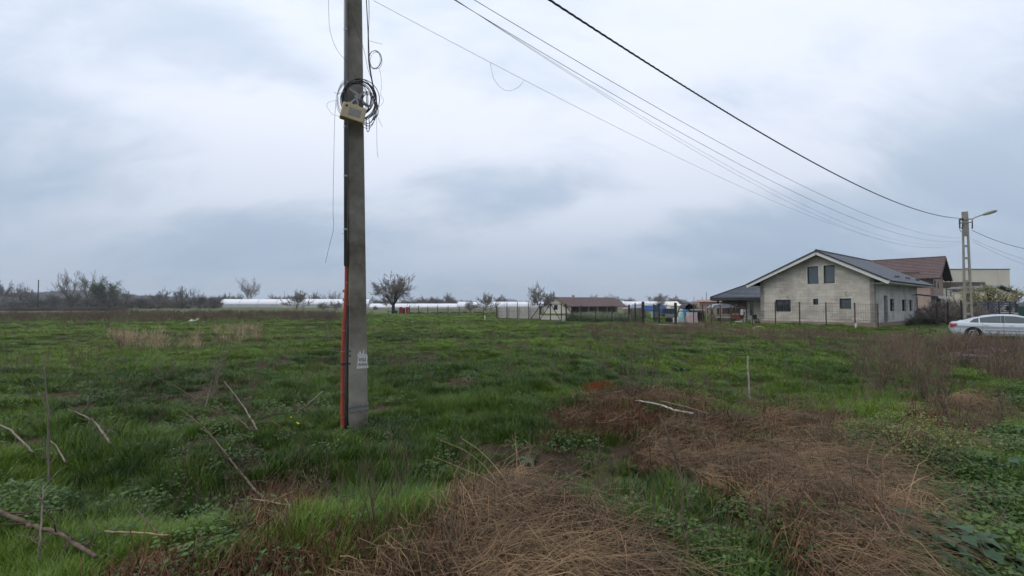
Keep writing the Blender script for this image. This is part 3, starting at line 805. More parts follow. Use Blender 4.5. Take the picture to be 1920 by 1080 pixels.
# low red roofed house far behind the outbuilding
def far_red():
    d = 96.0; A = at(1309, 575, d); B = at(1352, 575, d)
    h = thing('shed', 'far low shed with faded red roof left of the dark hipped roof', 'shed', (A.x, d, 0))
    L = B.x - A.x + 6
    q = MB(); q.b2(.2, L, 0, 4, -.5, at(1320, 565, d).z); q.build('wall', M['pink_brick'], h)
    z0, z1 = at(1320, 565.5, d).z, at(1320, 561.5, d).z
    q = MB(); q.add([(0, -.4, z0), (L, -.4, z0), (L, 3, z1), (.8, 3, z1), (0, -.4, z0 - .1), (L, -.4, z0 - .1), (L, 3, z1 - .1), (.8, 3, z1 - .1)], [(0, 1, 2, 3), (7, 6, 5, 4), (4, 5, 1, 0), (5, 6, 2, 1), (6, 7, 3, 2), (7, 4, 0, 3)])
    q.build('roof', mat('faded_red_roof', (.26, .09, .08), .8, .2, noise=(.8, .3), col2=(.33, .25, .22)), h)
far_red()
def far_small():
    d = 150.0; A = at(1262, 575, d); B = at(1275, 575, d)
    h = thing('shed', 'far white roofed shed right of the whitish polytunnel', 'shed', (A.x - 1, d, 0))
    L = B.x - A.x + 2; z0, z1 = at(1265, 573, d).z, at(1265, 565.5, d).z
    q = MB(); q.b2(.2, L - .2, 0, 4, -1, z0); q.build('wall', M['white_wall'], h)
    q = MB(); q.add([(0, -.4, z0), (L, -.4, z0), (L - 1.6, 3, z1), (-.6, 3, z1), (0, -.4, z0 - .1), (L, -.4, z0 - .1), (L - 1.6, 3, z1 - .1), (-.6, 3, z1 - .1)], [(0, 1, 2, 3), (7, 6, 5, 4), (4, 5, 1, 0), (5, 6, 2, 1), (6, 7, 3, 2), (7, 4, 0, 3)])
    q.build('roof', M['white_sheet'], h)
far_small()

# ------------------------------------------------------------------ HILLS
def hills():
    pts = [(-320, 546), (-150, 548), (0, 549), (60, 548), (100, 545), (140, 543), (200, 548), (250, 553), (300, 556), (350, 560), (420, 563), (520, 567), (700, 569), (1000, 570), (1400, 570), (1800, 570), (2300, 570)]
    d = 780.0
    vs = []; fs = []
    xs = np.linspace(pts[0][0], pts[-1][0], 220)
    zs = np.interp(xs, [p[0] for p in pts], [p[1] for p in pts])
    prof = [(-160, -.5), (-110, .18), (-50, .7), (0, 1.0), (60, .9), (300, .6), (900, -.02)]
    for x, z in zip(xs, zs):
        P = at(x, z, d); top = max(P.z, 1.5)
        for (dy, k) in prof:
            vs.append((P.x * (1 + dy / d * .6), d + dy, (top - 5 * min(1, top / 20)) * k + (float(vnoise(P.x, dy, 40, 5)) - .5) * 3 * max(k, 0)))
    c = len(prof)
    for i in range(len(xs) - 1):
        for k in range(c - 1): fs.append((i * c + k, (i + 1) * c + k, (i + 1) * c + k + 1, i * c + k + 1))
    m = MB(); m.add(vs, fs)
    o = m.build('hills', mat('wooded_hillside', (.045, .052, .035), .95, .05, noise=(.03, .25), col2=(.075, .075, .05)), smooth=True)
    tag(o, kind='structure')
    return pts, d
HILL = hills()

# ================================================================== NEAR POLE
def ladder_pole(name, label, loc, rz, H_, wb, wt, db, dt, rung_z, mat_, cap_from):
    """two concrete legs joined by rungs; w = across the solid side, d = leg to leg"""
    h = thing(name, label, 'utility pole', loc, rz)
    W = lambda z: wb + (wt - wb) * z / H_
    D = lambda z: db + (dt - db) * z / H_
    lw = lambda z: D(z) * .27
    n = 24
    for s in (-1, 1):
        m = MB(); vs = []
        for i in range(n + 1):
            z = -.6 + (H_ + .6) * i / n; zz = max(z, 0)
            w, d, l = W(zz) / 2, D(zz) / 2, lw(zz)
            a, b = s * d, s * (d - l)
            c = .012
            vs += [(-w + c, a, z), (w - c, a, z), (w, a - s * c, z), (w, b, z), (-w, b, z), (-w, a - s * c, z)]
        fs = []
        for i in range(n):
            for k in range(6):
                k2 = (k + 1) % 6
                q = (i * 6 + k, i * 6 + k2, (i + 1) * 6 + k2, (i + 1) * 6 + k)
                fs.append(q if s < 0 else q[::-1])
        fs += [tuple(range(6)), tuple(n * 6 + k for k in range(6))]
        m.add(vs, fs); m.build('concrete_leg', mat_, h)
    for z, t in rung_z:
        w, d = W(z) / 2 - .012, D(z) / 2 - lw(z) + .002
        m = MB(); m.b2(-w, w, -d, d, z - t / 2, z + t / 2); m.build('rung', mat_, h)
    w, d = W(H_) / 2 - .006, D(H_) / 2 - lw(H_) + .004
    m = MB(); m.b2(-w, w, -d, d, cap_from, H_ - .004); m.build('solid_head', mat_, h)
    return h, W, D

NPX, NPY = -2.01, 6.25
NR = R(21)
def near_pole():
    z0 = H(NPX, NPY) - .02
    h, W, D = ladder_pole('utility_pole', 'near weathered concrete pole rising out of the grass, with strapped pipes and torn notice', (NPX, NPY + .12, z0), NR, 8.3,
                          .226, .160, .40, .26, [(0.55, .5), (1.30, .14), (2.0, .3), (2.75, .16), (3.5, .2), (4.25, .16), (5.0, .2), (5.75, .2)], M['concrete'], 6.4)
    h.rotation_euler = (0, R(-1.1), NR)
    # steel straps round the foot and the middle
    for z in (.27, .33):
        w, d = W(z) / 2 + .006, D(z) / 2 + .006
        m = MB()
        m.bar((-w, -d, z + .01), (w, -d, z + .02), .006, .022, up=(0, 0, 1)); m.bar((-w, -d, z + .01), (-w, d, z), .006, .022, up=(0, 0, 1))
        m.bar((w, -d, z + .02), (w, d, z), .006, .022, up=(0, 0, 1)); m.bar((w, d, z), (-w, d, z), .006, .022, up=(0, 0, 1))
        m.build('steel_strap', M['steel'], h)
    fr = Frame((NPX, NPY + .12, z0), NR)
    front = lambda z: -D(z) / 2
    # bolts / holes on the solid face edge
    for z in (.98, 1.04):
        m = MB(); m.lathe((-W(z) / 2 + .01, front(z) - .001, z), [(.012, -.006), (.012, .004)], 8, 'y'); m.build('bolt', M['dark_steel'], h)
    # side local x of the pipes: left of the pole in the gap between the legs
    def lp(px, py, off=-.02):   # pixel -> local point on the plane just left of the pole's left face
        return fr.pick(px, py, 0, 0) if False else None
    def side(px, py, x):        # local point with local x given
        o = fr.loc((0, 0, CAMH)); d = fr.mi @ Vector(ray(px, py)); t = (x - o.x) / d.x
        return o + d * t
    def front_pt(px, py, y):
        o = fr.loc((0, 0, CAMH)); d = fr.mi @ Vector(ray(px, py)); t = (y - o.y) / d.y
        return o + d * t
    # dark steel conduit, whole height
    g = thing('steel_conduit', 'long grey steel conduit running up the left side of the near concrete pole', 'conduit', (NPX, NPY + .12, z0), NR)
    a = front_pt(648.2, 470, -.19); b = front_pt(648.0, 0, -.165)
    dirv = (b - a); top = a + dirv * 1.55; low = a + dirv * -.06
    m = MB(); m.tube([low, top], .0225, 10); m.build('pipe', M['pipe'], g, smooth=True)
    for py in (55, 238, 330, 430):
        k = front_pt(648.1, py, -.19 + .025 * (470 - py) / 470); m = MB(); m.tube([k - Vector((0, 0, .012)), k + Vector((0, 0, .012))], .026, 10); m.build('clamp_ring', M['steel'], g)
    m = MB(); o_ = Vector((.034, .03, 0)); m.tube([low + o_, top + o_], .009, 6); m.build('dark_strip', M['cable'], g)
    # red corrugated tube
    g = thing('corrugated_tube', 'faded red corrugated tube strapped to the left side of the near pole', 'conduit', (NPX, NPY + .12, z0), NR)
    path = [(650.5, 451), (650, 490), (649.5, 540), (648, 570), (645, 610), (643, 655), (642.5, 700), (642, 760), (642.5, 806)]
    P = [front_pt(x, y, -.145) for x, y in path]
    fine = []
    for i in range(len(P) - 1):
        for k in range(24): fine.append(P[i].lerp(P[i + 1], k / 24))
    fine.append(P[-1])
    m = MB(); m.tube(fine, [.0225 + (.0032 if i % 2 else 0) for i in range(len(fine))], 10); m.build('tube', M['red_pipe'], g, smooth=True)
    for y in (468, 530, 620, 659, 688, 735, 782, 797):
        x = np.interp(y, [p[1] for p in path], [p[0] for p in path])
        k = front_pt(x, y, -.145); m = MB(); m.tube([k - Vector((0, 0, .005)), k + Vector((0, 0, .005))], .028, 8); m.build('cable_tie', M['steel'], g)
    # grey and blue-grey cables beside it
    for nm, lab, xs, r, mt, yy in (('cable', 'thick grey cable beside the red corrugated tube on the near pole', ((651.5, 572), (649, 640), (648, 700), (648.5, 806)), .014, M['cable_grey'], -.11),
                                   ('cable', 'thin blue grey cable between the grey cable and the near concrete pole', ((653, 560), (652.5, 640), (651.5, 700), (652, 806)), .007, M['cable'], -.08)):
        m = MB(); m.tube([front_pt(x, y, yy) for x, y in xs], r, 8)
        o = m.build(nm, mt, None, smooth=True); o.location = (NPX, NPY + .12, z0); o.rotation_euler = (0, 0, NR); tag(o, lab, 'cable')
    # dark strap holding the pipes
    for py in (682,):
        a = front_pt(641, py, -.18); b = front_pt(660, py - 1, front(1.0) - .004)
        m = MB(); m.bar(a, b, .008, .02, up=(0, 0, 1)); m.build('pipe_bracket', M['dark_steel'], h)
    for py in (545, 562):
        a = front_pt(648, py, -.12); b = front_pt(658, py, -.10); m = MB(); m.bar(a, b, .02, .03, up=(0, 0, 1)); m.build('pipe_bracket', M['steel'], h)
    # torn notice
    yf = lambda p: front(max(p.z, 0)) - .004
    def fp(px, py):
        p = front_pt(px, py, -.185); return front_pt(px, py, front(p.z) - .004)
    out = [(668.5, 691.6), (670.2, 678), (671.2, 671), (670.3, 667), (671.5, 660.5), (673, 664), (674.5, 658), (676.5, 660), (677.6, 665), (680, 662), (682.3, 654.5), (683.2, 657), (682, 662), (684.3, 664), (686.5, 663), (689, 666), (689.4, 671), (688.4, 676), (689.5, 683), (691.0, 690)]
    n_ = thing('paper_notice', 'torn whitish paper notice pasted on the near concrete pole', 'notice', (NPX, NPY + .12, z0), NR)
    pts = [fp(*q) for q in out]
    m = MB(); c = fp(679.5, 677)
    vs = [c] + pts; m.add(vs, [(0, i + 1, (i + 1) % len(pts) + 1) for i in range(len(pts))])
    m.add([v + Vector((0, .002, 0)) for v in vs], [(0, (i + 1) % len(pts) + 1, i + 1) for i in range(len(pts))])
    for i in range(len(pts)):
        j = (i + 1) % len(pts); m.add([pts[i], pts[j], pts[j] + Vector((0, .002, 0)), pts[i] + Vector((0, .002, 0))], [(0, 1, 2, 3)])
    m.build('sheet', M['paper'], n_)
    def text(s, px, py, hpx, wpx):
        cu = bpy.data.curves.new('lettering', 'FONT'); cu.body = s; cu.size = 1; cu.extrude = .02; cu.offset = .012
        to = bpy.data.objects.new('lettering', cu); COL.objects.link(to)
        bpy.context.view_layer.update()
        me = bpy.data.meshes.new_from_object(to.evaluated_get(bpy.context.evaluated_depsgraph_get()))
        bpy.data.objects.remove(to)
        xs = [v.co.x for v in me.vertices]; ys = [v.co.y for v in me.vertices]
        p0 = fp(px, py); p1 = fp(px + wpx, py); p2 = fp(px, py - hpx)
        sx = (p1 - p0).length / (max(xs) - min(xs)); sy = (p2 - p0).length / (max(ys) - min(ys))
        ex = (p1 - p0).normalized(); ez = (p2 - p0).normalized(); x0, y0 = min(xs), min(ys)
        for v in me.vertices:
            v.co = p0 + ex * (v.co.x - x0) * sx + ez * (v.co.y - y0) * sy + Vector((0, -.0012 + v.co.z * -.02, 0))
        me.materials.clear(); me.materials.append(M['ink'])
        o = obj('lettering', me, n_)
        return o
    text('ISI', 674, 677.3, 6.2, 11.5)
    text('AHAN', 671.5, 686, 5.6, 17.2)
    return h, fr, front_pt, side, front
NP, NF, fpt, sidep, nfront = near_pole()

def pole_gear():
    loc = (NPX, NPY + .12, H(NPX, NPY) - .02)
    rnd = random.Random(4)
    def top(name, lab, cat, group=None): return thing(name, lab, cat, loc, NR, group)
    # beige box, tilted
    g = top('junction_box', 'beige plastic junction box hanging tilted on the near concrete pole', 'junction box')
    y = -.42
    c00, c10, c11, c01 = (fpt(*q, y) for q in ((644, 189), (688.5, 204), (680, 234.5), (635.5, 217.5)))
    c = (c00 + c10 + c11 + c01) / 4
    ex = (c10 - c00); ez = (c00 - c01); w = ex.length; hh = ez.length
    ex.normalize(); ez = (ez - ex * ez.dot(ex)).normalized(); ey = ez.cross(ex)
    rot = Matrix((ex, ey, ez)).transposed()
    m = MB(); m.box(c + ey * .045, (w, .075, hh), rot); m.build('case', M['box'], g, bevel=.012)
    m = MB(); m.box(c - ey * .008, (w * .97, .03, hh * .95), rot); m.build('lid', M['box'], g, bevel=.012)
    m = MB(); m.box(c - ey * .0245 + ex * .02, (w * .5, .003, hh * .45), rot); m.build('label_plate', mat('faded_label', (.30, .29, .25), .8, .2, noise=(40, .2), col2=(.2, .2, .19)), g)
    m = MB(); m.box(c - ey * .0245 + ex * -.09 + ez * .055, (.028, .004, .028), rot); m.build('emblem', M['dark_steel'], g)
    for k in (-.6, 0.2):
        m = MB(); m.box(c - ey * .006 + ex * (w * .35 * k) + ez * (hh * .5), (.05, .03, .018), rot); m.build('latch', M['box'], g, bevel=.003)
    # bracket arms behind
    g = top('coil_bracket', 'crossed galvanised bracket arms holding the cable coil on the near pole', 'bracket')
    for a, b in (((649, 151), (686, 196)), ((655, 165), (680, 190)), ((683, 172), (658, 192)), ((660, 160), (672, 196))):
        m = MB(); m.bar(fpt(*a, -.30), fpt(*b, -.30), .02, .006, up=(0, 1, 0)); m.build('arm', M['steel'], g)
    # coils
    def coil(g, cx, cy, rx, ry, n, r, mt, y0=-.30, name='cable_loop', jit=.06):
        for i in range(n):
            ph = rnd.random() * 6.28; kx = 1 + rnd.uniform(-jit, jit); ky = 1 + rnd.uniform(-jit, jit); dx = rnd.uniform(-2, 2); dy = rnd.uniform(-2, 2)
            pts = []
            for k in range(37):
                a = ph + 2 * PI * k / 36 * .985
                wob = 1 + .02 * math.sin(3 * a + i)
                pts.append(fpt(cx + dx + rx * kx * wob * math.cos(a), cy + dy + ry * ky * wob * math.sin(a), y0 + .05 * math.sin(a + i) + rnd.uniform(-.004, .004)))
            m = MB(); m.tube(pts, r, 5); m.build(name, mt, g, smooth=True)
    g = top('cable_coil', 'thick black cable coil hung behind the beige box on the near pole', 'cable coil')
    coil(g, 674, 188, 33, 39, 6, .0052, M['cable'], jit=.09)
    coil(g, 669, 185, 27, 32, 4, .0055, M['cable'], jit=.12)
    coil(g, 661, 186, 28, 36, 5, .0025, M['cable_grey'], jit=.1)
    coil(g, 690, 205, 14, 30, 5, .0035, M['cable'], jit=.2)
    g = top('wire_coil', 'small loose loop of thin wire right of the near pole, above the black coil', 'wire coil')
    coil(g, 703.5, 112.5, 11.5, 16.5, 5, .0022, M['cable'], jit=.05)
    # hanging wires
    def wire(lab, pts, r=.0022, y=-.3, mt=None, n=6, name='hanging_wire'):
        q = []
        P = [Vector(p).to_3d() for p in pts]
        for i in range(len(P) - 1):
            p0, p1, p2, p3 = P[max(i - 1, 0)], P[i], P[i + 1], P[min(i + 2, len(P) - 1)]
            for k in range(n):
                t = k / n
                v = .5 * ((2 * p1) + (p2 - p0) * t + (2 * p0 - 5 * p1 + 4 * p2 - p3) * t * t + (3 * p1 - p0 - 3 * p2 + p3) * t ** 3)
                q.append(fpt(v.x, v.y, y))
        q.append(fpt(P[-1].x, P[-1].y, y))
        m = MB(); m.tube(q, r, 5)
        o = m.build(name, mt or M['cable'], None, smooth=True); o.location = loc; o.rotation_euler = (0, 0, NR)
        tag(o, lab, 'wire')
    wire('thin wire bowing out left of the near pole top and back to the grey conduit', [(616, -60), (616.5, 30), (620, 62), (630, 90), (645, 110), (652, 118)])
    wire('long thin wire hanging down left of the near pole, ending beside the red tube', [(630, 190), (627.5, 225), (626, 290), (625, 350), (624.5, 400), (625.5, 428), (619, 455), (610, 493)], .0022)
    wire('thin loose loop sticking out left of the beige box', [(637, 218), (625, 215), (615, 204), (613, 196), (620, 190), (634, 189)], .0018)
    wire('black cable pair dropping along the right edge of the near pole into the coil', [(684, -60), (688, 20), (690, 60), (691, 110), (695, 140), (702, 175), (708, 200), (708, 215), (700, 225)], .0065)
    wire('second black cable twisting down the right edge of the near pole', [(690, -60), (692, 20), (691, 60), (692, 90), (693.5, 120), (698, 150), (704, 180), (706, 210), (697, 228)], .004)
    wire('thin wire crossing the face of the near pole above the coil', [(655, -20), (660, 30), (670, 60), (680, 85), (686, 110), (690, 130), (697, 150)], .0025, y=-.27)
    wire('thin wire slanting down the middle of the near pole face', [(655, 40), (657, 80), (658, 120), (664, 142), (672, 150)], .002, y=-.27)
    wire('thin wire sticking out right of the near pole like a barb', [(691, 76), (705, 80), (718, 83)], .002)
    wire('thin wire trailing from the small loop down past the coil on the right', [(711, 128), (714, 142), (715, 160), (714, 178), (719, 187), (717, 194), (708, 203)], .0018)
    wire('thin wire hanging free right of the near pole below the coil', [(706, 215), (706.5, 250), (707, 280), (709, 296)], .002)
    wire('short wire end poking out right below the coil', [(709, 220), (713, 230), (717, 237)], .002)
    wire('thick cable tails looping below the beige box on the right', [(687, 222), (687, 240), (690, 247), (693, 240), (692, 224)], .005)
    wire('short barbed wire end left of the cable coil', [(645, 172), (633, 176), (626, 172)], .002)
    wire('thin wire end poking out left of the red tube top', [(650, 446), (646, 440), (641, 437)], .0018)
    m = MB(); m.tube([fpt(679, 194, -.33), fpt(686, 196, -.33), fpt(692, 200, -.33)], .018, 6)
    o = m.build('cable_gland', M['steel'], None); o.location = loc; o.rotation_euler = (0, 0, NR); tag(o, 'metal cable splice between the beige box and the coil', 'cable splice')
pole_gear()

# ================================================================== FAR POLE + LAMP
FPY = 35.0
def far_pole():
    X = at(1817, 600, FPY).x
    zt = at(1813, 397, FPY).z
    a = proj(X, FPY, 0)[1]
    zr = [at(1815, y, FPY).z for y in (461.5, 484, 504.5, 527.5, 547.5, 568.5, 588, 604)]
    rz = math.atan2(-(X), FPY) * .35   # nearly face on
    h, W, D = ladder_pole('utility_pole', 'far ladder shaped concrete pole standing behind the silver car', (X - .05, FPY, -.1), R(57), zt + .1,
                          .30, .20, .52, .33, [(z + .1, .15) for z in zr], M['concrete_far'], at(1815, 443, FPY).z + .1)
    fr = None
    for py in (411.5, 417.5):
        z = at(1813, py, FPY).z + .1; w, d = W(z) / 2 + .02, D(z) / 2 + .18
        m = MB(); m.bar((w, -d, z), (w, d, z), .05, .05); m.bar((-w, -d, z), (-w, d, z), .05, .05); m.build('clamp_bar', M['steel'], h)
    # left insulator bracket
    m = MB()
    pA = at(1799.5, 411, FPY - .3)
    m.tube([at(1806, 411, FPY - .2), pA, at(1799.5, 427, FPY - .3), at(1804, 428.5, FPY - .3), at(1806, 421, FPY - .3)], .045, 6)
    o = m.build('cable_bracket', M['dark_steel']); tag(o, 'dark bent cable bracket at the top left of the far ladder pole', 'bracket')
    m = MB(); m.tube([at(1799, 428, FPY - .3), at(1801, 434, FPY - .3), at(1805, 435, FPY - .3), at(1807, 432, FPY - .3)], .02, 5)
    o = m.build('hanging_wire', M['cable_grey']); tag(o, 'small grey wire loop under the bracket of the far ladder pole', 'wire')
    # street lamp
    B = at(1823.5, 421, FPY - .1)
    l = thing('street_lamp', 'street lamp on a thin arm at the top right of the far ladder pole', 'street lamp', B, 0)
    rel = lambda px, py: at(px, py, FPY - .1) - B
    m = MB(); m.tube([rel(1823, 429), rel(1823, 412), rel(1824.5, 409.5), rel(1829, 407.5), rel(1845, 402)], .04, 8); m.build('arm', M['steel'], l, smooth=True)
    m = MB()
    a, b = rel(1842, 402.8), rel(1869, 394.8)
    m.tube([a, a.lerp(b, .15), a.lerp(b, .5), a.lerp(b, .9), b], [.05, .10, .12, .09, .04], 8); m.build('lamp_head', M['concrete_far'], l, smooth=True)
    m = MB(); m.tube([a.lerp(b, .45) - Vector((0, 0, .06)), a.lerp(b, .92) - Vector((0, 0, .05))], [.07, .06], 8); m.build('lamp_glass', M['glass_pale'], l)
far_pole()

# ================================================================== OVERHEAD LINES
def overhead():
    def line(lab, A, B, sag, r, n=60, twist=False, cat='cable', mt=None):
        A, B = Vector(A), Vector(B)
        pts = []
        for i in range(n + 1):
            t = i / n; p = A.lerp(B, t); p.z -= 4 * sag * t * (1 - t); pts.append(p)
        h = MB()
        if twist:
            L = (B - A).length; N = 900
            for k in range(3):
                q = []
                for i in range(N + 1):
                    t = i / N; p = A.lerp(B, t); p.z -= 4 * sag * t * (1 - t)
                    a = t * L / .55 * 2 * PI + k * 2 * PI / 3
                    dirv = (B - A).normalized(); s = dirv.cross(Vector((0, 0, 1))).normalized(); u = s.cross(dirv)
                    q.append(p + (s * math.cos(a) + u * math.sin(a)) * r)
                h.tube(q, r * .95, 4)
        else: h.tube(pts, r, 5)
        o = h.build('overhead_cable', mt or M['cable'], None, smooth=True)
        tag(o, lab, cat)
        return o
    bx = 32.69
    line('thick twisted black overhead cable, highest of those reaching the far pole', (-1.737, 6.565, 7.369), (bx - .1, 34.7, 7.85), 1.125, .0115, twist=True)
    line('thin overhead cable directly below the thick twisted one', (-2.056, 6.789, 6.917), (bx, 35, 6.48), 1.131, .0055)
    line('thin overhead cable, third from the top at mid span', (-1.821, 6.96, 6.69), (bx - .02, 35, 6.25), 1.29, .005)
    line('faint overhead cable sagging just below the third one', (-1.915, 6.725, 6.695), (bx - .1, 35, 6.13), 1.788, .0028)
    line('faint overhead cable close beside the third one near the top of the picture', (-1.80, 6.95, 6.72), (bx - .1, 35, 6.2), 1.62, .0028)
    line('lowest overhead cable, starting at the side of the near pole', (-1.83, 6.25, 5.62), (bx - .12, 35, 5.98), 1.28, .0026)
    # loose loop on the lowest cable
    A, B = Vector((-1.83, 6.25, 5.62)), Vector((bx - .12, 35, 5.98))
    t0 = None
    def onl(t): p = A.lerp(B, t); p.z -= 4 * 1.28 * t * (1 - t); return p
    best = min((abs(proj(*onl(t))[0] - 920), t) for t in np.linspace(.01, .5, 400))[1]; best2 = min((abs(proj(*onl(t))[0] - 984), t) for t in np.linspace(.01, .5, 400))[1]
    p, q = onl(best), onl(best2)
    pts = [p]
    for (x, y, k) in ((925, 147, .1), (935, 161, .3), (946, 169, .5), (957, 170.5, .65), (966, 167, .8), (974, 162, .9)):
        pts.append(at(x, y, p.y + (q.y - p.y) * k))
    pts.append(q)
    m = MB(); m.tube(pts, .0022, 5); o = m.build('hanging_wire', M['cable'], None, smooth=True); tag(o, 'thin slack loop hanging off the lowest overhead cable near mid picture', 'wire')
    # to the right of the far pole
    C1 = at(1823, 432, 34.8)
    line('dark cable dropping right from the far pole, the thickest of the three', C1, at(2080, 470, 30), .75, .016)
    line('thin cable dropping right from the far pole, middle of three', at(1823, 448, 35), at(2110, 520, 30), .55, .008, mt=M['cable_grey'])
    line('thin cable dropping right from the far pole, lowest of three', at(1823, 452, 35), at(2110, 535, 30), .62, .008, mt=M['cable_grey'])
overhead()

# ================================================================== FAR WOODEN POLES
for px, yt, yb, r, lab in ((70.5, 525, 577, .16, 'dark wooden pole standing alone before the left tree line'), (341, 536, 577, .13, 'thin wooden pole left of the polytunnel'),
                           (533, 545, 562, .11, 'thin distant pole sticking up behind the longest polytunnel'), (1119, 551, 560, .12, 'tiny distant pole above the brown farmhouse roof'),
                           (1301, 556, 566, .07, 'thin distant pole left of the dark hipped roof'), (1317, 556, 566, .07, 'second thin distant pole left of the dark hipped roof'), (1324.5, 548, 566, .09, 'tallest of the distant poles beside the dark hipped roof')):
    d = {70.5: 190, 341: 190, 533: 400, 1119: 250, 1301: 200, 1317: 190, 1324.5: 170}[px]
    b = at(px, yb, d); b.z = min(b.z, 0.3) - .5
    m = MB(); m.tube([(0, 0, 0), (0, 0, at(px, yt, d).z - b.z)], [r * 1.25, r], 6)
    o = m.build('wooden_pole', M['wood_dark'], None, smooth=True, loc=b); tag(o, lab, 'pole', 'distant bare poles')

# ================================================================== FENCES
M['post_dark'] = mat('dark_fence_post', (.03, .027, .027), .8, .2)
M['post_brown'] = mat('rusty_fence_post', (.09, .065, .05), .85, .2, noise=(4, .3), col2=(.05, .038, .03))
M['panel'] = mat('pale_concrete_panel', (.43, .41, .385), .9, .1, noise=(1.5, .22), col2=(.33, .31, .29))
def fence(label, p0, p1, posts, hgt, pr, mt, wires=(0.1, .5, .9), mesh=None, post_over=0.06, zoff=0.0, group=None, name='wire_fence'):
    p0, p1 = Vector(p0), Vector(p1); p0.z = p1.z = 0
    h = thing(name, label, 'fence', p0, 0, group)
    v = p1 - p0
    zz = lambda t: H(p0.x + v.x * t, p0.y + v.y * t) + zoff
    for t in posts:
        q = v * t
        m = MB(); m.b2(-pr, pr, -pr, pr, -.3, hgt + post_over); m.build('post', mt, h, loc=(q.x, q.y, zz(t)))
    ts = [min(posts), max(posts)]; n = max(2, len(posts))
    fine = np.linspace(ts[0], ts[1], n * 2)
    for w in wires:
        m = MB(); m.tube([(v.x * t, v.y * t, zz(t) + hgt * w) for t in fine], .009, 4); m.build('strand', mt, h)
    if mesh:
        L = v.length * (ts[1] - ts[0]); m = MB()
        k = int(L / mesh)
        for i in range(k + 1):
            t = ts[0] + (ts[1] - ts[0]) * i / k
            m.bar((v.x * t, v.y * t, zz(t) + .05), (v.x * t, v.y * t, zz(t) + hgt), .005)
        for j in range(int(hgt / mesh) + 1):
            m.tube([(v.x * t, v.y * t, zz(t) + .05 + j * mesh) for t in fine], .003, 3)
        o = m.build('wire_mesh', mt, h); tag(o, kind='stuff')
    return h, v, zz
def tpar(p0, p1, px):
    """parameter on p0..p1 seen in the photo at column px"""
    a = (px - 960) / F
    dx, dy = p1[0] - p0[0], p1[1] - p0[1]
    return (a * p0[1] - p0[0]) / (dx - a * dy)
# long mesh fence with pale panels, gate, field bays
A0 = gp(931, 599.5); A1 = gp(1178, 606)
A0.z = A1.z = 0
tA = [tpar(A0, A1, x) for x in (932, 950.5, 970, 991)]
fence('dark mesh fence with pale concrete panels left of the mesh gate', A0, A1, tA + [tpar(A0, A1, 1012)], 1.75, .035, M['post_brown'], mesh=.2)
def panels():
    h = thing('panel_fence', 'pale concrete panel fence behind the dark mesh posts', 'fence', A0)
    v = A1 - A0
    n = v.normalized(); back = Vector((-n.y, n.x, 0)) * .25
    xs = [932, 950.5, 970, 991, 1011]
    for a, b in zip(xs[:-1], xs[1:]):
        ta, tb = tpar(A0, A1, a), tpar(A0, A1, b)
        for k in range(4):
            p, q = v * (ta + .004) + back, v * (tb - .004) + back
            z = .22 + k * .27
            m = MB(); m.bar(p + Vector((0, 0, z + .125)), q + Vector((0, 0, z + .125)), .05, .25, up=(0, 0, 1)); m.build('panel', M['panel'], h)
        q = v * ta + back; m = MB(); m.b2(-.07, .07, -.07, .07, -.3, 1.35); m.build('post', M['panel'], h, loc=(q.x, q.y, 0))
panels()
def gate():
    h = thing('gate', 'wide mesh gate with dark frame and diagonal braces left of the farmhouse', 'gate', A0)
    v = A1 - A0
    P = lambda px, z: v * tpar(A0, A1, px) + Vector((0, 0, z))
    for x in (1012, 1032, 1052.5, 1061):
        m = MB(); m.bar(P(x, -.3), P(x, 1.75), .09); m.build('post', M['post_dark'], h)
    for a, b in ((1012, 1032), (1032, 1052.5)):
        for z in (.12, 1.7):
            m = MB(); m.bar(P(a, z), P(b, z), .05); m.build('rail', M['post_dark'], h)
    for (a, za, b, zb) in ((1012, .1, 1031, 1.65), (1033, 1.65, 1051, .1), (993, .0, 1011, 1.4), (1063, 1.4, 1085, .05)):
        m = MB(); m.bar(P(a, za), P(b, zb), .06); m.build('brace', M['post_dark'], h)
    m = MB()
    for i in range(24):
        x = 1012 + i * 49 / 24; m.bar(P(x, .1), P(x, 1.7), .007)
    for j in range(8): m.bar(P(1012, .1 + j * .22), P(1061, .1 + j * .22), .006)
    tag(m.build('wire_mesh', M['post_dark'], h), kind='stuff')
    for a, b in ((1013, 1031), (1033, 1060)):
        m = MB(); m.bar(P(a, .32), P(b, .32), .03, .5, up=(0, 0, 1)); m.build('sheet_panel', M['panel'], h)
gate()
fence('mesh fence in front of the pale green field right of the gate', A0, A1, [tpar(A0, A1, x) for x in (1062, 1089, 1117, 1147, 1178)], 1.55, .035, M['post_brown'], mesh=.2)
fence('grey wooden post fence by the polytunnels, left of the pale panels', at(768, 590, 78), at(931, 590, 62), np.linspace(0, 1, 9), 1.4, .045, M['post_brown'], wires=(.2, .6, .95), mesh=.3)
# black fence turning towards the camera, with stout gate posts
B0, B1 = gp(1180, 604), gp(1206, 611)
B2 = gp(1267, 613)
fence('black mesh fence turning towards the field beside the farmyard gate', B0, B1, [0, .5, 1], 1.7, .05, M['post_dark'], mesh=.12)
fence('black mesh farmyard gate between two stout posts', B1, B2, [0, 1], 1.75, .085, M['post_dark'], wires=(.03, .95), mesh=.12, name='mesh_gate')
fence('inner black mesh fence along the farmyard', at(1226, 600, 47), at(1236, 600, 41), [0, 1], 1.7, .045, M['post_dark'], mesh=.12)
C0, C1_ = gp(1267, 613), gp(1650, 617.5)
pp = [1300, 1317, 1333, 1350, 1370, 1410, 1453, 1498.5, 1548, 1602, 1645]
fence('long thin wire fence on rusty posts in front of the grey house', C0, C1_, [tpar(C0, C1_, x) for x in pp], 1.72, .03, M['post_brown'], wires=(.08, .33, .65, .98), mesh=.14)
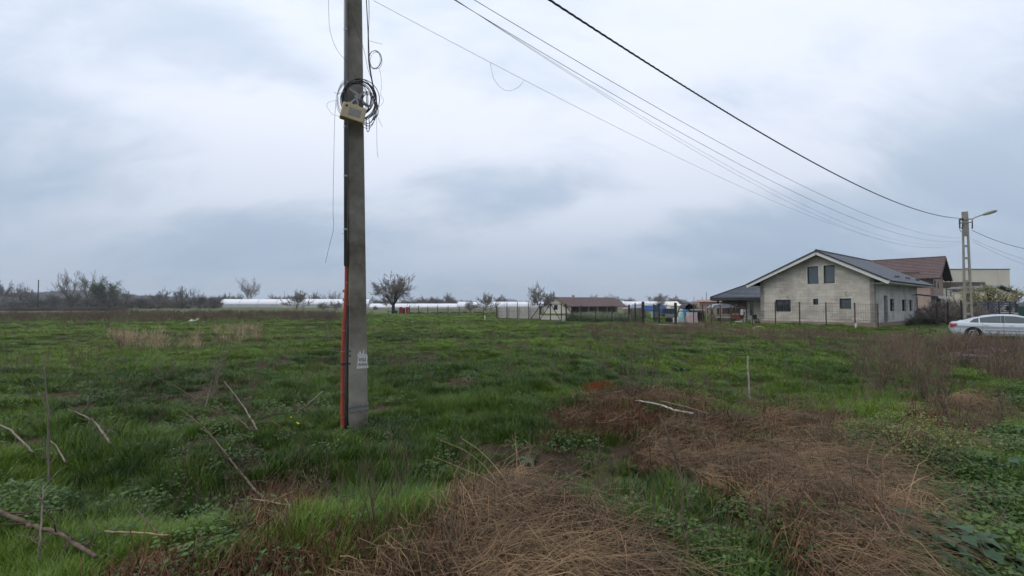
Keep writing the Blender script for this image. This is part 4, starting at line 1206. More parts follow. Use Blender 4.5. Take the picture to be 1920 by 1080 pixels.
fence('thin fence running from the grey house towards the far ladder pole', gp(1650, 617.5), at(1806, 600, 37.5), [.66, .8, .98], 1.8, .04, M['post_dark'], wires=(.3, .9), mesh=.2)
m = MB(); m.b2(-.05, .05, -.05, .05, -.2, .42); o = m.build('marker_stake', M['fascia'], None, loc=gp(1605, 618)); tag(o, 'short white stake at the foot of the wire fence by the grey house corner', 'stake')
m = MB(); m.b2(-.04, .04, -.04, .04, -.2, .55); o = m.build('marker_stake', M['white_wall'], None, loc=gp(909, 604)); tag(o, 'small pale stake in the grass left of the concrete panel fence', 'stake')

# slat fence (dark grey) at the right
def slat_fence():
    d = 43.0
    a, b = at(1829, 590, d), at(1904, 590, d - 2)
    a.z = b.z = 0
    h = thing('slat_fence', 'anthracite horizontal slat fence behind the silver car', 'fence', a)
    v = b - a; zt = at(1850, 566.5, d).z
    n = 12
    for i in range(n):
        z = .1 + (zt - .15) * i / (n - 1)
        m = MB(); m.bar(Vector((0, 0, z)), v + Vector((0, 0, z - .0)), .03, .105, up=(0, 0, 1)); m.build('slat', M['trim_blue'], h)
    for t in (0, .33, .6, .86, 1.0):
        q = v * t; m = MB(); m.b2(-.05, .05, -.06, .0, -.3, zt + .05); m.build('post', M['trim_dark'], h, loc=q)
    m = MB(); m.b2(-.25, .25, -.09, -.05, zt - .75, zt - .35); m.build('letter_box', M['post_dark'], h, loc=v * .84)
    g = thing('gate', 'dark green sheet gate at the right edge behind the silver car', 'gate', at(1908, 605, 38) * 1)
    g.location.z = 0
    m = MB(); m.b2(.1, 3.0, 0, .05, .1, 1.5); m.build('sheet', mat('green_gate_sheet', (.02, .06, .05), .6, .3), g)
    for x in (0, 3.0): 
        m = MB(); m.b2(x, x + .1, -.02, .08, -.3, 1.7); m.build('post', M['trim_dark'], g)
    s = thing('notice_board', 'small pale square sign on a post behind the silver car roof', 'sign', at(1905, 590, 36)); s.location.z = 0
    z = at(1905, 590, 36).z
    m = MB(); m.b2(-.02, .02, 0, .04, 0, z); m.build('post', M['steel'], s)
    m = MB(); m.b2(-.16, .16, -.02, -.001, z - .22, z + .16); m.build('plate', mat('pale_sign_plate', (.40, .40, .30), .7, .3, noise=(12, .2), col2=(.26, .26, .2)), s)
M['trim_blue'] = mat('blue_grey_slat', (.06, .068, .095), .6, .3)
slat_fence()

# ================================================================== SILVER CAR
M['car'] = mat('silver_car_paint', (.50, .53, .57), .28, .5, .55, noise=(1.5, .3), col2=(.46, .49, .53))
M['tyre'] = mat('tyre_rubber', (.02, .02, .02), .9, .1)
M['rim'] = mat('alloy_rim', (.30, .31, .33), .35, .5, .7)
M['car_glass'] = mat('tinted_car_glass', (.035, .05, .05), .06, .9)
M['tail'] = mat('red_tail_lens', (.22, .012, .015), .15, .6)
def car():
    base = at(1781, 640, 29.0); base.z = -.36
    h = thing('car', 'silver fastback saloon car parked behind dry weeds at the right edge', 'car', base, R(-40))
    Lc = 4.85
    xs = [0, .06, .18, .45, .9, 1.4, 2.0, 2.6, 3.2, 3.6, 3.9, 4.3, 4.6, 4.78, 4.85]
    top = [.80, .93, .985, .985, .965, .95, .945, .94, .935, .93, .90, .83, .74, .62, .52]
    bot = [.42, .30, .24, .22, .22, .22, .22, .22, .22, .22, .22, .22, .22, .24, .30]
    wid = [.66, .76, .83, .89, .92, .925, .93, .93, .925, .92, .91, .88, .80, .68, .58]
    prof = [(0.80, 0.0), (.97, .04), (1.0, .22), (.992, .55), (1.0, .74), (.975, .92), (.90, 1.0)]
    mb = MB(); vs = []
    for x, t, b, w in zip(xs, top, bot, wid):
        ring = [(-w * a, b + (t - b) * k) for a, k in prof] + [(w * a, b + (t - b) * k) for a, k in prof[::-1]]
        for y, z in ring: vs.append((x, y + 0, z))
    n = len(prof) * 2; fs = []
    for i in range(len(xs) - 1):
        for k in range(n): fs.append((i * n + k, i * n + (k + 1) % n, (i + 1) * n + (k + 1) % n, (i + 1) * n + k))
    fs += [tuple(range(n - 1, -1, -1)), tuple((len(xs) - 1) * n + k for k in range(n))]
    mb.add(vs, fs)
    body = mb.build('body', M['car'], h)
    body.data.materials.append(M['dark_in'])
    bm = bmesh.new(); bm.from_mesh(body.data); bmesh.ops.recalc_face_normals(bm, faces=bm.faces); bm.to_mesh(body.data); bm.free()
    WX = (.98, 3.82)
    for i, wx in enumerate(WX):
        c = MB(); c.lathe((wx, 0, .34), [(.375, -1.2), (.375, 1.2)], 28, 'y')
        co = c.build('cutter', M['dark_in'])
        bm = bmesh.new(); bm.from_mesh(co.data); bmesh.ops.recalc_face_normals(bm, faces=bm.faces); bm.to_mesh(co.data); bm.free()
        co.parent = h; bpy.context.view_layer.update()
        md = body.modifiers.new('arch', 'BOOLEAN'); md.object = co; md.operation = 'DIFFERENCE'; md.solver = 'EXACT'
        bpy.context.view_layer.update()
        me = bpy.data.meshes.new_from_object(body.evaluated_get(bpy.context.evaluated_depsgraph_get()))
        body.modifiers.remove(md); body.data = me; me.name = 'body'
        bpy.data.objects.remove(co)
    bm = bmesh.new(); bm.from_mesh(body.data)
    bm.to_mesh(body.data); bm.free()
    for p in body.data.polygons: p.use_smooth = False
    # inner arch liner so one cannot look through
    q = MB(); q.b2(.55, 4.3, -.62, .62, .25, .7); q.build('underbody', M['dark_in'], h)
    # greenhouse: roof line
    gx = [.30, .62, 1.0, 1.45, 1.9, 2.3, 2.7, 3.1, 3.45, 3.78]
    gz = [.985, 1.12, 1.255, 1.365, 1.425, 1.44, 1.42, 1.335, 1.18, .955]
    beltw, roofw = .80, .58
    vs = []; cross = 9
    belt = [.95] * len(gx)
    for x, z in zip(gx, gz):
        k = max(0, min(1, (z - .95) / .49))
        wr = beltw - (beltw - roofw) * k; wr = wr if k > .12 else beltw * (.9 + .1 * k)
        pts = [(-beltw if True else 0, .93)]
        pts = [(-beltw, .90), (-wr - .015, z - .07 * k - .01), (-wr * .88, z - .02 * k), (-wr * .4, z), (wr * .4, z), (wr * .88, z - .02 * k), (wr + .015, z - .07 * k - .01), (beltw, .90)]
        for y, zz in pts: vs.append((x, y, zz))
    n = 8; fs = []
    for i in range(len(gx) - 1):
        for k in range(n): fs.append((i * n + k, i * n + (k + 1) % n, (i + 1) * n + (k + 1) % n, (i + 1) * n + k))
    fs += [tuple(range(n - 1, -1, -1)), tuple((len(gx) - 1) * n + k for k in range(n))]
    m = MB(); m.add(vs, fs); o = m.build('roof', M['car'], h, smooth=False)
    bm = bmesh.new(); bm.from_mesh(o.data); bmesh.ops.recalc_face_normals(bm, faces=bm.faces); bm.to_mesh(o.data); bm.free()
    def roofz(x): return float(np.interp(x, gx, gz))
    def sidepoint(x, z, off=.012):
        zr = roofz(x); k = max(0, min(1, (zr - .95) / .49)); wr = beltw - (beltw - roofw) * k + .015
        zt = zr - .07 * k - .01
        t = (z - .90) / max(.02, zt - .90)
        return beltw + (wr - beltw) * t + off
    def side_glass(name, outline, mt, off=.012):
        for s in (-1, 1):
            vs = [(x, s * sidepoint(x, z, off), z) for x, z in outline]
            m = MB(); m.add(vs, [tuple(range(len(vs)))]); m.add([(x, y - s * .006, z) for x, y, z in vs], [tuple(range(len(vs)))[::-1]])
            m.build(name, mt, h)
    zt = lambda x: roofz(x) - .085
    side_glass('rear_quarter_glass', [(.82, .975), (1.22, .965), (1.22, zt(1.22)), (1.02, zt(1.02) - .01)], M['car_glass'])
    side_glass('rear_door_glass', [(1.27, .965), (2.12, .96), (2.12, zt(2.12)), (1.9, zt(1.9)), (1.6, zt(1.6)), (1.27, zt(1.27))], M['car_glass'])
    side_glass('door_pillar', [(2.13, .95), (2.27, .95), (2.27, zt(2.27) + .005), (2.13, zt(2.13) + .005)], M['trim_dark'], .013)
    side_glass('front_door_glass', [(2.28, .96), (3.42, .955), (3.25, zt(3.25) - .03), (3.05, zt(3.05)), (2.7, zt(2.7)), (2.28, zt(2.28))], M['car_glass'])
    # rear and front screens
    def screen(name, xa, xb, k):
        za, zb = roofz(xa) + .012, roofz(xb) + .012
        m = MB(); vs = []
        N = 5
        for i in range(N + 1):
            x = xa + (xb - xa) * i / N; z = roofz(x) + .010
            kk = max(0, min(1, (roofz(x) - .95) / .49)); w = (beltw - (beltw - roofw) * kk) * .84
            vs += [(x, -w, z - .008), (x, -w * .4, z + .002), (x, w * .4, z + .002), (x, w, z - .008)]
        fs = [(i * 4 + j, i * 4 + j + 1, i * 4 + j + 5, i * 4 + j + 4) for i in range(N) for j in range(3)]
        m.add(vs, fs); m.build(name, M['car_glass'], h, smooth=True)
    screen('rear_screen', .52, 1.35, 0); screen('windscreen', 2.95, 3.66, 0)
    # lamps, bumper line, mirror, handles
    for s in (-1, 1):
        m = MB(); m.add([(.02, s * .70, .66), (.0, s * .72, .88), (.30, s * .885, .90), (.26, s * .905, .80), (.10, s * .82, .66)], [(0, 1, 2, 3, 4)])
        m.add([(.02, s * .68, .66), (.0, s * .70, .88), (.30, s * .865, .90), (.26, s * .885, .80), (.10, s * .80, .66)], [(4, 3, 2, 1, 0)]); m.build('tail_lamp', M['tail'], h)
        m = MB(); m.box((3.28, s * .93, 1.0), (.16, .20, .13), taper=.8); m.build('mirror', M['car'], h, bevel=.03)
        for x in (1.42, 2.42):
            m = MB(); m.b2(x, x + .17, s * .925, s * .95, .80, .825); m.build('door_handle', M['car'], h)
        m = MB(); m.b2(1.45, 3.35, s * .925, s * .942, .50, .54); m.build('side_strip', M['steel'], h)
        for x in (1.36, 2.2, 3.36):
            m = MB(); m.b2(x, x + .008, s * .918, s * .9335, .32, .93); m.build('door_gap', M['dark_in'], h)
        m = MB(); m.add([(4.70, s * .55, .60), (4.60, s * .78, .62), (4.35, s * .86, .74), (4.5, s * .7, .76)], [(0, 1, 2, 3)]); m.build('headlight', M['glass_pale'], h)
        for wx in WX:
            w = MB(); w.lathe((wx, s * .80, .32), [(.20, -.10), (.30, -.105), (.325, -.07), (.325, .07), (.30, .105), (.20, .10)], 28, 'y'); t = w.build('wheel', M['tyre'], h)
            r = MB(); r.lathe((wx, s * .865, .32), [(.205, -.03), (.205, .03)], 24, 'y')
            r.build('rim', M['dark_steel'], t)
            for k in range(5):
                a = 2 * PI * k / 5 + .3
                r = MB(); r.bar((wx, s * .90, .32), (wx + .20 * math.cos(a), s * .90, .32 + .20 * math.sin(a)), .055, .02, up=(0, 1, 0)); r.build('spoke', M['rim'], t)
            r = MB()
            ring = [(wx + .20 * math.cos(a), s * .895, .32 + .20 * math.sin(a)) for a in np.linspace(0, 2 * PI, 25)]
            r.tube(ring, .014, 5); r.build('rim_edge', M['rim'], t)
    m = MB(); m.b2(-.03, .02, -.6, .6, .34, .46); m.build('bumper_insert', M['trim_dark'], h)
    m = MB(); m.b2(-.035, -.02, -.26, .26, .62, .73); m.build('number_plate', M['fascia'], h)
car()

# ================================================================== FARMYARD CLUTTER
def simple(name, label, cat, parts, loc=(0, 0, 0), group=None, rz=0):
    h = thing(name, label, cat, loc, rz, group)
    for nm, mb, mt in parts: mb.build(nm, mt, h)
    return h
def B2(*a): return MB().b2(*a)
def pl(px, d, z=0.0):
    p = at(px, 600, d); return Vector((p.x, d, H(p.x, d) + z))
M['teal'] = mat('turquoise_paint', (.10, .30, .30), .6, .3, noise=(3, .25), col2=(.45, .50, .48))
M['blue_tarp'] = mat('blue_tarpaulin', (.03, .10, .28), .5, .3, noise=(1.2, .25), col2=(.05, .14, .36))
M['pale_blue'] = mat('pale_blue_cloth', (.35, .46, .66), .8, .2, noise=(1, .2), col2=(.55, .58, .68))
M['pinkish'] = mat('faded_pink_cloth', (.42, .26, .28), .9, .1, noise=(2, .25), col2=(.5, .42, .40))
M['white_stuff'] = mat('weathered_white', (.52, .52, .50), .8, .2, noise=(3, .25), col2=(.34, .34, .33))
M['black_sheet'] = mat('black_sheeting', (.015, .015, .018), .55, .3, bump=(6, .03))
M['sand'] = mat('pale_earth', (.34, .26, .19), .95, .1, noise=(2, .25), col2=(.22, .155, .11), bump=(12, .04))
M['red_plastic'] = mat('red_plastic_tank', (.38, .045, .05), .45, .4, noise=(.8, .25), col2=(.26, .035, .04))

def yard():
    rnd = random.Random(11)
    # arch shelter under black sheeting
    d = 44; p = pl(1293, d); w = 1.15; hh = 1.75
    n = 12; vs = []
    for y in (0, 1.6):
        for k in range(n + 1):
            a = PI * k / n; vs.append((-w / 2 * math.cos(a) * (1 if math.sin(a) > .2 else 1), y, .55 + (hh - .55) * math.sin(a)))
    mb = MB(); mb.add(vs, [(k, k + 1, n + 2 + k, n + 1 + k) for k in range(n)]); mb.add([(-w / 2, y, 0) for y in (0, 1.6)] + [(-w / 2, y, .56) for y in (0, 1.6)], [(0, 1, 3, 2)]); mb.add([(w / 2, y, 0) for y in (0, 1.6)] + [(w / 2, y, .56) for y in (0, 1.6)], [(0, 1, 3, 2)])
    bw = MB(); bw.add([(v[0], 1.55, v[2]) for v in vs[:n + 1]] + [(w / 2, 1.55, 0), (-w / 2, 1.55, 0)], [tuple(range(n + 3))])
    simple('arched_shelter', 'black arched shelter in the cluttered yard behind the mesh gate', 'shelter', [('cover', mb, M['black_sheet']), ('back_sheet', bw, M['black_sheet'])], p)
    # cage with white board on top
    p = pl(1312, 43.5)
    m = MB()
    for x in np.linspace(-.5, .5, 8):
        m.b2(x - .02, x + .02, -.02, .02, 0, 1.15); m.b2(x - .02, x + .02, .9, .94, 0, 1.15)
    simple('slatted_crate', 'tall dark slatted crate with a white board on top, right of the black arch', 'crate', [('slats', m, M['wood_dark']), ('filling', B2(-.45, .45, .06, .86, .02, 1.0), M['black_sheet'])], p)
    p2 = p.copy(); p2.z += 1.2
    simple('board', 'white board lying on top of the dark slatted crate', 'board', [('sheet', B2(-.55, .5, -.1, .9, 0, .07), M['white_stuff'])], p2, rz=.1)
    # white and turquoise bundle
    p = pl(1277, 42)
    m = MB(); m.lathe((0, 0, 0), [(.20, 0), (.30, .15), (.28, .6), (.24, .85), (.12, .98)], 10)
    m2 = MB(); m2.lathe((.02, 0, .96), [(.06, 0), (.15, .06), (.16, .18), (.10, .27)], 8)
    simple('sack', 'white and turquoise stuffed sack standing left of the blue barrel', 'sack', [('bag', m, M['teal']), ('tied_neck', m2, M['white_stuff'])], p)
    p = pl(1286, 42.5)
    m = MB(); m.lathe((0, 0, 0), [(.24, 0), (.27, .1), (.27, .5), (.28, .55), (.27, .6), (.25, .85), (.16, .9)], 14)
    simple('barrel', 'blue plastic barrel in front of the black arched shelter', 'barrel', [('shell', m, mat('blue_barrel', (.02, .12, .24), .4, .4))], p + Vector((0, 0, .25)))
    simple('block', 'low pale stone block under the blue barrel', 'block', [('stone', B2(-.3, .3, -.2, .25, 0, .25), M['white_stuff'])], p)
    p = pl(1296, 42)
    q = MB(); q.b2(-.35, .42, -.3, .3, .72, .98); q2 = MB(); q2.b2(-.37, .44, -.32, .32, .98, 1.02)
    simple('crate', 'white box with lid standing on the pinkish bale', 'crate', [('box', q, M['white_stuff']), ('lid', q2, M['panel'])], p)
    q = MB(); q.box((0, 0, .36), (.95, .7, .72), taper=.86)
    simple('bale', 'pinkish cloth covered bale under the white box', 'bale', [('cloth', q, M['pinkish'])], p)
    # pallet row
    for k, (x, dd) in enumerate(((1283, 40.6), (1298, 40.9), (1312, 41.2))):
        m = MB()
        for i in range(5): m.b2(-.45, .45, i * .18, i * .18 + .12, .12, .15)
        for i in range(3): m.b2(-.45 + i * .41, -.37 + i * .41, 0, .84, 0, .12)
        simple('pallet', ('grey pallet on the ground left of the yard clutter', 'grey pallet on the ground in the middle of the yard clutter', 'grey pallet on the ground before the slatted crate')[k], 'pallet', [('deck', m, M['old_board'])], pl(x, dd), rz=.05 * k)
    # grey machine and white cans at the left gate post
    p = pl(1257, 42)
    m = MB(); m.box((0, 0, .62), (.75, .5, .3)); m.box((.05, 0, .25), (.5, .4, .3)); m2 = MB(); m2.tube([(-.3, 0, .8), (-.45, -.1, 1.05), (-.6, -.1, 1.08)], .03, 6); m2.tube([(.1, 0, .75), (.1, 0, .95)], .1, 8)
    hh_ = simple('cultivator', 'grey garden machine with handle left of the white cans', 'machine', [('engine', m, M['steel']), ('handle', m2, M['dark_steel'])], p)
    for s in (-1, 1):
        w_ = MB(); w_.lathe((-.12, s * .3, .22), [(.08, -.05), (.22, -.05), (.22, .05), (.08, .05)], 14, 'y'); w_.build('wheel', M['tyre'], hh_)
    for k, x in enumerate((1264.5, 1270)):
        m = MB(); m.lathe((0, 0, 0), [(.12, 0), (.13, .03), (.13, .42), (.07, .5), (.07, .55)], 10)
        m3 = MB(); m3.lathe((0, 0, .55), [(.075, 0), (.075, .05)], 8)
        simple('churn', ('left one of two white cans beside the gate post', 'right one of two white cans beside the gate post')[k], 'can', [('body', m, M['white_stuff']), ('lid', m3, M['steel'])], pl(x, 40.5))
    # heaps of boards
    p = pl(1357, 46)
    h = thing('board_stack', 'stack of old timber boards under a white plank by the outbuilding', 'timber stack', p, .03)
    for j in range(5):
        for i in range(3):
            m = MB(); L = 2.2 + rnd.random() * .5; m.b2(-L / 2 + rnd.uniform(-.1, .1), L / 2, i * .24, i * .24 + .2, .12 + j * .15, .12 + j * .15 + .06 + .03 * rnd.random()); m.build('board', M['old_board'], h)
    for x in (-.9, .9):
        m = MB(); m.b2(x - .06, x + .06, 0, .7, 0, .12); m.build('bearer', M['wood_dark'], h)
    p = pl(1361, 45.4); 
    simple('bench', 'long white plank bench in front of the timber stack', 'bench', [('plank', B2(-.85, .8, -.1, .15, .48, .56), M['white_stuff']), ('leg', B2(-.7, -.6, -.08, .12, 0, .48), M['wood_dark']), ('leg', B2(.55, .65, -.08, .12, 0, .48), M['wood_dark'])], p)
    p = pl(1341, 46)
    h = thing('board_stack', 'low pile of mixed planks left of the white plank bench', 'timber stack', p, -.05)
    for j in range(4):
        m = MB(); m.b2(-.7 + rnd.uniform(-.15, .1), .6 + rnd.uniform(-.1, .2), -.1, .3, .06 + j * .16, .06 + j * .16 + .09); m.build('board', M['old_board'], h)
    m = MB(); m.b2(-.5, -.4, -.05, .25, 0, .06); m.b2(.4, .5, -.05, .25, 0, .06); m.build('bearer', M['wood_dark'], h)
    # light grey covered canopy resting on a frame
    p = pl(1357, 47.6)
    n = 8; vs = []
    for y in (0, 1.3):
        for k in range(n + 1):
            a = PI * k / n; vs.append((-1.1 * math.cos(a), y, 1.35 + .42 * math.sin(a)))
    m = MB(); m.add(vs, [(k, k + 1, n + 2 + k, n + 1 + k) for k in range(n)]); m.add([v for v in vs[:n + 1]], [tuple(range(n + 1))])
    q = MB()
    for x in (-1.05, 0, 1.05):
        for y in (.04, 1.26): q.b2(x - .03, x + .03, y - .03, y + .03, 0, 1.36)
    simple('canopy', 'grey domed canopy on posts above the timber stack', 'canopy', [('cover', m, mat('grey_cover', (.30, .32, .36), .5, .3, noise=(2, .2), col2=(.2, .21, .24))), ('frame', q, M['wood_dark'])], p)
    m = MB(); m.b2(-.9, .9, 0, .5, .9, 1.35)
    # leaning poles, wheelbarrow, red things
    for k, (a, b) in enumerate((((1327, 598), (1341, 572)), ((1341, 599), (1329, 574)), ((1375, 600), (1381, 570)))):
        m = MB(); m.tube([at(*a, 45.2), at(*b, 46.5)], .035, 6)
        o = m.build('leaning_pole', M['wood_dark']); tag(o, ('thin pole leaning right in the yard beside the slatted crate', 'thin pole leaning left, crossing another beside the slatted crate', 'grey pole leaning on the right end of the timber stack')[k], 'pole')
    p = pl(1384, 45)
    m = MB(); m.add([(-.35, -.3, .35), (.3, -.3, .35), (.3, .3, .35), (-.35, .3, .35), (-.55, -.4, .75), (.45, -.4, .75), (.45, .4, .75), (-.55, .4, .75)], [(3, 2, 1, 0), (0, 1, 5, 4), (1, 2, 6, 5), (2, 3, 7, 6), (3, 0, 4, 7)])
    q = MB(); q.bar((.9, -.3, .6), (-.6, -.2, .25), .04); q.bar((.9, .3, .6), (-.6, .2, .25), .04); q.bar((.3, -.3, .4), (.35, -.3, 0), .04); q.bar((.3, .3, .4), (.35, .3, 0), .04)
    w_ = MB(); w_.lathe((-.6, 0, .19), [(.06, -.04), (.19, -.04), (.19, .04), (.06, .04)], 14, 'y')
    simple('wheelbarrow', 'rusty red wheelbarrow left of the small brick oven', 'wheelbarrow', [('tray', m, mat('rusty_red_paint', (.26, .08, .06), .8, .2, noise=(4, .2), col2=(.15, .07, .05))), ('frame', q, M['dark_steel']), ('wheel', w_, M['tyre'])], p, rz=.7)
    p = pl(1388, 47)
    h = simple('brick_oven', 'small brick oven with flat brown roof beside the pale door post', 'oven', [('base', B2(-.5, .35, 0, .6, -.1, .85), M['pink_brick']), ('firebox', B2(-.3, .15, -.02, .0, .4, .75), M['black_sheet']), ('roof', B2(-.75, .55, -.25, .9, 1.38, 1.48), M['brown_band'])], p)
    for x in (-.45, .3):
        m = MB(); m.b2(x - .04, x + .04, .05, .13, .85, 1.38); m.build('post', M['wood_dark'], h)
    p = pl(1395.5, 46)
    simple('cabinet', 'narrow pale grey cabinet against the outbuilding wall', 'cabinet', [('case', B2(-.16, .16, 0, .4, 0, 1.25), M['white_stuff']), ('slot', B2(-.05, .05, -.01, -.002, .7, 1.0), M['dark_steel'])], p)
    simple('chair', 'dark low garden chair against the grey house corner', 'chair', [('seat', B2(-.2, .2, 0, .4, .32, .38), M['dark_steel']), ('backrest', B2(-.2, .2, .36, .4, .38, .75), M['dark_steel']), ('leg', B2(-.2, -.16, 0, .04, 0, .32), M['dark_steel']), ('leg', B2(.16, .2, 0, .04, 0, .32), M['dark_steel']), ('leg', B2(-.2, -.16, .36, .4, 0, .32), M['dark_steel']), ('leg', B2(.16, .2, .36, .4, 0, .32), M['dark_steel'])], pl(1419, 42))
    simple('flower_pot', 'small pink item on the step left of the grey house corner', 'pot', [('pot', MB().lathe((0, 0, 0), [(.1, 0), (.15, .3), (.16, .32)], 10), M['pinkish'])], pl(1412, 41))
    # concrete slab and earth heaps in front
    a, b = gp(1234, 612), gp(1292, 613)
    m = MB(); v = b - a; m.bar(a + Vector((0, 1.0, -.02)), b + Vector((0, 1.0, -.02)), .8, .3, up=(0, 0, 1))
    simple('concrete_slab', 'flat pale concrete slab at the foot of the black mesh gate', 'slab', []).name
    o = bpy.data.objects['concrete_slab']; mb_ = MB(); mb_.bar(a + Vector((0, 1, .03)), b + Vector((0, 1, .03)), 1.6, .16, up=(0, 0, 1)); mb_.build('slab', M['panel'], o)
    for k, (pa, pb, hgt) in enumerate(((1284, 1302, .24), (1300, 1339, .34), (1334, 1352, .16), (1402, 1442, .18))):
        pA, pB = gp(pa, 616), gp(pb, 616); c = (pA + pB) / 2; w = (pB - pA).length / 2
        m = MB(); N = 20; J = 8; vs = []
        for j in range(J + 1):
            t = j / J
            for i in range(N):
                a = 2 * PI * i / N; rr = w * (t) * (1 + .16 * math.sin(3 * a + k) + .1 * math.sin(7 * a))
                vs.append((rr * math.cos(a), rr * .7 * math.sin(a), hgt * (math.cos(t * PI / 2) ** 1.3) * (1 + .25 * math.sin(5 * a + 4 * t)) - .04))
        fs = [(j * N + i, j * N + (i + 1) % N, (j + 1) * N + (i + 1) % N, (j + 1) * N + i) for j in range(J) for i in range(N)]
        m.add(vs, fs); o = m.build('earth_heap', M['sand'], None, smooth=True, loc=c)
        tag(o, ('small tan earth heap right of the concrete slab', 'largest tan earth heap in front of the slatted crate', 'low earth heap between the largest one and the timber stack', 'low pinkish earth heap left of the grey house corner')[k], 'heap')
    o = bpy.data.objects.new('stone_slab', B2(-.6, .6, -.4, .4, 0, .14).mesh('stone_slab', M['white_stuff'])); COL.objects.link(o); o.location = gp(1392, 606); o.rotation_euler = (0, .12, .4); tag(o, 'tilted pale slab lying in the grass before the small brick oven', 'slab')
    # further things behind the black gate: tarps and pool
    d = 62; p = pl(1192, d)
    m = MB(); m.lathe((0, 0, 0), [(1.15, 1.15), (.95, 1.3), (.5, 1.5), (.05, 1.58)], 16); q = MB(); q.tube([(0, 0, 0), (0, 0, 1.55)], .04, 6)
    simple('parasol', 'pale blue parasol low behind the black mesh fence', 'parasol', [('canopy', m, M['pale_blue']), ('pole', q, M['steel'])], p)
    for k, (x, w) in enumerate(((1176, 1.1), (1206, 1.2))):
        m = MB(); m.box((0, 0, 1.22), (w, .5, .16), taper=.7); q = MB(); q.b2(-w / 2, w / 2, -.2, .2, .25, 1.14)
        simple('covered_table', ('table with faded pink cover left of the pale blue parasol', 'table with faded pink cover right of the pale blue parasol')[k], 'table', [('cover', m, M['pinkish']), ('box_base', q, M['old_board'])], pl(x, 61))
    p = pl(1231, 58)
    m = MB(); m.add([(-1.4, 0, .95), (1.4, 0, .95), (1.3, 1.2, 1.5), (-1.3, 1.2, 1.5), (-1.4, .02, .85), (1.4, .02, .85)], [(0, 1, 2, 3), (4, 5, 1, 0), (3, 2, 1, 0)])
    q = MB()
    for x in (-1.3, 0, 1.3): q.b2(x - .04, x + .04, .1, .18, 0, .98)
    simple('tarpaulin', 'blue tarpaulin stretched over frames behind the farmyard gate', 'tarpaulin', [('sheet', m, M['blue_tarp']), ('frame', q, M['wood_dark'])], p)
    for k, x in enumerate((1225, 1231, 1237)):
        m = MB(); m.b2(-.17, .17, 0, .35, 0, .72)
        simple('container', ('leftmost of three turquoise white tubs under the blue tarpaulin', 'middle one of three turquoise white tubs under the blue tarpaulin', 'rightmost of three turquoise white tubs under the blue tarpaulin')[k], 'tub', [('tub', m, M['teal'] if k != 1 else M['white_stuff']), ('lid', MB().b2(-.19, .19, -.02, .37, .72, .77), M['white_stuff'])], pl(x, 57))
    simple('trailer', 'dark blue covered trailer right of the blue tarpaulin', 'trailer', [('cover', MB().box((0, 0, .95), (1.6, 1.0, .6), taper=.85), mat('dark_blue_cover', (.02, .035, .07), .6, .3)), ('chassis', B2(-.8, .8, -.4, .4, .4, .6), M['dark_steel']), ('wheel', MB().lathe((-.1, -.45, .28), [(.08, -.06), (.28, -.06), (.28, .06), (.08, .06)], 14, 'y'), M['tyre'])], pl(1252, 56))
yard()

# ------------------------------------------------------------------ red tanks by the walnut tree
def tanks():
    for k, (px, w) in enumerate(((751.8, 7.2), (764.3, 7.4))):
        d = 98; p = at(px, 588.5, d); r = w / 2 / F * d * .98; z1 = at(px, 575.5, d).z - p.z
        h = thing('tank', ('left of two upright ribbed red tanks beside the walnut trunk', 'right of two upright ribbed red tanks beside the walnut trunk')[k], 'tank', p, 0, 'red tanks by the walnut tree')
        m = MB(); prof = [(r * .92, 0)]
        for i in range(6):
            z = z1 * (.06 + .15 * i); prof += [(r, z), (r, z + z1 * .1), (r * .94, z + z1 * .125)]
        prof += [(r * .9, z1 * .95)]; m.lathe((0, 0, 0), prof, 18); m.build('shell', M['red_plastic'], h)
        m = MB(); m.lathe((0, 0, z1 * .95), [(r * .85, 0), (r * .5, .08), (r * .3, .1)], 14); m.build('lid', M['red_plastic'], h)
    p = at(758, 588.5, 98.5); q = MB(); q.b2(-.3, .3, 0, .4, 0, 1.2)
    o = q.build('crate', mat('brown_crate', (.15, .08, .065), .8, .2), None, loc=p); tag(o, 'brown crate standing between the two red tanks', 'crate')
    m = MB(); m.tube([at(760.3, 589, 96.5), at(760.3, 575, 96.5)], .06, 6); o = m.build('stake', M['fascia']); tag(o, 'pale stake in front of the two red tanks', 'stake')
    p = at(740, 589.5, 95)
    m = MB(); m.b2(-.45, .45, 0, .6, .0, .75)
    simple('trolley', 'small dark blue cart at the foot of the big walnut tree', 'cart', [('box', m, mat('dark_blue_cart', (.02, .03, .06), .6, .3)), ('wheel', MB().lathe((.3, -.05, .2), [(.05, -.04), (.2, -.04), (.2, .04), (.05, .04)], 12, 'y'), M['tyre'])], p)
    p = at(732.5, 588.5, 96)
    simple('table', 'low dark table with white box left of the walnut trunk', 'table', [('top', B2(-.7, .6, 0, .8, .55, .63), M['wood_dark']), ('leg', B2(-.6, -.5, .1, .2, 0, .55), M['wood_dark']), ('leg', B2(.4, .5, .1, .2, 0, .55), M['wood_dark'])], p)
    simple('box', 'small white box on the low dark table by the walnut trunk', 'box', [('case', B2(-.15, .15, 0, .3, 0, .25), M['white_stuff'])], p + Vector((-.1, .2, .64)))
tanks()

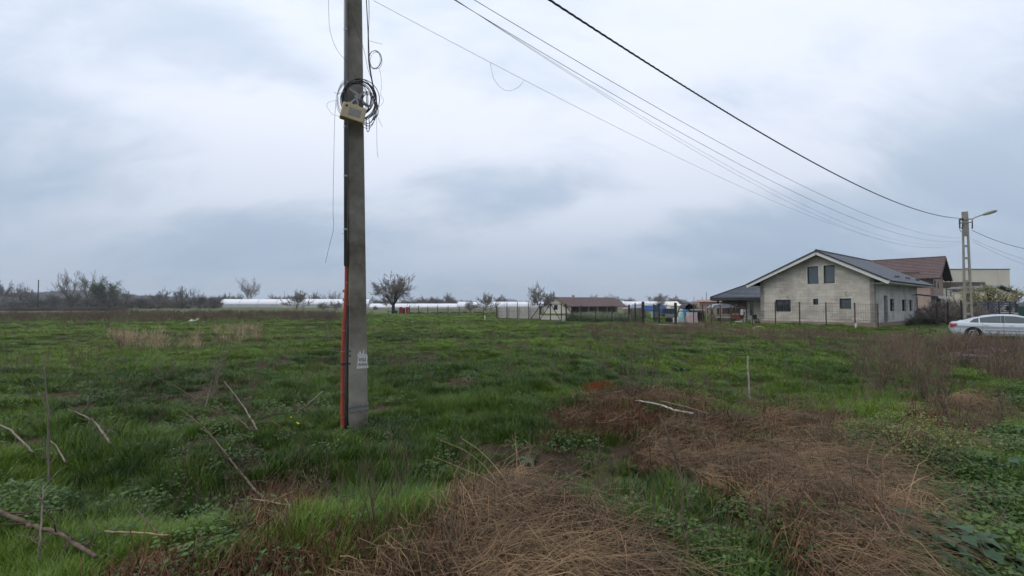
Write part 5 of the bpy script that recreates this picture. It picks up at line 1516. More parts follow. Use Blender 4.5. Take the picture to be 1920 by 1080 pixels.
# ================================================================== TREES
def grow_tree(seed, height, spread, trunk_h, trunk_r, levels, kids, twig_r, up=.15, lean=0.0, wob=.25, ratio=.62, twigs=True, nmain=5, angle=50, lenmul=1.0):
    """returns two MB: trunk (trunk + limbs) and crown (finer branches and twigs)"""
    rnd = random.Random(seed)
    T, C = MB(), MB(); tips = []
    def rv(): return Vector((rnd.gauss(0, 1), rnd.gauss(0, 1), rnd.gauss(0, 1)))
    def branch(p, d, L, r, lv):
        n = 5 if lv <= 1 else (4 if lv == 2 else 3)
        pts = [p.copy()]; rad = [r]; dirs = [d.copy()]
        for i in range(n):
            d = (d + rv() * wob * (.5 if lv == 0 else 1) * .45 + Vector((0, 0, up)) * (.5 if lv else 0)).normalized()
            p = p + d * (L / n); pts.append(p.copy()); dirs.append(d.copy())
            rad.append(max(twig_r, r * (1 - .72 * (i + 1) / n)))
        sides = 8 if lv == 0 else (5 if lv == 1 else (4 if lv == 2 else 3))
        (T if lv <= 1 else C).tube(pts, rad, sides, cap=False)
        if lv >= levels:
            tips.append((pts[-1], d)); return
        k = kids[min(lv, len(kids) - 1)]
        for j in range(k):
            t = .22 + .78 * (j + rnd.random()) / k
            i = min(n - 1, int(t * n)); f = t * n - i
            q = pts[i].lerp(pts[i + 1], f); dd = dirs[min(i + 1, n)]
            s = rv(); s = (s - dd * s.dot(dd)).normalized()
            a = R(angle) * rnd.uniform(.6, 1.15)
            nd = (dd * math.cos(a) + s * math.sin(a)).normalized()
            LL = L * ratio * rnd.uniform(.65, 1.15) * (1.1 - .45 * t)
            branch(q, nd, LL, max(twig_r, (rad[i] * (1 - f) + rad[i + 1] * f) * .62), lv + 1)
        if lv > 0:
            branch(pts[-1], d, L * .5, rad[-1], lv + 1)
    # trunk
    d = Vector((lean, 0, 1)).normalized()
    pts = [Vector((0, 0, -.3)), Vector((0, 0, 0)), d * trunk_h * .5 + rv() * .03 * trunk_h, d * trunk_h]
    pts = [Vector(q) for q in pts]
    T.tube(pts, [trunk_r * 1.35, trunk_r * 1.15, trunk_r, trunk_r * .85], 9, cap=False)
    L0 = (height - trunk_h) * .62 * lenmul
    for j in range(nmain):
        a = 2 * PI * (j + rnd.random() * .6) / nmain
        el = R(rnd.uniform(28, 62)) if j else R(82)
        sp = spread / max(height - trunk_h, .1)
        nd = Vector((math.cos(a) * math.cos(el) * sp, math.sin(a) * math.cos(el) * sp, math.sin(el))).normalized()
        st = pts[-1] - d * trunk_h * rnd.uniform(0, .25)
        branch(st, nd, L0 * rnd.uniform(.85, 1.1), trunk_r * (.5 if j else .62), 1)
    return T, C, tips

def fit_height(me_list, height):
    z = max(v.co.z for me in me_list for v in me.vertices)
    return height / z

def leaves_mb(tips, rnd, n, spread, size):
    m = MB(); vs = []; fs = []
    for p, d in tips:
        for _ in range(n):
            c = p + Vector((rnd.gauss(0, spread), rnd.gauss(0, spread), rnd.gauss(0, spread)))
            a = Vector((rnd.gauss(0, 1), rnd.gauss(0, 1), rnd.gauss(0, .7))).normalized(); b = a.orthogonal().normalized()
            s = size * rnd.uniform(.6, 1.3); o = len(vs)
            vs += [c - a * s, c + b * s * .4, c + a * s, c - b * s * .4]; fs.append((o, o + 1, o + 2, o + 3))
    m.add(vs, fs)
    return m

TREES = {}
def tree_kind(key, mats, leaf=None, **kw):
    T, C, tips = grow_tree(**kw)
    a = T.mesh(key + '_trunk', mats[0]); b = C.mesh(key + '_crown', mats[1]); c = None
    hgt = max(v.co.z for v in b.vertices)
    if leaf:
        rnd = random.Random(kw['seed'] + 5)
        c = leaves_mb(tips, rnd, leaf[1], leaf[2], leaf[3]).mesh(key + '_foliage', leaf[0])
    TREES[key] = (a, b, c, hgt, max(abs(v.co.x) for v in b.vertices))
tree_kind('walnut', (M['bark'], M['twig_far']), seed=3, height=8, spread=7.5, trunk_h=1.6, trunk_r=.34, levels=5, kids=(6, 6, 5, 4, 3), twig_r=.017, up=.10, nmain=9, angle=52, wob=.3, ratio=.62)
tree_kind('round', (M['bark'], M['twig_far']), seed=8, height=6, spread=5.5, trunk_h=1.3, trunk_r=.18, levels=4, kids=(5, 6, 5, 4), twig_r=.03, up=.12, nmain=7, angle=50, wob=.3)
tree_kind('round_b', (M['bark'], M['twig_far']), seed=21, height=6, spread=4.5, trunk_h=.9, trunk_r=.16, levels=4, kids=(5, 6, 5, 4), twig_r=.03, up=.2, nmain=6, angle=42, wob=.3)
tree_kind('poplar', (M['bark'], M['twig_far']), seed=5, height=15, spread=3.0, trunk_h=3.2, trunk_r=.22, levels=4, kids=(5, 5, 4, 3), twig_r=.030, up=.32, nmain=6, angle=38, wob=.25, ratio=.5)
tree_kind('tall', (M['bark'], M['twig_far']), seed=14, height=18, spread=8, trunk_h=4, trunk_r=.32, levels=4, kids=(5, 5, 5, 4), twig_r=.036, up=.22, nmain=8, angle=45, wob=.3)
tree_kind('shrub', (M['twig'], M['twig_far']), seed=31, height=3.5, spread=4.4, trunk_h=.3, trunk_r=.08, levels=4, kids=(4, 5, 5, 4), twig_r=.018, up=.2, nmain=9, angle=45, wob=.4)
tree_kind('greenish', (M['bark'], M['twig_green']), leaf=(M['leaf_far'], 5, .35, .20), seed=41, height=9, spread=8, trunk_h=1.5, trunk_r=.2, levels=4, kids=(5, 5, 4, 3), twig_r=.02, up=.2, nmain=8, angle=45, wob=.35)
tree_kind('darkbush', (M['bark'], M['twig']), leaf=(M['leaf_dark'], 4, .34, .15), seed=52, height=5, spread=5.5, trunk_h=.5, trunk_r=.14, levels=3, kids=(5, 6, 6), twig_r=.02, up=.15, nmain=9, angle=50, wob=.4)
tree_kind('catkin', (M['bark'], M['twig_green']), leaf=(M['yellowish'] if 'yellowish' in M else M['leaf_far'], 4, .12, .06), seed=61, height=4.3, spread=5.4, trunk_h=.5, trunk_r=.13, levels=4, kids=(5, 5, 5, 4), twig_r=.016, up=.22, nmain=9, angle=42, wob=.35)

def tree(kind, label, px, ytop, d, group=None, ybase=None, rz=0, wpx=None, name='tree', cat='tree'):
    a, b, c, hg, hw = TREES[kind]
    base = at(px, 600, d); base = Vector((base.x, d, H(base.x, d)))
    if ybase: base.z = at(px, ybase, d).z
    s = (at(px, ytop, d).z - base.z) / hg
    sx = s if not wpx else (wpx / 2 / F * d) / (hw * .92)
    r = thing(name, label, cat, base, rz, group)
    r.scale = (sx, sx, s)
    obj('trunk', a, r); obj('crown', b, r)
    if c: obj('foliage', c, r)
    return r
BG = 'trees and shrubs along the far edge of the field'
tree('walnut', 'big wide bare walnut tree just right of the concrete pole', 737.5, 505, 97, wpx=86, rz=.4)
tree('round', 'smaller round bare tree at the left end of the farmhouse', 1014, 524, 92, wpx=62, rz=1.0)
tree('tall', 'slim bare tree rising behind the longest polytunnel', 466, 516, 285, ybase=577, wpx=44)
tree('poplar', 'left of two tall thin bare trees at the left tree line', 129, 503, 178, ybase=577, rz=.4, wpx=42)
tree('poplar', 'right of two tall thin bare trees at the left tree line', 162, 504, 182, ybase=577, rz=2.6, wpx=36)
tree('greenish', 'greening round willow beside the two tall thin bare trees', 192, 519, 168, ybase=578, wpx=58)
tree('shrub', 'tangled bare shrub in front of the middle of the longest polytunnel', 556, 541, 165, ybase=579, wpx=54, rz=.7)
tree('darkbush', 'dark bush in front of the longest polytunnel, left of the concrete pole', 604, 565, 150, ybase=581, wpx=30, name='bush', cat='bush')
tree('shrub', 'bare shrub against the right end of the longest polytunnel', 630, 562, 152, ybase=581, wpx=34, rz=2.0)
tree('shrub', 'thin bare bush in the open field just left of the concrete pole', 612, 579, 46, wpx=44, rz=1.2, name='bush', cat='bush')
tree('shrub', 'bare bushy tree in front of the pale polytunnel, mid picture', 910, 545, 150, ybase=583, wpx=52, rz=.3)
tree('darkbush', 'grey green bush right of the lettering height, before the pale polytunnel'.replace(' right of the lettering height,', ' low and round,'), 880, 562, 140, ybase=583, wpx=30, name='bush', cat='bush')
tree('round_b', 'small bare tree behind the low polytunnel left of the pale one', 841, 547, 290, ybase=577, wpx=26)
tree('round', 'wide bare tree right of the bushy one, above the pale polytunnel', 941, 549, 300, ybase=577, wpx=46, rz=.5)
tree('darkbush', 'dark bush growing between the low polytunnel and the mesh fence', 703, 572, 160, ybase=582, wpx=12, name='bush', cat='bush')
tree('round_b', 'bare tree behind the farmhouse, right part of its roof', 1112, 552, 210, ybase=576, wpx=40)
tree('round', 'bare tree behind the farmhouse, at the right end of its roof', 1152, 549, 230, ybase=576, wpx=40, rz=2)
tree('round_b', 'bare brown tree behind the whitish polytunnel', 1236, 549, 260, ybase=576, wpx=54, rz=.6)
tree('round', 'bare tree right of the brown one, above the white roofed shed', 1268, 551, 250, ybase=576, wpx=34, rz=.1)
tree('shrub', 'bare shrub in front of the whitish polytunnel', 1238, 555, 120, ybase=582, wpx=26, rz=.6)
tree('round_b', 'small distant bare tree right of the farmhouse roof', 1180, 556, 250, ybase=576, wpx=30, rz=.9)
tree('darkbush', 'olive bush behind the black arched shelter', 1304, 563, 75, wpx=26, name='bush', cat='bush')
tree('catkin', 'spreading olive tinged bare tree behind the far ladder pole', 1862, 527, 52, wpx=104)
tree('shrub', 'bare pruned shrub left of the far ladder pole', 1785, 548, 48, wpx=52, rz=.5)
tree('shrub', 'bare shrub close behind the right end of the grey house', 1762, 556, 50, wpx=44, rz=1.5)
for k, (px, yt, w, kd, d, lab) in enumerate((
        (8, 524, 46, 'round_b', 230, 'bare grey tree at the left picture edge'), (38, 528, 36, 'poplar', 240, 'tall bare tree second from the left picture edge'), (58, 533, 30, 'round', 240, 'small bare tree left of the dark wooden pole'),
        (97, 548, 44, 'darkbush', 190, 'dark round bush right of the dark wooden pole'), (135, 545, 46, 'darkbush', 185, 'dark bush under the left tall thin tree'),
        (172, 550, 60, 'darkbush', 172, 'dark bush at the foot of the greening willow, left side'), (214, 540, 46, 'darkbush', 175, 'dark bush at the right of the greening willow'),
        (235, 535, 26, 'round', 190, 'small bare tree right of the greening willow'), (262, 556, 50, 'darkbush', 200, 'low green bush left of the bare pair'),
        (298, 537, 40, 'round', 200, 'bare tree left of the thin wooden pole'), (305, 558, 30, 'shrub', 170, 'reddish low shrub before the bare tree'),
        (335, 535, 28, 'round_b', 205, 'bare tree directly behind the thin wooden pole'), (356, 536, 26, 'poplar', 205, 'bare upright tree right of the thin wooden pole'),
        (376, 549, 40, 'darkbush', 195, 'dark green bush left of the polytunnel end'), (400, 552, 40, 'darkbush', 200, 'dark green bush at the polytunnel end'),
        (386, 563, 20, 'shrub', 165, 'small brown shrub before the dark green bushes'), (20, 555, 60, 'darkbush', 200, 'dark wide bush at the left picture edge'),
        (60, 556, 50, 'darkbush', 205, 'dark bush right behind the dark wooden pole'))):
    tree(kd, lab, px, yt, d, BG, ybase=577.5, wpx=w, rz=k * 1.3)
for k, (px, yt, w, kd, d, lab) in enumerate((
        (425, 547, 26, 'round_b', 330, 'bare tree just above the left end of the longest polytunnel'), (443, 551, 26, 'greenish', 320, 'small green tinged tree left of the slim bare tree'), (512, 548, 30, 'round', 330, 'low bare tree right of the slim bare tree'),
        (560, 541, 34, 'round', 330, 'bare tree rising behind the tangled shrub'), (590, 545, 30, 'round_b', 340, 'pinkish bare tree behind the polytunnel, second right of the tangled shrub'), (625, 543, 36, 'tall', 340, 'bare tree group member nearest the concrete pole on its left'),
        (790, 552, 30, 'round', 330, 'low bare tree right of the walnut crown'), (815, 554, 30, 'round_b', 330, 'second low bare tree right of the walnut crown'), (700, 553, 28, 'round', 330, 'low bare tree between the concrete pole and the walnut crown'))):
    tree(kd, lab, px, yt, d, BG, ybase=576, wpx=w, rz=k * 1.7)

# ================================================================== SCATTER (geometry nodes, real placed geometry)
def variants(name, meshes):
    c = bpy.data.collections.new(name)
    for i, me in enumerate(meshes):
        c.objects.link(bpy.data.objects.new(f'{name}_{i:02d}', me))
    return c
def scatter(name, pts, rot, scl, idx, tint, coll, label=None, cat=None, kind='stuff'):
    n = len(pts)
    me = bpy.data.meshes.new(name); me.vertices.add(n)
    me.vertices.foreach_set('co', np.asarray(pts, np.float32).ravel())
    for nm, ty, arr in (('rot', 'FLOAT_VECTOR', rot), ('scl', 'FLOAT_VECTOR', scl), ('idx', 'INT', idx), ('tint', 'FLOAT', tint)):
        a = me.attributes.new(nm, ty, 'POINT')
        a.data.foreach_set('vector' if ty == 'FLOAT_VECTOR' else 'value', np.asarray(arr, np.int32 if ty == 'INT' else np.float32).ravel())
    o = obj(name, me)
    g = bpy.data.node_groups.new(name + '_nodes', 'GeometryNodeTree')
    g.interface.new_socket('Geometry', in_out='INPUT', socket_type='NodeSocketGeometry'); g.interface.new_socket('Geometry', in_out='OUTPUT', socket_type='NodeSocketGeometry')
    N, L = g.nodes, g.links
    gi = N.new('NodeGroupInput'); go = N.new('NodeGroupOutput')
    m2p = N.new('GeometryNodeMeshToPoints'); L.new(gi.outputs[0], m2p.inputs[0])
    iop = N.new('GeometryNodeInstanceOnPoints'); L.new(m2p.outputs[0], iop.inputs['Points'])
    ci = N.new('GeometryNodeCollectionInfo'); ci.inputs['Collection'].default_value = coll; ci.inputs['Separate Children'].default_value = True; ci.inputs['Reset Children'].default_value = True
    L.new(ci.outputs[0], iop.inputs['Instance']); iop.inputs['Pick Instance'].default_value = True
    def attr(nm, ty):
        x = N.new('GeometryNodeInputNamedAttribute'); x.data_type = ty; x.inputs['Name'].default_value = nm; return x.outputs[0]
    L.new(attr('idx', 'INT'), iop.inputs['Instance Index'])
    e = N.new('FunctionNodeEulerToRotation'); L.new(attr('rot', 'FLOAT_VECTOR'), e.inputs[0]); L.new(e.outputs[0], iop.inputs['Rotation'])
    L.new(attr('scl', 'FLOAT_VECTOR'), iop.inputs['Scale'])
    L.new(iop.outputs[0], go.inputs[0])
    md = o.modifiers.new('scatter', 'NODES'); md.node_group = g
    tag(o, label, cat, None, kind)
    return o

def blade_tuft(seed, n, h, r, w, bend, mt, segs=3, lean=(0, 0), jit=.35):
    rs = np.random.RandomState(seed); vs = []; fs = []
    for i in range(n):
        a = rs.rand() * 6.283; q = r * math.sqrt(rs.rand()); bx, by = q * math.cos(a), q * math.sin(a)
        d = a + rs.randn() * .6; hh = h * (1 + jit * rs.randn() * .6); hh = max(hh, h * .3); bd = bend * hh * (.4 + rs.rand()); ww = w * (.6 + .7 * rs.rand())
        cx, sy = math.cos(d), math.sin(d); px, py = -sy, cx; tw = rs.rand() * .8
        o = len(vs)
        for k in range(segs + 1):
            t = k / segs; off = bd * t ** 1.8; z = hh * (t - .22 * bend * t ** 3 * 1.3)
            x = bx + cx * off + lean[0] * hh * t; y = by + sy * off + lean[1] * hh * t
            wd = ww * (1 - t ** 1.6) * .5
            if k < segs: vs += [(x - px * wd, y - py * wd, z), (x + px * wd, y + py * wd, z + tw * wd)]
            else: vs.append((x, y, z))
        for k in range(segs - 1): fs.append((o + 2 * k, o + 2 * k + 1, o + 2 * k + 3, o + 2 * k + 2))
        fs.append((o + 2 * segs - 2, o + 2 * segs - 1, o + 2 * segs))
    me = bpy.data.meshes.new('tuft'); me.from_pydata(vs, [], fs); me.materials.append(mt); me.update(); return me

def strand_mat(seed, n, L, r, w, mt, height=.12, direction=None, spreadang=1.2, segs=4):
    """tangle of lying strands"""
    rs = np.random.RandomState(seed); vs = []; fs = []
    for i in range(n):
        a = rs.rand() * 6.283; q = r * math.sqrt(rs.rand()); x, y = q * math.cos(a), q * math.sin(a)
        d = (direction + rs.randn() * spreadang) if direction is not None else rs.rand() * 6.283
        z = rs.rand() * height; l = L * (.4 + .9 * rs.rand()); ww = w * (.5 + rs.rand()); tilt = rs.randn() * .22; curl = rs.randn() * .5
        o = len(vs)
        for k in range(segs + 1):
            t = k / segs
            wd = ww * (1 - .7 * t) * .5; px, py = -math.sin(d), math.cos(d)
            vs += [(x - px * wd, y - py * wd, z), (x + px * wd, y + py * wd, z + wd * .6)]
            st = l / segs; x += math.cos(d) * st; y += math.sin(d) * st; z = max(.0, z + tilt * st + .03 * rs.randn()); d += curl / segs + rs.randn() * .12; tilt -= .12
        for k in range(segs): fs.append((o + 2 * k, o + 2 * k + 1, o + 2 * k + 3, o + 2 * k + 2))
    me = bpy.data.meshes.new('strands'); me.from_pydata(vs, [], fs); me.materials.append(mt); me.update(); return me

def stalk_weed(seed, n, h, mt, r=.1, rad=.0022, br=7, head=None):
    """thin upright branched dry stalks"""
    rnd = random.Random(seed); m = MB()
    for i in range(n):
        a = rnd.random() * 6.28; q = r * rnd.random()
        p = Vector((q * math.cos(a), q * math.sin(a), -.02)); d = Vector((rnd.gauss(0, .18), rnd.gauss(0, .18), 1)).normalized()
        hh = h * rnd.uniform(.6, 1.15); pts = [p]
        for k in range(4):
            d = (d + Vector((rnd.gauss(0, .08), rnd.gauss(0, .08), 0))).normalized(); pts.append(pts[-1] + d * hh / 4)
        m.tube(pts, [rad * 1.3, rad * 1.15, rad, rad * .8, rad * .5], 3, cap=False)
        for j in range(br):
            t = rnd.uniform(.35, 1); k = min(3, int(t * 4)); s = pts[k].lerp(pts[k + 1], t * 4 - k)
            a = rnd.random() * 6.28; L = hh * .3 * rnd.uniform(.5, 1.1) * (1.3 - t)
            e = s + Vector((math.cos(a) * L * .6, math.sin(a) * L * .6, L * .9))
            m.tube([s, s.lerp(e, .5) + Vector((0, 0, -.01)), e], [rad * .7, rad * .6, rad * .4], 3, cap=False)
            if head:
                c = e; sz = head * rnd.uniform(.6, 1.3)
                for _ in range(2):
                    u = Vector((rnd.gauss(0, 1), rnd.gauss(0, 1), rnd.gauss(0, 1))).normalized(); v = u.orthogonal().normalized()
                    m.add([c - u * sz, c + v * sz * .6, c + u * sz, c - v * sz * .6], [(0, 1, 2, 3)])
    return m.mesh('stalks', mt)

def herb(seed, n, h, r, leaf, mt, fmt=None, nf=0, fsz=.01, round_=.8):
    """low leafy plant: small folded leaves at different heights (+ flower flecks)"""
    rs = np.random.RandomState(seed); m = MB()
    for i in range(n):
        a = rs.rand() * 6.283; q = r * math.sqrt(rs.rand()); z = h * (.25 + .75 * rs.rand()) * (1 - .5 * (q / r) ** 2)
        c = Vector((q * math.cos(a), q * math.sin(a), z)); d = a + rs.randn() * .7; l = leaf * (.6 + .8 * rs.rand()); dr = rs.randn() * .3 - .1
        f = Vector((math.cos(d), math.sin(d), dr)).normalized(); s = Vector((-f.y, f.x, rs.randn() * .25)).normalized(); up = f.cross(s); up = up if up.z > 0 else -up
        w = l * round_ * .5
        vs = [c, c + f * l * .45 + s * w + up * w * .25, c + f * l + up * -l * .12, c + f * l * .45 - s * w + up * w * .25, c + f * l * .5]
        m.add(vs, [(0, 1, 4), (1, 2, 4), (2, 3, 4), (3, 0, 4)], 0)
    for i in range(nf):
        a = rs.rand() * 6.283; q = r * math.sqrt(rs.rand()); c = Vector((q * math.cos(a), q * math.sin(a), h * (1 + .3 * rs.rand())))
        for _ in range(3):
            u = Vector(rs.randn(3) * (1, 1, .5)).normalized(); v = u.orthogonal().normalized(); s = fsz * (.6 + .8 * rs.rand()); k = c + Vector(rs.randn(3) * fsz * .8)
            m.add([k - u * s, k + v * s, k + u * s, k - v * s], [(0, 1, 2, 3)], 1)
    return m.mesh('herb', [mt] + ([fmt] if fmt else []))

rs = np.random.RandomState(12)
def sample(n, r0, r1, pw, az=62):
    """random ground points in the sector ahead; density falls with distance like r**-pw"""
    e = 2 - pw
    u = rs.rand(n); r = (r0 ** e + u * (r1 ** e - r0 ** e)) ** (1 / e)
    a = np.radians((rs.rand(n) * 2 - 1) * az)
    x, y = r * np.sin(a), r * np.cos(a)
    return x, y, r
def pix(x, y):
    return proj(x, y, hz(x, y) + .03)
def region(x, y, polys, jit=14):
    px, py = pix(x, y)
    s = np.clip((py - 572) / 250, .12, 1.4)
    jx = (vnoise(x, y, .35, 11) - .5) * 4 * jit * s + (vnoise(x, y, .1, 15) - .5) * 3 * jit * s; jy = (vnoise(x, y, .35, 12) - .5) * 2.2 * jit * s + (vnoise(x, y, .1, 13) - .5) * 1.6 * jit * s
    out = np.zeros(x.shape, bool)
    for p in polys: out |= poly_mask(px + jx, py + jy, p)
    return out
# plan of the ground cover (photo columns/rows projected on the ground)
STRAW_A = [[(120, 1150), (300, 1075), (430, 1040), (560, 1020), (660, 1005), (760, 975), (850, 960), (890, 930), (960, 930), (1010, 965), (1080, 1005), (1150, 1040), (1205, 1080), (1230, 1150)]]
STRAW_B = [[(1215, 825), (1270, 800), (1340, 790), (1440, 800), (1500, 820), (1580, 845), (1640, 880), (1640, 910), (1700, 945), (1770, 965), (1740, 1020), (1700, 1080), (1700, 1200), (1560, 1200), (1530, 1060), (1455, 980), (1380, 945), (1290, 905), (1212, 870)],
           [(1700, 765), (1780, 757), (1870, 780), (1890, 800), (1830, 805), (1760, 815), (1690, 795)], [(1620, 820), (1760, 830), (1800, 850), (1700, 880), (1620, 860)],
           [(1370, 765), (1500, 770), (1620, 800), (1500, 830)]]
BARE = [[(1030, 800), (1060, 765), (1100, 745), (1230, 735), (1330, 760), (1300, 800), (1210, 830), (1120, 815), (1050, 825)], [(455, 965), (500, 945), (560, 925), (590, 945), (560, 975), (470, 985)], [(320, 885), (345, 872), (365, 890), (330, 900)]]
BROWN = [[(1290, 612), (1500, 619), (1640, 621), (1760, 612), (1790, 618), (1980, 612), (1980, 640), (1800, 668), (1700, 690), (1620, 680), (1560, 660), (1420, 640), (1290, 632)],
         [(1090, 612), (1290, 614), (1300, 640), (1180, 640), (1090, 630)], [(1810, 640), (2000, 620), (2000, 720), (1880, 720), (1810, 690)], [(1600, 690), (1780, 690), (1790, 740), (1620, 740)]]
HERBY = [[(1760, 900), (1860, 840), (2050, 780), (2050, 1200), (1600, 1200), (1680, 1010), (1800, 960)], [(1850, 720), (2050, 740), (2050, 900), (1850, 870)], [(-200, 900), (30, 910), (90, 960), (60, 1000), (-200, 1040)]]
PALE = [[(1590, 815), (1680, 800), (1800, 850), (1860, 900), (1700, 905), (1600, 870)]]
TANW = [[(205, 624), (300, 620), (312, 656), (240, 658), (215, 650)], [(330, 628), (380, 626), (384, 656), (335, 658)], [(395, 615), (440, 612), (490, 618), (495, 645), (450, 646), (395, 642)]]

GT = variants('grass_tuft', [blade_tuft(i, 60, .10 + .02 * (i % 3), .08, .0058, .42 + .1 * (i % 2), M['grass']) for i in range(6)] + [blade_tuft(20 + i, 50, .13, .085, .0064, .55, M['grass2'], segs=4) for i in range(4)])
x, y, r = sample(160000, 1.6, 90, 1.1)
straw = region(x, y, STRAW_A + STRAW_B); bare = region(x, y, BARE); brown = region(x, y, BROWN, 10); tanw = region(x, y, TANW, 8)
clump = vnoise(x, y, .36, 21) * .55 + vnoise(x, y, 1.1, 22) * .45
gpatch = (.6 * vnoise(x, y, .5, 81) + .4 * vnoise(x, y, 1.3, 82)) > .55
keep = rs.rand(len(x)) < np.where(straw, np.where(gpatch, .85, .22), np.where(bare, .16, np.where(brown, .8, np.where(tanw, .3, 1.0))))
keep &= rs.rand(len(x)) < np.clip((clump - .22) * 4.5, .25, 1)
keep &= ~((np.abs(x - NPX) < .14) & (np.abs(y - NPY - .12) < .2))
dist_house = (x - 25.6) * S_.x + (y - 34.1) * S_.y; dist_h2 = (x - 25.6) * G_.x + (y - 34.1) * G_.y
keep &= ~((dist_house > -.3) & (dist_h2 > -.3) & (dist_house < 16) & (dist_h2 < 8.2))
x, y, r, clump, brown = (a[keep] for a in (x, y, r, clump, brown))
n = len(x)
grow = np.clip(-.25 + 2.7 * clump, .32, 1.4) * (.8 + .4 * rs.rand(n))
grow *= 1 - .45 * np.exp(-(((x - NPX) / .5) ** 2 + ((y - 6.0) / .5) ** 2))
far = np.clip(r / 9, 1, 12)
sxy = np.sqrt(grow) * far ** .45; sz = grow * np.interp(r, [0, 5.5, 8, 12], [.72, .8, .95, .8]) * np.where(brown, .8, 1)
# long dark grass round the hollow and in the middle distance patches
long_ = (vnoise(x, y, 2.2, 31) > .52) | (np.exp(-(((x + 2.3) / 1.9) ** 2 + ((y - 4.6) / 1.2) ** 2)) > .4)
idx = np.where(long_ & (rs.rand(n) < .4) & (r < 26), rs.randint(6, 10, n), rs.randint(0, 6, n))
rot = np.stack([rs.randn(n) * .12, rs.randn(n) * .12, rs.rand(n) * 6.283], -1)
tint = np.clip(.5 + .9 * (vnoise(x, y, 3.5, 41) - .5) + .5 * (vnoise(x, y, .8, 42) - .5) + .25 * sstep(8, 30, r) - .3 * (idx >= 6), 0, 1)
scatter('grass', np.stack([x, y, hz(x, y) - .01], -1), rot, np.stack([sxy, sxy, sz], -1), idx, tint, GT, 'lush green spring grass in uneven clumps covering the field', 'grass')

# dead straw
SM = variants('straw_mat', [strand_mat(i, 40, .55, .16, .0036, M['straw'], .15, direction=-.9, spreadang=.42, segs=5) for i in range(6)])
x, y, r = sample(60000, 1.6, 14, .9)
k = region(x, y, STRAW_A + STRAW_B) | (region(x, y, BARE) & (rs.rand(len(x)) < .08))
x, y, r = x[k], y[k], r[k]; n = len(x)
k = rs.rand(n) < np.clip(.5 + 3.2 * (.5 * vnoise(x, y, .45, 51) + .5 * vnoise(x, y, 1.1, 58) - .57), .02, 1) * np.where((.6 * vnoise(x, y, .5, 81) + .4 * vnoise(x, y, 1.3, 82)) > .55, .25, 1); x, y, r = x[k], y[k], r[k]
lim = min(len(x), 4200); sel = rs.permutation(len(x))[:lim]; x, y, r = x[sel], y[sel], r[sel]; n = len(x)
tint = np.clip(-.1 + .9 * vnoise(x, y, .5, 52), 0, 1)
flow = (vnoise(x, y, 1.0, 53) - .5) * 2.6
s = .45 + .75 * rs.rand(n)
scatter('straw', np.stack([x, y, hz(x, y) + rs.rand(n) * .05], -1), np.stack([rs.randn(n) * .12, rs.randn(n) * .12, flow + rs.randn(n) * .3 + np.where(rs.rand(n) < .15, 2.0, 0)], -1), np.stack([s, s, s * (.7 + .8 * vnoise(x, y, .6, 54))], -1), rs.randint(0, 6, n), tint, SM, 'matted dead brown straw lying over the near ground', 'straw')
# fine brown litter on bare places
LM = variants('litter_mat', [strand_mat(60 + i, 60, .14, .14, .005, M['litter'], .03) for i in range(3)])
x, y, r = sample(40000, 1.6, 16, .9)
k = region(x, y, BARE + STRAW_A + STRAW_B); x, y = x[k], y[k]; sel = rs.permutation(len(x))[:2600]; x, y = x[sel], y[sel]; n = len(x); s = .8 + .7 * rs.rand(n)
scatter('plant_litter', np.stack([x, y, hz(x, y)], -1), np.stack([np.zeros(n), np.zeros(n), rs.rand(n) * 6.28], -1), np.stack([s, s, s], -1), rs.randint(0, 3, n), rs.rand(n), LM, 'rusty brown plant litter on bare earth', 'litter')

# standing dry weeds in front of the houses and on the right
WM = variants('dry_weed', [stalk_weed(i, 6, .5, M['weed'], .16, .0032, 8, .007) for i in range(5)])
def weeds(name, polys, cnt, r0, r1, sc, label, coll=WM, jit=10, tnt=None, pw=.5, cat='weeds', zs=1.0, az=62):
    x, y, r = sample(cnt * 12, r0, r1, pw, az)
    k = region(x, y, polys, jit); x, y, r = x[k], y[k], r[k]; sel = rs.permutation(len(x))[:cnt]; x, y, r = x[sel], y[sel], r[sel]; n = len(x)
    s = sc * (.6 + .8 * rs.rand(n)) * (.6 + .8 * vnoise(x, y, 2.5, 61))
    k = ~(((x - 25.6) * S_.x + (y - 34.1) * S_.y > -.3) & ((x - 25.6) * G_.x + (y - 34.1) * G_.y > -.3)); x, y, s = x[k], y[k], s[k]; n = len(x)
    nv = len(coll.objects)
    scatter(name, np.stack([x, y, hz(x, y)], -1), np.stack([rs.randn(n) * .12, rs.randn(n) * .12, rs.rand(n) * 6.28], -1), np.stack([s, s, s * zs], -1), rs.randint(0, nv, n), rs.rand(n) if tnt is None else np.full(n, tnt), coll, label, cat)
weeds('dry_weeds', BROWN, 1900, 9, 36, .72, 'thin dry reddish brown weeds standing before the houses and the car')
weeds('car_side_weeds', [[(1770, 626), (2010, 606), (2010, 680), (1770, 680)]], 420, 13, 27, 1.0, 'tall dry brown weeds hiding the lower half of the silver car')
weeds('right_edge_weeds', [[(1770, 645), (2100, 640), (2100, 790), (1900, 770), (1830, 720)], [(1600, 660), (1800, 660), (1790, 760), (1640, 750)]], 85, 6, 20, 1.1, 'upright brown twiggy weeds along the right side below the car', jit=10)
weeds('field_weeds', [[(-400, 589), (560, 588), (700, 592), (620, 602), (300, 606), (-400, 606)]], 4000, 38, 110, 1.5, 'band of tall dry reddish weeds across the field on the left', jit=2, pw=.9, zs=.9)
weeds('thin_field_weeds', [[(-200, 600), (700, 600), (1300, 612), (1900, 700), (1900, 820), (1000, 720), (-200, 760)]], 1500, 6, 55, .75, 'scattered thin dry stalks standing in the green grass', jit=12)
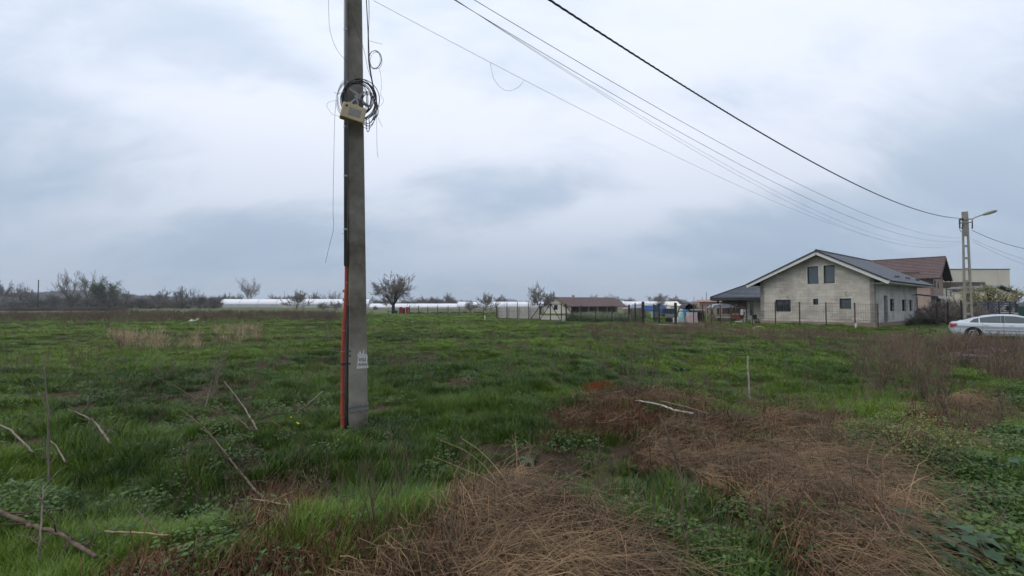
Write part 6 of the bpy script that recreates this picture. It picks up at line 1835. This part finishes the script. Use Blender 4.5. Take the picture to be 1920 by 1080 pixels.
RM = variants('reed_tuft', [blade_tuft(70 + i, 36, .36, .2, .009, .45, M['reed'], segs=3, jit=.5) for i in range(4)])
weeds('dry_reeds', TANW, 260, 15, 45, 1.0, 'pale tan dry reed clumps in the green field on the left', RM, jit=5, cat='reeds')
# stalks crossing the near straw
NM = variants('near_stalk', [stalk_weed(80 + i, 3, .42, M['weed'], .2, .0017, 9) for i in range(5)])
weeds('near_stalks', [[(300, 900), (1000, 830), (1500, 720), (1900, 760), (1900, 1100), (300, 1100)]], 170, 2.4, 9, .9, 'fine brown dead stalks standing over the straw in the foreground', NM, jit=10)

# low herbs
HM = variants('herb', [herb(i, 110, .12, .15, .026, M['herb']) for i in range(4)])
x, y, r = sample(50000, 1.6, 18, 1.0)
k = (region(x, y, HERBY) & (rs.rand(len(x)) < .6)) | (region(x, y, PALE) & (rs.rand(len(x)) < .5)) | (region(x, y, STRAW_B) & (vnoise(x, y, .5, 71) > .60) & (rs.rand(len(x)) < .5)) | (rs.rand(len(x)) < .02)
x, y = x[k], y[k]; sel = rs.permutation(len(x))[:9000]; x, y = x[sel], y[sel]; n = len(x); s = (.6 + .9 * rs.rand(n))
scatter('ground_herbs', np.stack([x, y, hz(x, y)], -1), np.stack([rs.randn(n) * .15, rs.randn(n) * .15, rs.rand(n) * 6.28], -1), np.stack([s, s, s], -1), rs.randint(0, 4, n), rs.rand(n), HM, 'low leafy green herbs spreading between straw and grass', 'herbs')
YM = variants('yellow_herb', [herb(90 + i, 60, .2, .13, .02, M['herb'], M['yellow_flower'], 22, .006) for i in range(3)])
weeds('yellow_herbs', PALE, 230, 4, 10, 1.0, 'patch of yellowish green flowering weeds right of the dead straw', YM, jit=14, cat='weeds')
PM = variants('purple_herb', [herb(95 + i, 70, .16, .2, .025, M['herb'], M['purple'], 34, .010) for i in range(3)])
weeds('purple_herbs', [[(1730, 682), (1860, 678), (1870, 692), (1740, 700)]], 130, 9, 20, 1.2, 'patch of small purple flowers in the grass below the car', PM, jit=4, cat='flowers')

# distant woodland, instances of whole trees
fb = []
def merged(key):
    a, b, c = TREES[key][:3]
    bm = bmesh.new()
    mats = []; off = 0
    me = bpy.data.meshes.new(key + '_far')
    vs = []; fs = []; mi = []
    for k, q in enumerate([z for z in (a, b, c) if z]):
        o = len(vs); vs += [tuple(v.co) for v in q.vertices]; fs += [tuple(i + o for i in p.vertices) for p in q.polygons]; mi += [k] * len(q.polygons); mats.append(q.materials[0])
    me.from_pydata(vs, [], fs)
    for q in mats: me.materials.append(q)
    me.polygons.foreach_set('material_index', mi); bm.free(); return me
FT = variants('far_tree', [merged(k) for k in ('darkbush', 'round', 'round_b', 'shrub', 'greenish')])
def far_trees():
    P = []; S = []; I = []
    ztop = lambda px, row: np.interp(px, [p[0] for p in HILL[0]], [p[1] for p in HILL[0]])
    # on the hillside
    for _ in range(3400):
        px = rs.uniform(-260, 520); dy = rs.uniform(-110, 60); d = HILL[1] + dy
        zt = at(px, ztop(px, 0), HILL[1]).z; k = np.interp(dy, [-160, -110, -50, 0, 60], [-.5, .18, .7, 1, .9])
        p = at(px, 560, d); zt = max(zt, 1.5); zt -= 5 * min(1, zt / 20); P.append((p.x * 1.0, d, zt * k - 1.2)); h = rs.uniform(3.5, 8.5); S.append(h / 5.5); I.append(rs.choice([0, 0, 1, 2, 4]))
    # low belt along the horizon
    for _ in range(2600):
        px = rs.uniform(-500, 2500); d = rs.uniform(360, 520); 
        if px > 1060 and rs.rand() < .3: continue
        p = at(px, 570, d); P.append((p.x, d, -.3)); h = (rs.uniform(4.5, 8.6) if px < 1100 else rs.uniform(3, 6)) * (.7 + .6 * float(vnoise(px, 0, 60, 3))); S.append(h / 5.5); I.append(rs.choice([0, 1, 2, 2, 3]))
    # hedge under the left tree line
    for _ in range(420):
        px = rs.uniform(-260, 412); d = rs.uniform(205, 260); p = at(px, 577, d); P.append((p.x, d, 0)); S.append(rs.uniform(2, 4.8) / 5.5); I.append(rs.choice([0, 0, 3, 1]))
    P = np.array(P); n = len(P); S = np.array(S)
    hts = np.array([TREES[k][3] for k in ('darkbush', 'round', 'round_b', 'shrub', 'greenish')]); I = np.array(I)
    S = S * 5.5 / hts[I]
    scatter('distant_woodland', P, np.stack([np.zeros(n), np.zeros(n), rs.rand(n) * 6.28], -1), np.stack([S * 1.25, S * 1.25, S], -1), I, rs.rand(n), FT, 'far off bare and greening woodland along the horizon', 'woodland')
far_trees()

# brush hedge on the left and pale furrow strips
def low_hedge(name, px0, px1, d0, d1, cnt, sc, label):
    P = []; 
    for _ in range(cnt):
        t = rs.rand(); px = px0 + (px1 - px0) * t; d = d0 + (d1 - d0) * t + rs.randn() * .8; p = at(px, 580, d); P.append((p.x, d, H(p.x, d) - .1))
    n = cnt; s = sc * (.7 + .6 * rs.rand(n))
    scatter(name, np.array(P), np.stack([np.zeros(n), np.zeros(n), rs.rand(n) * 6.28], -1), np.stack([s * 1.5, s * 1.5, s], -1), np.full(n, 3), rs.rand(n), FT, label, 'hedge')
low_hedge('brushwood_row', -150, 235, 128, 140, 260, .30, 'low dark row of cut brushwood along the field edge on the left')
low_hedge('brush_fence', 770, 935, 84, 92, 60, .16, 'thin brown brush along the wooden post fence')
BG_ = variants('pale_plant', [herb(120 + i, 110, .42, .35, .06, mat_) for i, mat_ in enumerate([leaf_mat('pale_field_leaf', (.09, .12, .06), (.19, .22, .13))] * 3)])
P = []
for _ in range(1500):
    t = rs.rand(); q = A0.lerp(A1, tpar(A0, A1, 1062) + (1 - tpar(A0, A1, 1062)) * t); k = rs.rand() ** 1.5 * 14; P.append((q.x + .3 * k, q.y + .6 + k, H(q.x + .3 * k, q.y + .6 + k)))
n = len(P)
scatter('pale_crop', np.array(P), np.stack([np.zeros(n), np.zeros(n), rs.rand(n) * 6.28], -1), np.stack([1.2 + rs.rand(n)] * 3, -1) * 1.0, rs.randint(0, 3, n), rs.rand(n), BG_, 'pale green crop growing behind the mesh fence right of the gate', 'crop')
# cut branches between grey house and far pole
P = []
for _ in range(30):
    px = rs.uniform(1735, 1830); d = rs.uniform(38, 42); p = at(px, 600, d); P.append((p.x, d, -.1))
n = len(P); sc_ = .28 + .15 * rs.rand(n)
scatter('cut_branches', np.array(P), np.stack([rs.randn(n) * .7, rs.randn(n) * .7, rs.rand(n) * 6.28], -1), np.stack([sc_, sc_, sc_ * .8], -1), rs.choice([1, 2, 3], n), rs.rand(n), FT, 'heap of dark cut branches between the grey house and the far ladder pole', 'brushwood')

# ================================================================== SINGLE PLANTS AND BRANCHES
def rosette(seed, n, L, w, upz, mt):
    """upright broad leaf weed; returns one mesh per leaf"""
    rnd = random.Random(seed); out = []
    for i in range(n):
        a = 2.4 * i + rnd.random() * .6; l = L * rnd.uniform(.6, 1.1); el = upz * rnd.uniform(.6, 1.2)
        f = Vector((math.cos(a), math.sin(a), 0)); s = Vector((-f.y, f.x, 0)); m = MB(); vs = []
        N = 5
        for k in range(N + 1):
            t = k / N; c = f * (l * t * math.cos(el)) + Vector((0, 0, l * (math.sin(el) * t - .55 * t * t)))
            ww = w * math.sin(PI * min(1, .12 + t * .88)) * (1 + .15 * (-1) ** k)
            if k == N: ww = .002
            vs += [c - s * ww + Vector((0, 0, ww * .35)), c, c + s * ww + Vector((0, 0, ww * .35))]
        m.add(vs, [q for k in range(N) for q in ((3 * k, 3 * k + 1, 3 * k + 4, 3 * k + 3), (3 * k + 1, 3 * k + 2, 3 * k + 5, 3 * k + 4))])
        out.append(m.mesh('leaf', mt, True))
    return out
ROS = [rosette(i, 11, .34, .04, .9, M['docks']) for i in range(3)] + [rosette(9, 12, .22, .045, .5, M['herb_blue'])]
for k, (px, py, s, v, lab) in enumerate((
        (1086, 672, 1.0, 0, 'dark leafy weed standing in the grass above the orange twig clump'), (1478, 684, 1.0, 1, 'dark leafy weed right of the broken white stake'), (1277, 699, 1.0, 2, 'dark leafy weed between the orange clump and the white stake'),
        (1205, 676, .8, 0, 'smaller dark leafy weed beside the thin bare stem'), (1168, 668, .8, 1, 'dark leafy weed beside a tan splinter'), (728, 609, .9, 2, 'dark weed tuft in the field nearest the concrete pole on its right'),
        (766, 612, .9, 0, 'dark weed tuft in the field, second right of the concrete pole'), (1752, 668, 1.0, 1, 'bright dark weed below the silver car rear'), (1855, 655, .8, 2, 'dark weed in the dry grass at the right edge'),
        (1548, 617, .9, 0, 'green weed at the wire fence under the small house window'), (1573, 618, .9, 1, 'dark weed at the wire fence right of the small house window'), (1232, 620, .7, 2, 'small weed before the concrete slab'),
        (75, 790, .8, 3, 'blue green leafy weed beside the standing dead stalk'), (118, 905, .8, 3, 'pair of broad blue green leaves at the foot of the standing dead stalk'), (990, 862, .9, 3, 'grey green thistle in the middle of the near grass'), (345, 800, .9, 3, 'grey green weed under the crossed dead branches'))):
    p = gp(px, py)
    t = thing('leafy_weed', lab, 'weed', p, k * 1.1, 'broad leaved weeds dotted over the grass'); dd = p.length
    sc_ = s * (1.0 if dd < 12 else 1.3); t.scale = (sc_, sc_, sc_)
    for me in ROS[v]: obj('leaf', me, t)
# bottom right clover-like plant
for k, (px, py, s) in enumerate(((1745, 1035, 1.35), (1815, 1062, 1.2), (1895, 900, 1.1))):
    p = gp(px, py); t = thing('leafy_plant', ('rounded blue green leafy plant at the bottom right, left one', 'rounded blue green leafy plant at the bottom right corner', 'leafy green plant at the right edge above the corner')[k], 'plant', p)
    me = herb(140 + k, 90, .17, .20, .065, M['herb_blue'], round_=1.0)
    t.scale = (s, s, s); o = obj('leaves', me, t); tag(o, kind='stuff')

def smooth_path(P, n=5):
    q = []
    for i in range(len(P) - 1):
        p0, p1, p2, p3 = P[max(i - 1, 0)], P[i], P[i + 1], P[min(i + 2, len(P) - 1)]
        for k in range(n):
            t = k / n; q.append(.5 * ((2 * p1) + (p2 - p0) * t + (2 * p0 - 5 * p1 + 4 * p2 - p3) * t * t + (3 * p1 - p0 - 3 * p2 + p3) * t ** 3))
    q.append(P[-1]); return q
def branch(name, label, P, r0, r1, mt, twigs=0, seed=1, tl=.25, cat='branch', knots=True):
    rnd = random.Random(seed)
    if name == 'fallen_branch': r0 *= .9; r1 *= .9
    q = smooth_path(P); n = len(q)
    for i in range(1, n - 1): q[i] = q[i] + Vector((rnd.gauss(0, 1), rnd.gauss(0, 1), rnd.gauss(0, 1))) * min(r0, .012) * .35
    o = q[0].copy(); q = [v - o for v in q]
    t = thing(name, label, cat, o)
    m = MB(); m.tube(q, [(r0 + (r1 - r0) * i / (n - 1)) * (1 + (.22 * rnd.random() if knots else 0)) for i in range(n)], 7); m.build('stem', mt, t, smooth=True)
    for k in range(int(twigs * 3.2)):
        i = rnd.randint(2, n - 2); d = (q[min(i + 1, n - 1)] - q[i - 1]).normalized(); s = Vector((rnd.gauss(0, 1), rnd.gauss(0, .6), rnd.gauss(.4, .8))).normalized()
        e = (d * .8 + s).normalized(); L = tl * 1.25 * rnd.uniform(.4, 1.3); a = q[i]; w = [a]
        for j in range(3): e = (e + Vector((rnd.gauss(0, .2), rnd.gauss(0, .2), rnd.gauss(0, .2)))).normalized(); w.append(w[-1] + e * L / 3)
        rr = max(.0028, (r0 + (r1 - r0) * i / n) * .45)
        m = MB(); m.tube(w, [rr, rr * .8, rr * .6, rr * .35], 5)
        if rnd.random() < .7:
            c = w[1]; e2 = (e + Vector((rnd.gauss(0, .8), rnd.gauss(0, .5), rnd.gauss(0, .8)))).normalized(); m.tube([c, c + e2 * L * .25, c + e2 * L * .45 + Vector((0, 0, .02))], [rr * .6, rr * .5, rr * .3], 4)
        m.build('side_twig', mt, t, smooth=True)
    return t
g_ = lambda x, y, l=.06: gp(x, y, l + .09)
def a_(x, y, d): return at(x, y, d)
# standing dead stalk at the left
b0 = gp(90, 925, 0); D0 = b0.y
branch('dead_stalk', 'upright dead grey stalk standing at the left, tallest there', [b0 + Vector((0, 0, -.05)), a_(90, 860, D0), a_(91, 800, D0), a_(91, 765, D0), a_(87, 735, D0), a_(84, 700, D0), a_(81, 688, D0 + .03)], .009, .003, M['dead'], 5, 3, .16)
b0 = gp(73, 1075, 0); D1 = b0.y
branch('dead_stalk', 'thin dead stalk standing at the lower left below the taller one', [b0, a_(74, 1020, D1), a_(79, 960, D1 + .1), a_(82, 910, D1 + .2)], .006, .003, M['dead'], 3, 4, .12)
branch('fallen_branch', 'pale barked branch lying on the grass left of the upright stalk', [g_(-30, 790), g_(12, 802), g_(35, 822), g_(62, 848)], .012, .008, M['dead'], 1, 5)
branch('fallen_branch', 'short forked pale branch lying right of the upright stalk', [g_(128, 766, .12), g_(150, 776, .12), g_(175, 790, .1), g_(192, 810), g_(208, 834, .02)], .006, .015, M['dead'], 4, 6)
branch('fallen_branch', 'thin short branch in the grass below the forked pale one', [g_(95, 827), g_(108, 840), g_(122, 866)], .006, .008, M['dead'], 1, 7, .1)
branch('fallen_branch', 'long thin dead branch with twigs slanting down to the brown soil hollow', [a_(335, 765, 5.9), a_(380, 800, 5.4), a_(415, 840, 4.95), a_(450, 885, 4.45), g_(490, 930, .05), g_(520, 951, .02)], .005, .013, M['dead_dark'], 7, 8, .3)
branch('fallen_branch', 'long dark branch sloping right beneath the bank before the pole', [a_(290, 705, 7.0), a_(330, 725, 6.8), a_(380, 755, 6.5), a_(440, 782, 6.3), g_(470, 806, .06)], .004, .010, M['dead_dark'], 8, 9, .35)
branch('fallen_branch', 'upright pale forked twig rising above the crossed branches', [g_(385, 765, .1), a_(394, 730, 6.6), a_(400, 700, 6.6), a_(408, 668, 6.6), a_(415, 650, 6.6)], .009, .003, M['dead'], 6, 10, .22)
branch('fallen_branch', 'pale ended branch leaning into the grass bank left of the pole', [a_(420, 715, 6.9), a_(440, 740, 6.6), a_(462, 770, 6.3), g_(482, 806, .02)], .005, .013, M['dead'], 4, 11, .3)
branch('fallen_branch', 'fine dark branch crossing rightwards above the grass bank', [a_(380, 725, 6.9), a_(430, 745, 6.7), a_(480, 768, 6.5), g_(525, 800, .05)], .004, .007, M['dead_dark'], 6, 12, .3)
branch('fallen_branch', 'short pale branch lying by the dark brush left of the pole foot', [g_(555, 776, .05), g_(575, 760, .12), g_(604, 734, .22)], .010, .007, M['dead'], 2, 13, .2)
branch('fallen_branch', 'dark dead brush lying in the grass left of the pole foot', [g_(470, 790, .05), g_(510, 780, .1), g_(555, 770, .1), g_(580, 762, .12)], .006, .004, M['dead_dark'], 9, 14, .28)
branch('fallen_branch', 'thick dark broken branch in the bottom left corner', [g_(-40, 945, .10), g_(20, 968, .10), g_(60, 985, .08), g_(115, 1003, .06), g_(180, 1045, .02)], .017, .011, M['dead_dark'], 5, 15, .2)
branch('fallen_branch', 'thin dark branch stub crossing the bottom left cane', [g_(255, 955, .12), g_(272, 975, .08), g_(295, 1000, .03)], .004, .005, M['dead_dark'], 1, 16, .1)
branch('cane', 'pale tan cane lying flat at the bottom left', [g_(196, 997, .05), g_(250, 1000, .05), g_(316, 1004, .05)], .006, .005, M['cane'], 0, 17, cat='cane', knots=False)
branch('cane', 'pale tan cane lying across the brown soil hollow', [g_(468, 938, .06), g_(500, 942, .06), g_(546, 952, .04)], .0055, .0065, M['cane'], 0, 18, cat='cane', knots=False)
branch('cane', 'thin tan stem rising from the brown soil hollow', [g_(505, 945, .05), g_(530, 932, .1), g_(552, 922, .14)], .003, .002, M['cane'], 0, 19, cat='cane', knots=False)
# broken white stake with its bent branch
bs = gp(1405, 764); Ds = bs.y
branch('broken_stake', 'white peeled stake standing in the grass, its broken top bent over to the left', [bs + Vector((0, 0, -.1)), a_(1404.5, 730, Ds), a_(1403, 700, Ds), a_(1401.5, 667, Ds)], .0145, .012, M['birch'], 0, 20, cat='stake', knots=False)
branch('bent_branch', 'thin brown branch hanging from the top of the white stake down to the left', [a_(1403, 667, Ds), a_(1392, 665.5, Ds), a_(1375, 668, Ds), a_(1362, 683, Ds), a_(1340, 700, Ds), a_(1315, 722, Ds - .1), gp(1290, 744, .02)], .010, .006, M['dead_dark'], 2, 21, .25)
branch('fallen_log', 'pale peeled thin log lying behind the brush heap', [g_(1192, 752, .1), g_(1235, 758, .12), g_(1262, 768, .12), g_(1300, 776, .08)], .009, .012, M['birch'], 0, 22, .2, cat='log')
branch('fallen_log', 'thin tan pole lying right beside the pale peeled log', [g_(1240, 752, .18), g_(1290, 764, .16), g_(1330, 776, .12)], .006, .005, M['dead'], 1, 23, .2, cat='log')
branch('dead_stalk', 'thick dark dead stalk leaning over the brown straw, right of centre', [gp(1285, 905, -.02), a_(1270, 868, gp(1285, 905).y), a_(1252, 820, gp(1285, 905).y), a_(1238, 775, gp(1285, 905).y + .1)], .013, .006, M['dead_dark'], 4, 24, .2)
for k, (x0, y0, x1, y1) in enumerate(((1186, 870, 1197, 788), (1206, 838, 1195, 790))):
    dd = gp(x0, y0).y
    branch('dead_stalk', ('left of two thin dark sticks meeting above the brown straw', 'right of two thin dark sticks meeting above the brown straw')[k], [gp(x0, y0), a_((x0 + x1) / 2 + 2, (y0 + y1) / 2, dd), a_(x1, y1, dd)], .005, .003, M['dead_dark'], 1, 25 + k, .1)
branch('dead_stalk', 'short pale curled stick in the straw right of centre', [gp(1480, 862, 0), a_(1483, 846, gp(1480, 862).y), a_(1488, 835, gp(1480, 862).y), a_(1495, 828, gp(1480, 862).y)], .006, .004, M['dead'], 0, 28, .1)
# tan grass stalks fanning up in the centre with seed heads
for k, (pts, r) in enumerate((([(985, 1000), (950, 905), (905, 850), (865, 822)], .0028), ([(975, 985), (930, 900), (880, 850), (822, 824)], .0024), ([(985, 1010), (935, 915), (870, 880), (812, 856)], .002), ([(1010, 990), (975, 900), (968, 850), (966, 810)], .0018),
                              ([(985, 985), (980, 890), (970, 850), (960, 815)], .0016), ([(930, 1060), (900, 980), (880, 930), (862, 900)], .0028), ([(910, 1050), (880, 990), (870, 940), (868, 905)], .0028), ([(1030, 985), (1010, 930), (985, 880), (975, 872)], .002))):
    d0 = gp(*pts[0]).y
    P = [gp(pts[0][0], pts[0][1], 0)] + [a_(x, y, d0 + .12 * (i + 1)) for i, (x, y) in enumerate(pts[1:])]
    labs = ('longest tan stalk with a seed head, fanning up left from the straw', 'tan stalk with a seed head, second of the fan, reaching furthest left at mid height', 'low tan stalk of the fan, leaning most to the left', 'thin upright stalk on the right of the tan fan', 'fine stalk just left of the upright one in the tan fan', 'short pale stalk bending left under the tan fan', 'pale curved stalk lowest in the tan fan', 'short stalk with a hooked tip at the right of the tan fan')
    t = branch('straw_stalk', labs[k], P, r, r * .6, M['cane'], 0, 40 + k, cat='stalk', knots=False)
    if k < 2:
        m = MB(); e = P[-1] - P[0]; m.lathe(e, [(.003, -.012), (.009, -.004), (.009, .008), (.002, .018)], 8); m.build('seed_head', M['dead_dark'], t)
# bare shrubs on the right, single thin stems
def bare_shrub(label, px, py, ptop, wpx, n, seed, mt=None, r=.006):
    rnd = random.Random(seed); b = gp(px, py); d = b.y; t = thing('bare_shrub', label, 'shrub', b); h = at(px, ptop, d).z - b.z; w = wpx / F * d / 2
    for i in range(n):
        a = rnd.random() * 6.28; q = rnd.random() ** .6; tip = Vector((w * q * math.cos(a), w * q * math.sin(a), h * rnd.uniform(.55, 1.0)))
        p = [Vector((rnd.gauss(0, .03), rnd.gauss(0, .03), -.03)), tip * .35 + Vector((rnd.gauss(0, .03), rnd.gauss(0, .03), .05)), tip * .7 + Vector((rnd.gauss(0, .04), rnd.gauss(0, .04), 0)), tip]
        m = MB(); m.tube(p, [r, r * .75, r * .5, r * .3], 5)
        for j in range(5):
            k = rnd.uniform(.3, .95); s = p[1].lerp(p[3], k); e = s + (tip.normalized() + Vector((rnd.gauss(0, .6), rnd.gauss(0, .6), .2))) * h * .16
            m.tube([s, s.lerp(e, .5) + Vector((0, 0, .01)), e], [r * .4, r * .3, r * .2], 4)
        m.build('stem', mt or M['dead_dark'], t)
bare_shrub('bare fan shaped shrub in the grass below the grey house corner', 1650, 740, 655, 70, 18, 1, r=.0075)
bare_shrub('bare upright shrub right of the fan shaped one', 1735, 752, 672, 44, 12, 2, r=.0075)
bare_shrub('small bare shrub left of the brown patch at the right', 1770, 800, 700, 44, 9, 3, r=.007)
bare_shrub('single thin bare stem standing above the orange twig clump', 1228, 748, 640, 16, 3, 4, r=.008)
bare_shrub('tiny bare shrub beneath the bent branch of the white stake', 1340, 752, 706, 60, 9, 5, r=.004)
bare_shrub('dry twiggy weed standing in the foreground left of the tan stalks', 740, 960, 800, 60, 6, 6, r=.0045)
bare_shrub('dry twiggy weed lowest in the foreground, centre left', 700, 1010, 862, 70, 6, 7, r=.004)
bare_shrub('wiry dry weed between the concrete pole and the tan stalks', 860, 905, 775, 50, 4, 8, r=.0025)
bare_shrub('sparse dead weed at the left behind the forked branch', 150, 800, 700, 60, 7, 9, r=.0042)
bare_shrub('sparse dead weed right of the forked branch', 235, 790, 705, 60, 7, 10, r=.0042)
bare_shrub('thin dead weed standing over the straw at the lower right', 1570, 985, 850, 30, 3, 11, r=.003)
bare_shrub('wispy weed stem on the right, left of the yellowish patch', 1545, 850, 730, 60, 7, 12, r=.003)
bare_shrub('fine spray of dead twigs around the crossed branches, left part', 400, 745, 655, 60, 7, 13, M['dead'], r=.0045)
bare_shrub('fine spray of dead twigs around the crossed branches, right part', 455, 770, 705, 90, 7, 14, M['dead_dark'], r=.0045)
bare_shrub('low dead twigs in the grass between the forked branch and the crossed ones', 300, 790, 735, 90, 6, 15, M['dead_dark'], r=.004)
# orange and mauve twig clumps
def clump(label, px, py, wpx, hpx, mt, n, seed, name='twig_clump'):
    rnd = random.Random(seed); b = gp(px, py); d = b.y; w = wpx / F * d / 2; h = hpx / F * d
    t = thing(name, label, 'shrub', b); m = MB()
    for i in range(n):
        a = rnd.random() * 6.28; q = math.sqrt(rnd.random()); s = Vector((w * q * math.cos(a), w * .6 * q * math.sin(a), 0)); hh = h * math.sqrt(max(.05, 1 - q * q)) * rnd.uniform(.6, 1.1)
        e = s + Vector((rnd.gauss(0, w * .22), rnd.gauss(0, w * .15), hh)); m.tube([s, s.lerp(e, .5) + Vector((rnd.gauss(0, .02), rnd.gauss(0, .02), 0)), e], [.004, .003, .002], 3, cap=False)
    o = m.build('twigs', mt, t); tag(o, kind='stuff')
clump('rusty orange clump of fine dead twigs left of the thin bare stem', 1125, 737, 62, 26, M['orange'], 420, 1)
clump('mauve brown low clump of dead twigs right of the orange one', 1175, 745, 90, 28, M['weed'], 520, 2)
clump('low mauve brown clump left below the orange twigs', 1120, 752, 66, 14, M['weed'], 260, 3)
clump('dark tangle of twigs above the brown straw, right of centre', 1345, 795, 170, 26, M['dead_dark'], 620, 4)
clump('dark tangle of twigs around the short curled stick', 1500, 868, 80, 22, M['dead_dark'], 320, 5)
clump('reddish tangle of dry stems at the right edge below the car', 1900, 720, 120, 60, M['weed'], 300, 6)
# glass jar in the straw, litter, dandelions
p = gp(1509, 942)
t = thing('glass_jar', 'small greenish glass jar lying in the straw at the lower right', 'jar', p + Vector((0, 0, .07)), .6)
m = MB(); m.lathe((0, 0, 0), [(.008, -.05), (.030, -.045), (.033, -.03), (.033, .03), (.022, .045), (.022, .06)], 16, 'x'); m.build('glass', mat('greenish_glass', (.12, .20, .17), .08, .8, noise=(20, .15), col2=(.04, .07, .06)), t, smooth=True)
m = MB(); m.lathe((0, 0, 0), [(.024, .056), (.024, .07)], 14, 'x'); m.build('lid', M['white_stuff'], t)
p = gp(362, 603); m = MB(); rnd = random.Random(2)
t = thing('plastic_sheet', 'scrap of white plastic caught in the field weeds on the left', 'plastic sheet', p)
vs = [(-.5, 0, .05), (-.2, .1, .28), (.1, 0, .16), (.4, .1, .34), (.55, .0, .30), (.3, -.05, .08), (0, -.1, .0), (-.3, -.1, .02)]
m.add(vs, [tuple(range(8))]); m.add([(a, b + .02, c) for a, b, c in vs], [tuple(range(7, -1, -1))]); m.build('sheet', M['fascia'], t)
for k, (px, py) in enumerate(((559, 831), (545, 818), (557, 829))):
    p = gp(px, py, .0); t = thing('dandelion', ('brightest yellow dandelion in the grass bank left of the pole foot', 'smaller yellow dandelion behind the brightest one', 'yellow dandelion close beside the brightest one')[k], 'flower', p)
    m = MB(); m.tube([(0, 0, 0), (0, 0, .22)], .002, 4); m.build('stem', M['herb'], t); m = MB(); m.lathe((0, 0, .22), [(.004, 0), (.013, .005), (.010, .009)], 10); m.build('flower', mat('dandelion_yellow', (.7, .42, .02), .7, .2), t)
# beam and pale line by the lane
for k, (x0, x1, y, d) in enumerate(((1765, 1808, 578, 44),)):
    a, b = at(x0, y, d), at(x1, y - 1, d); m = MB(); m.bar(a, b, .14, .12); t = thing('rail', 'dark wooden rail on two posts left of the far ladder pole', 'rail', a)
    m = MB(); m.bar((0, 0, 0), b - a, .12, .12); m.build('beam', M['wood_dark'], t)
    for q in (.12, .75): m = MB(); v = (b - a) * q; m.b2(v.x - .06, v.x + .06, v.y - .06, v.y + .06, -a.z - .2, .25); m.build('post', M['wood_dark'], t)

# ================================================================== HAZE
def haze():
    m = bpy.data.materials.new('air_haze'); m.use_nodes = True; nt = m.node_tree; nt.nodes.clear()
    o = nt.nodes.new('ShaderNodeOutputMaterial'); v = nt.nodes.new('ShaderNodeVolumePrincipled')
    v.inputs['Color'].default_value = (.84, .91, 1.0, 1); v.inputs['Density'].default_value = HAZE
    v.inputs['Anisotropy'].default_value = .2
    nt.links.new(v.outputs[0], o.inputs['Volume'])
    b = MB(); b.b2(-2100, 2100, -2100, 2100, -30, 60)
    tag(b.build('haze', m), kind='stuff')
HAZE = .0003
haze()
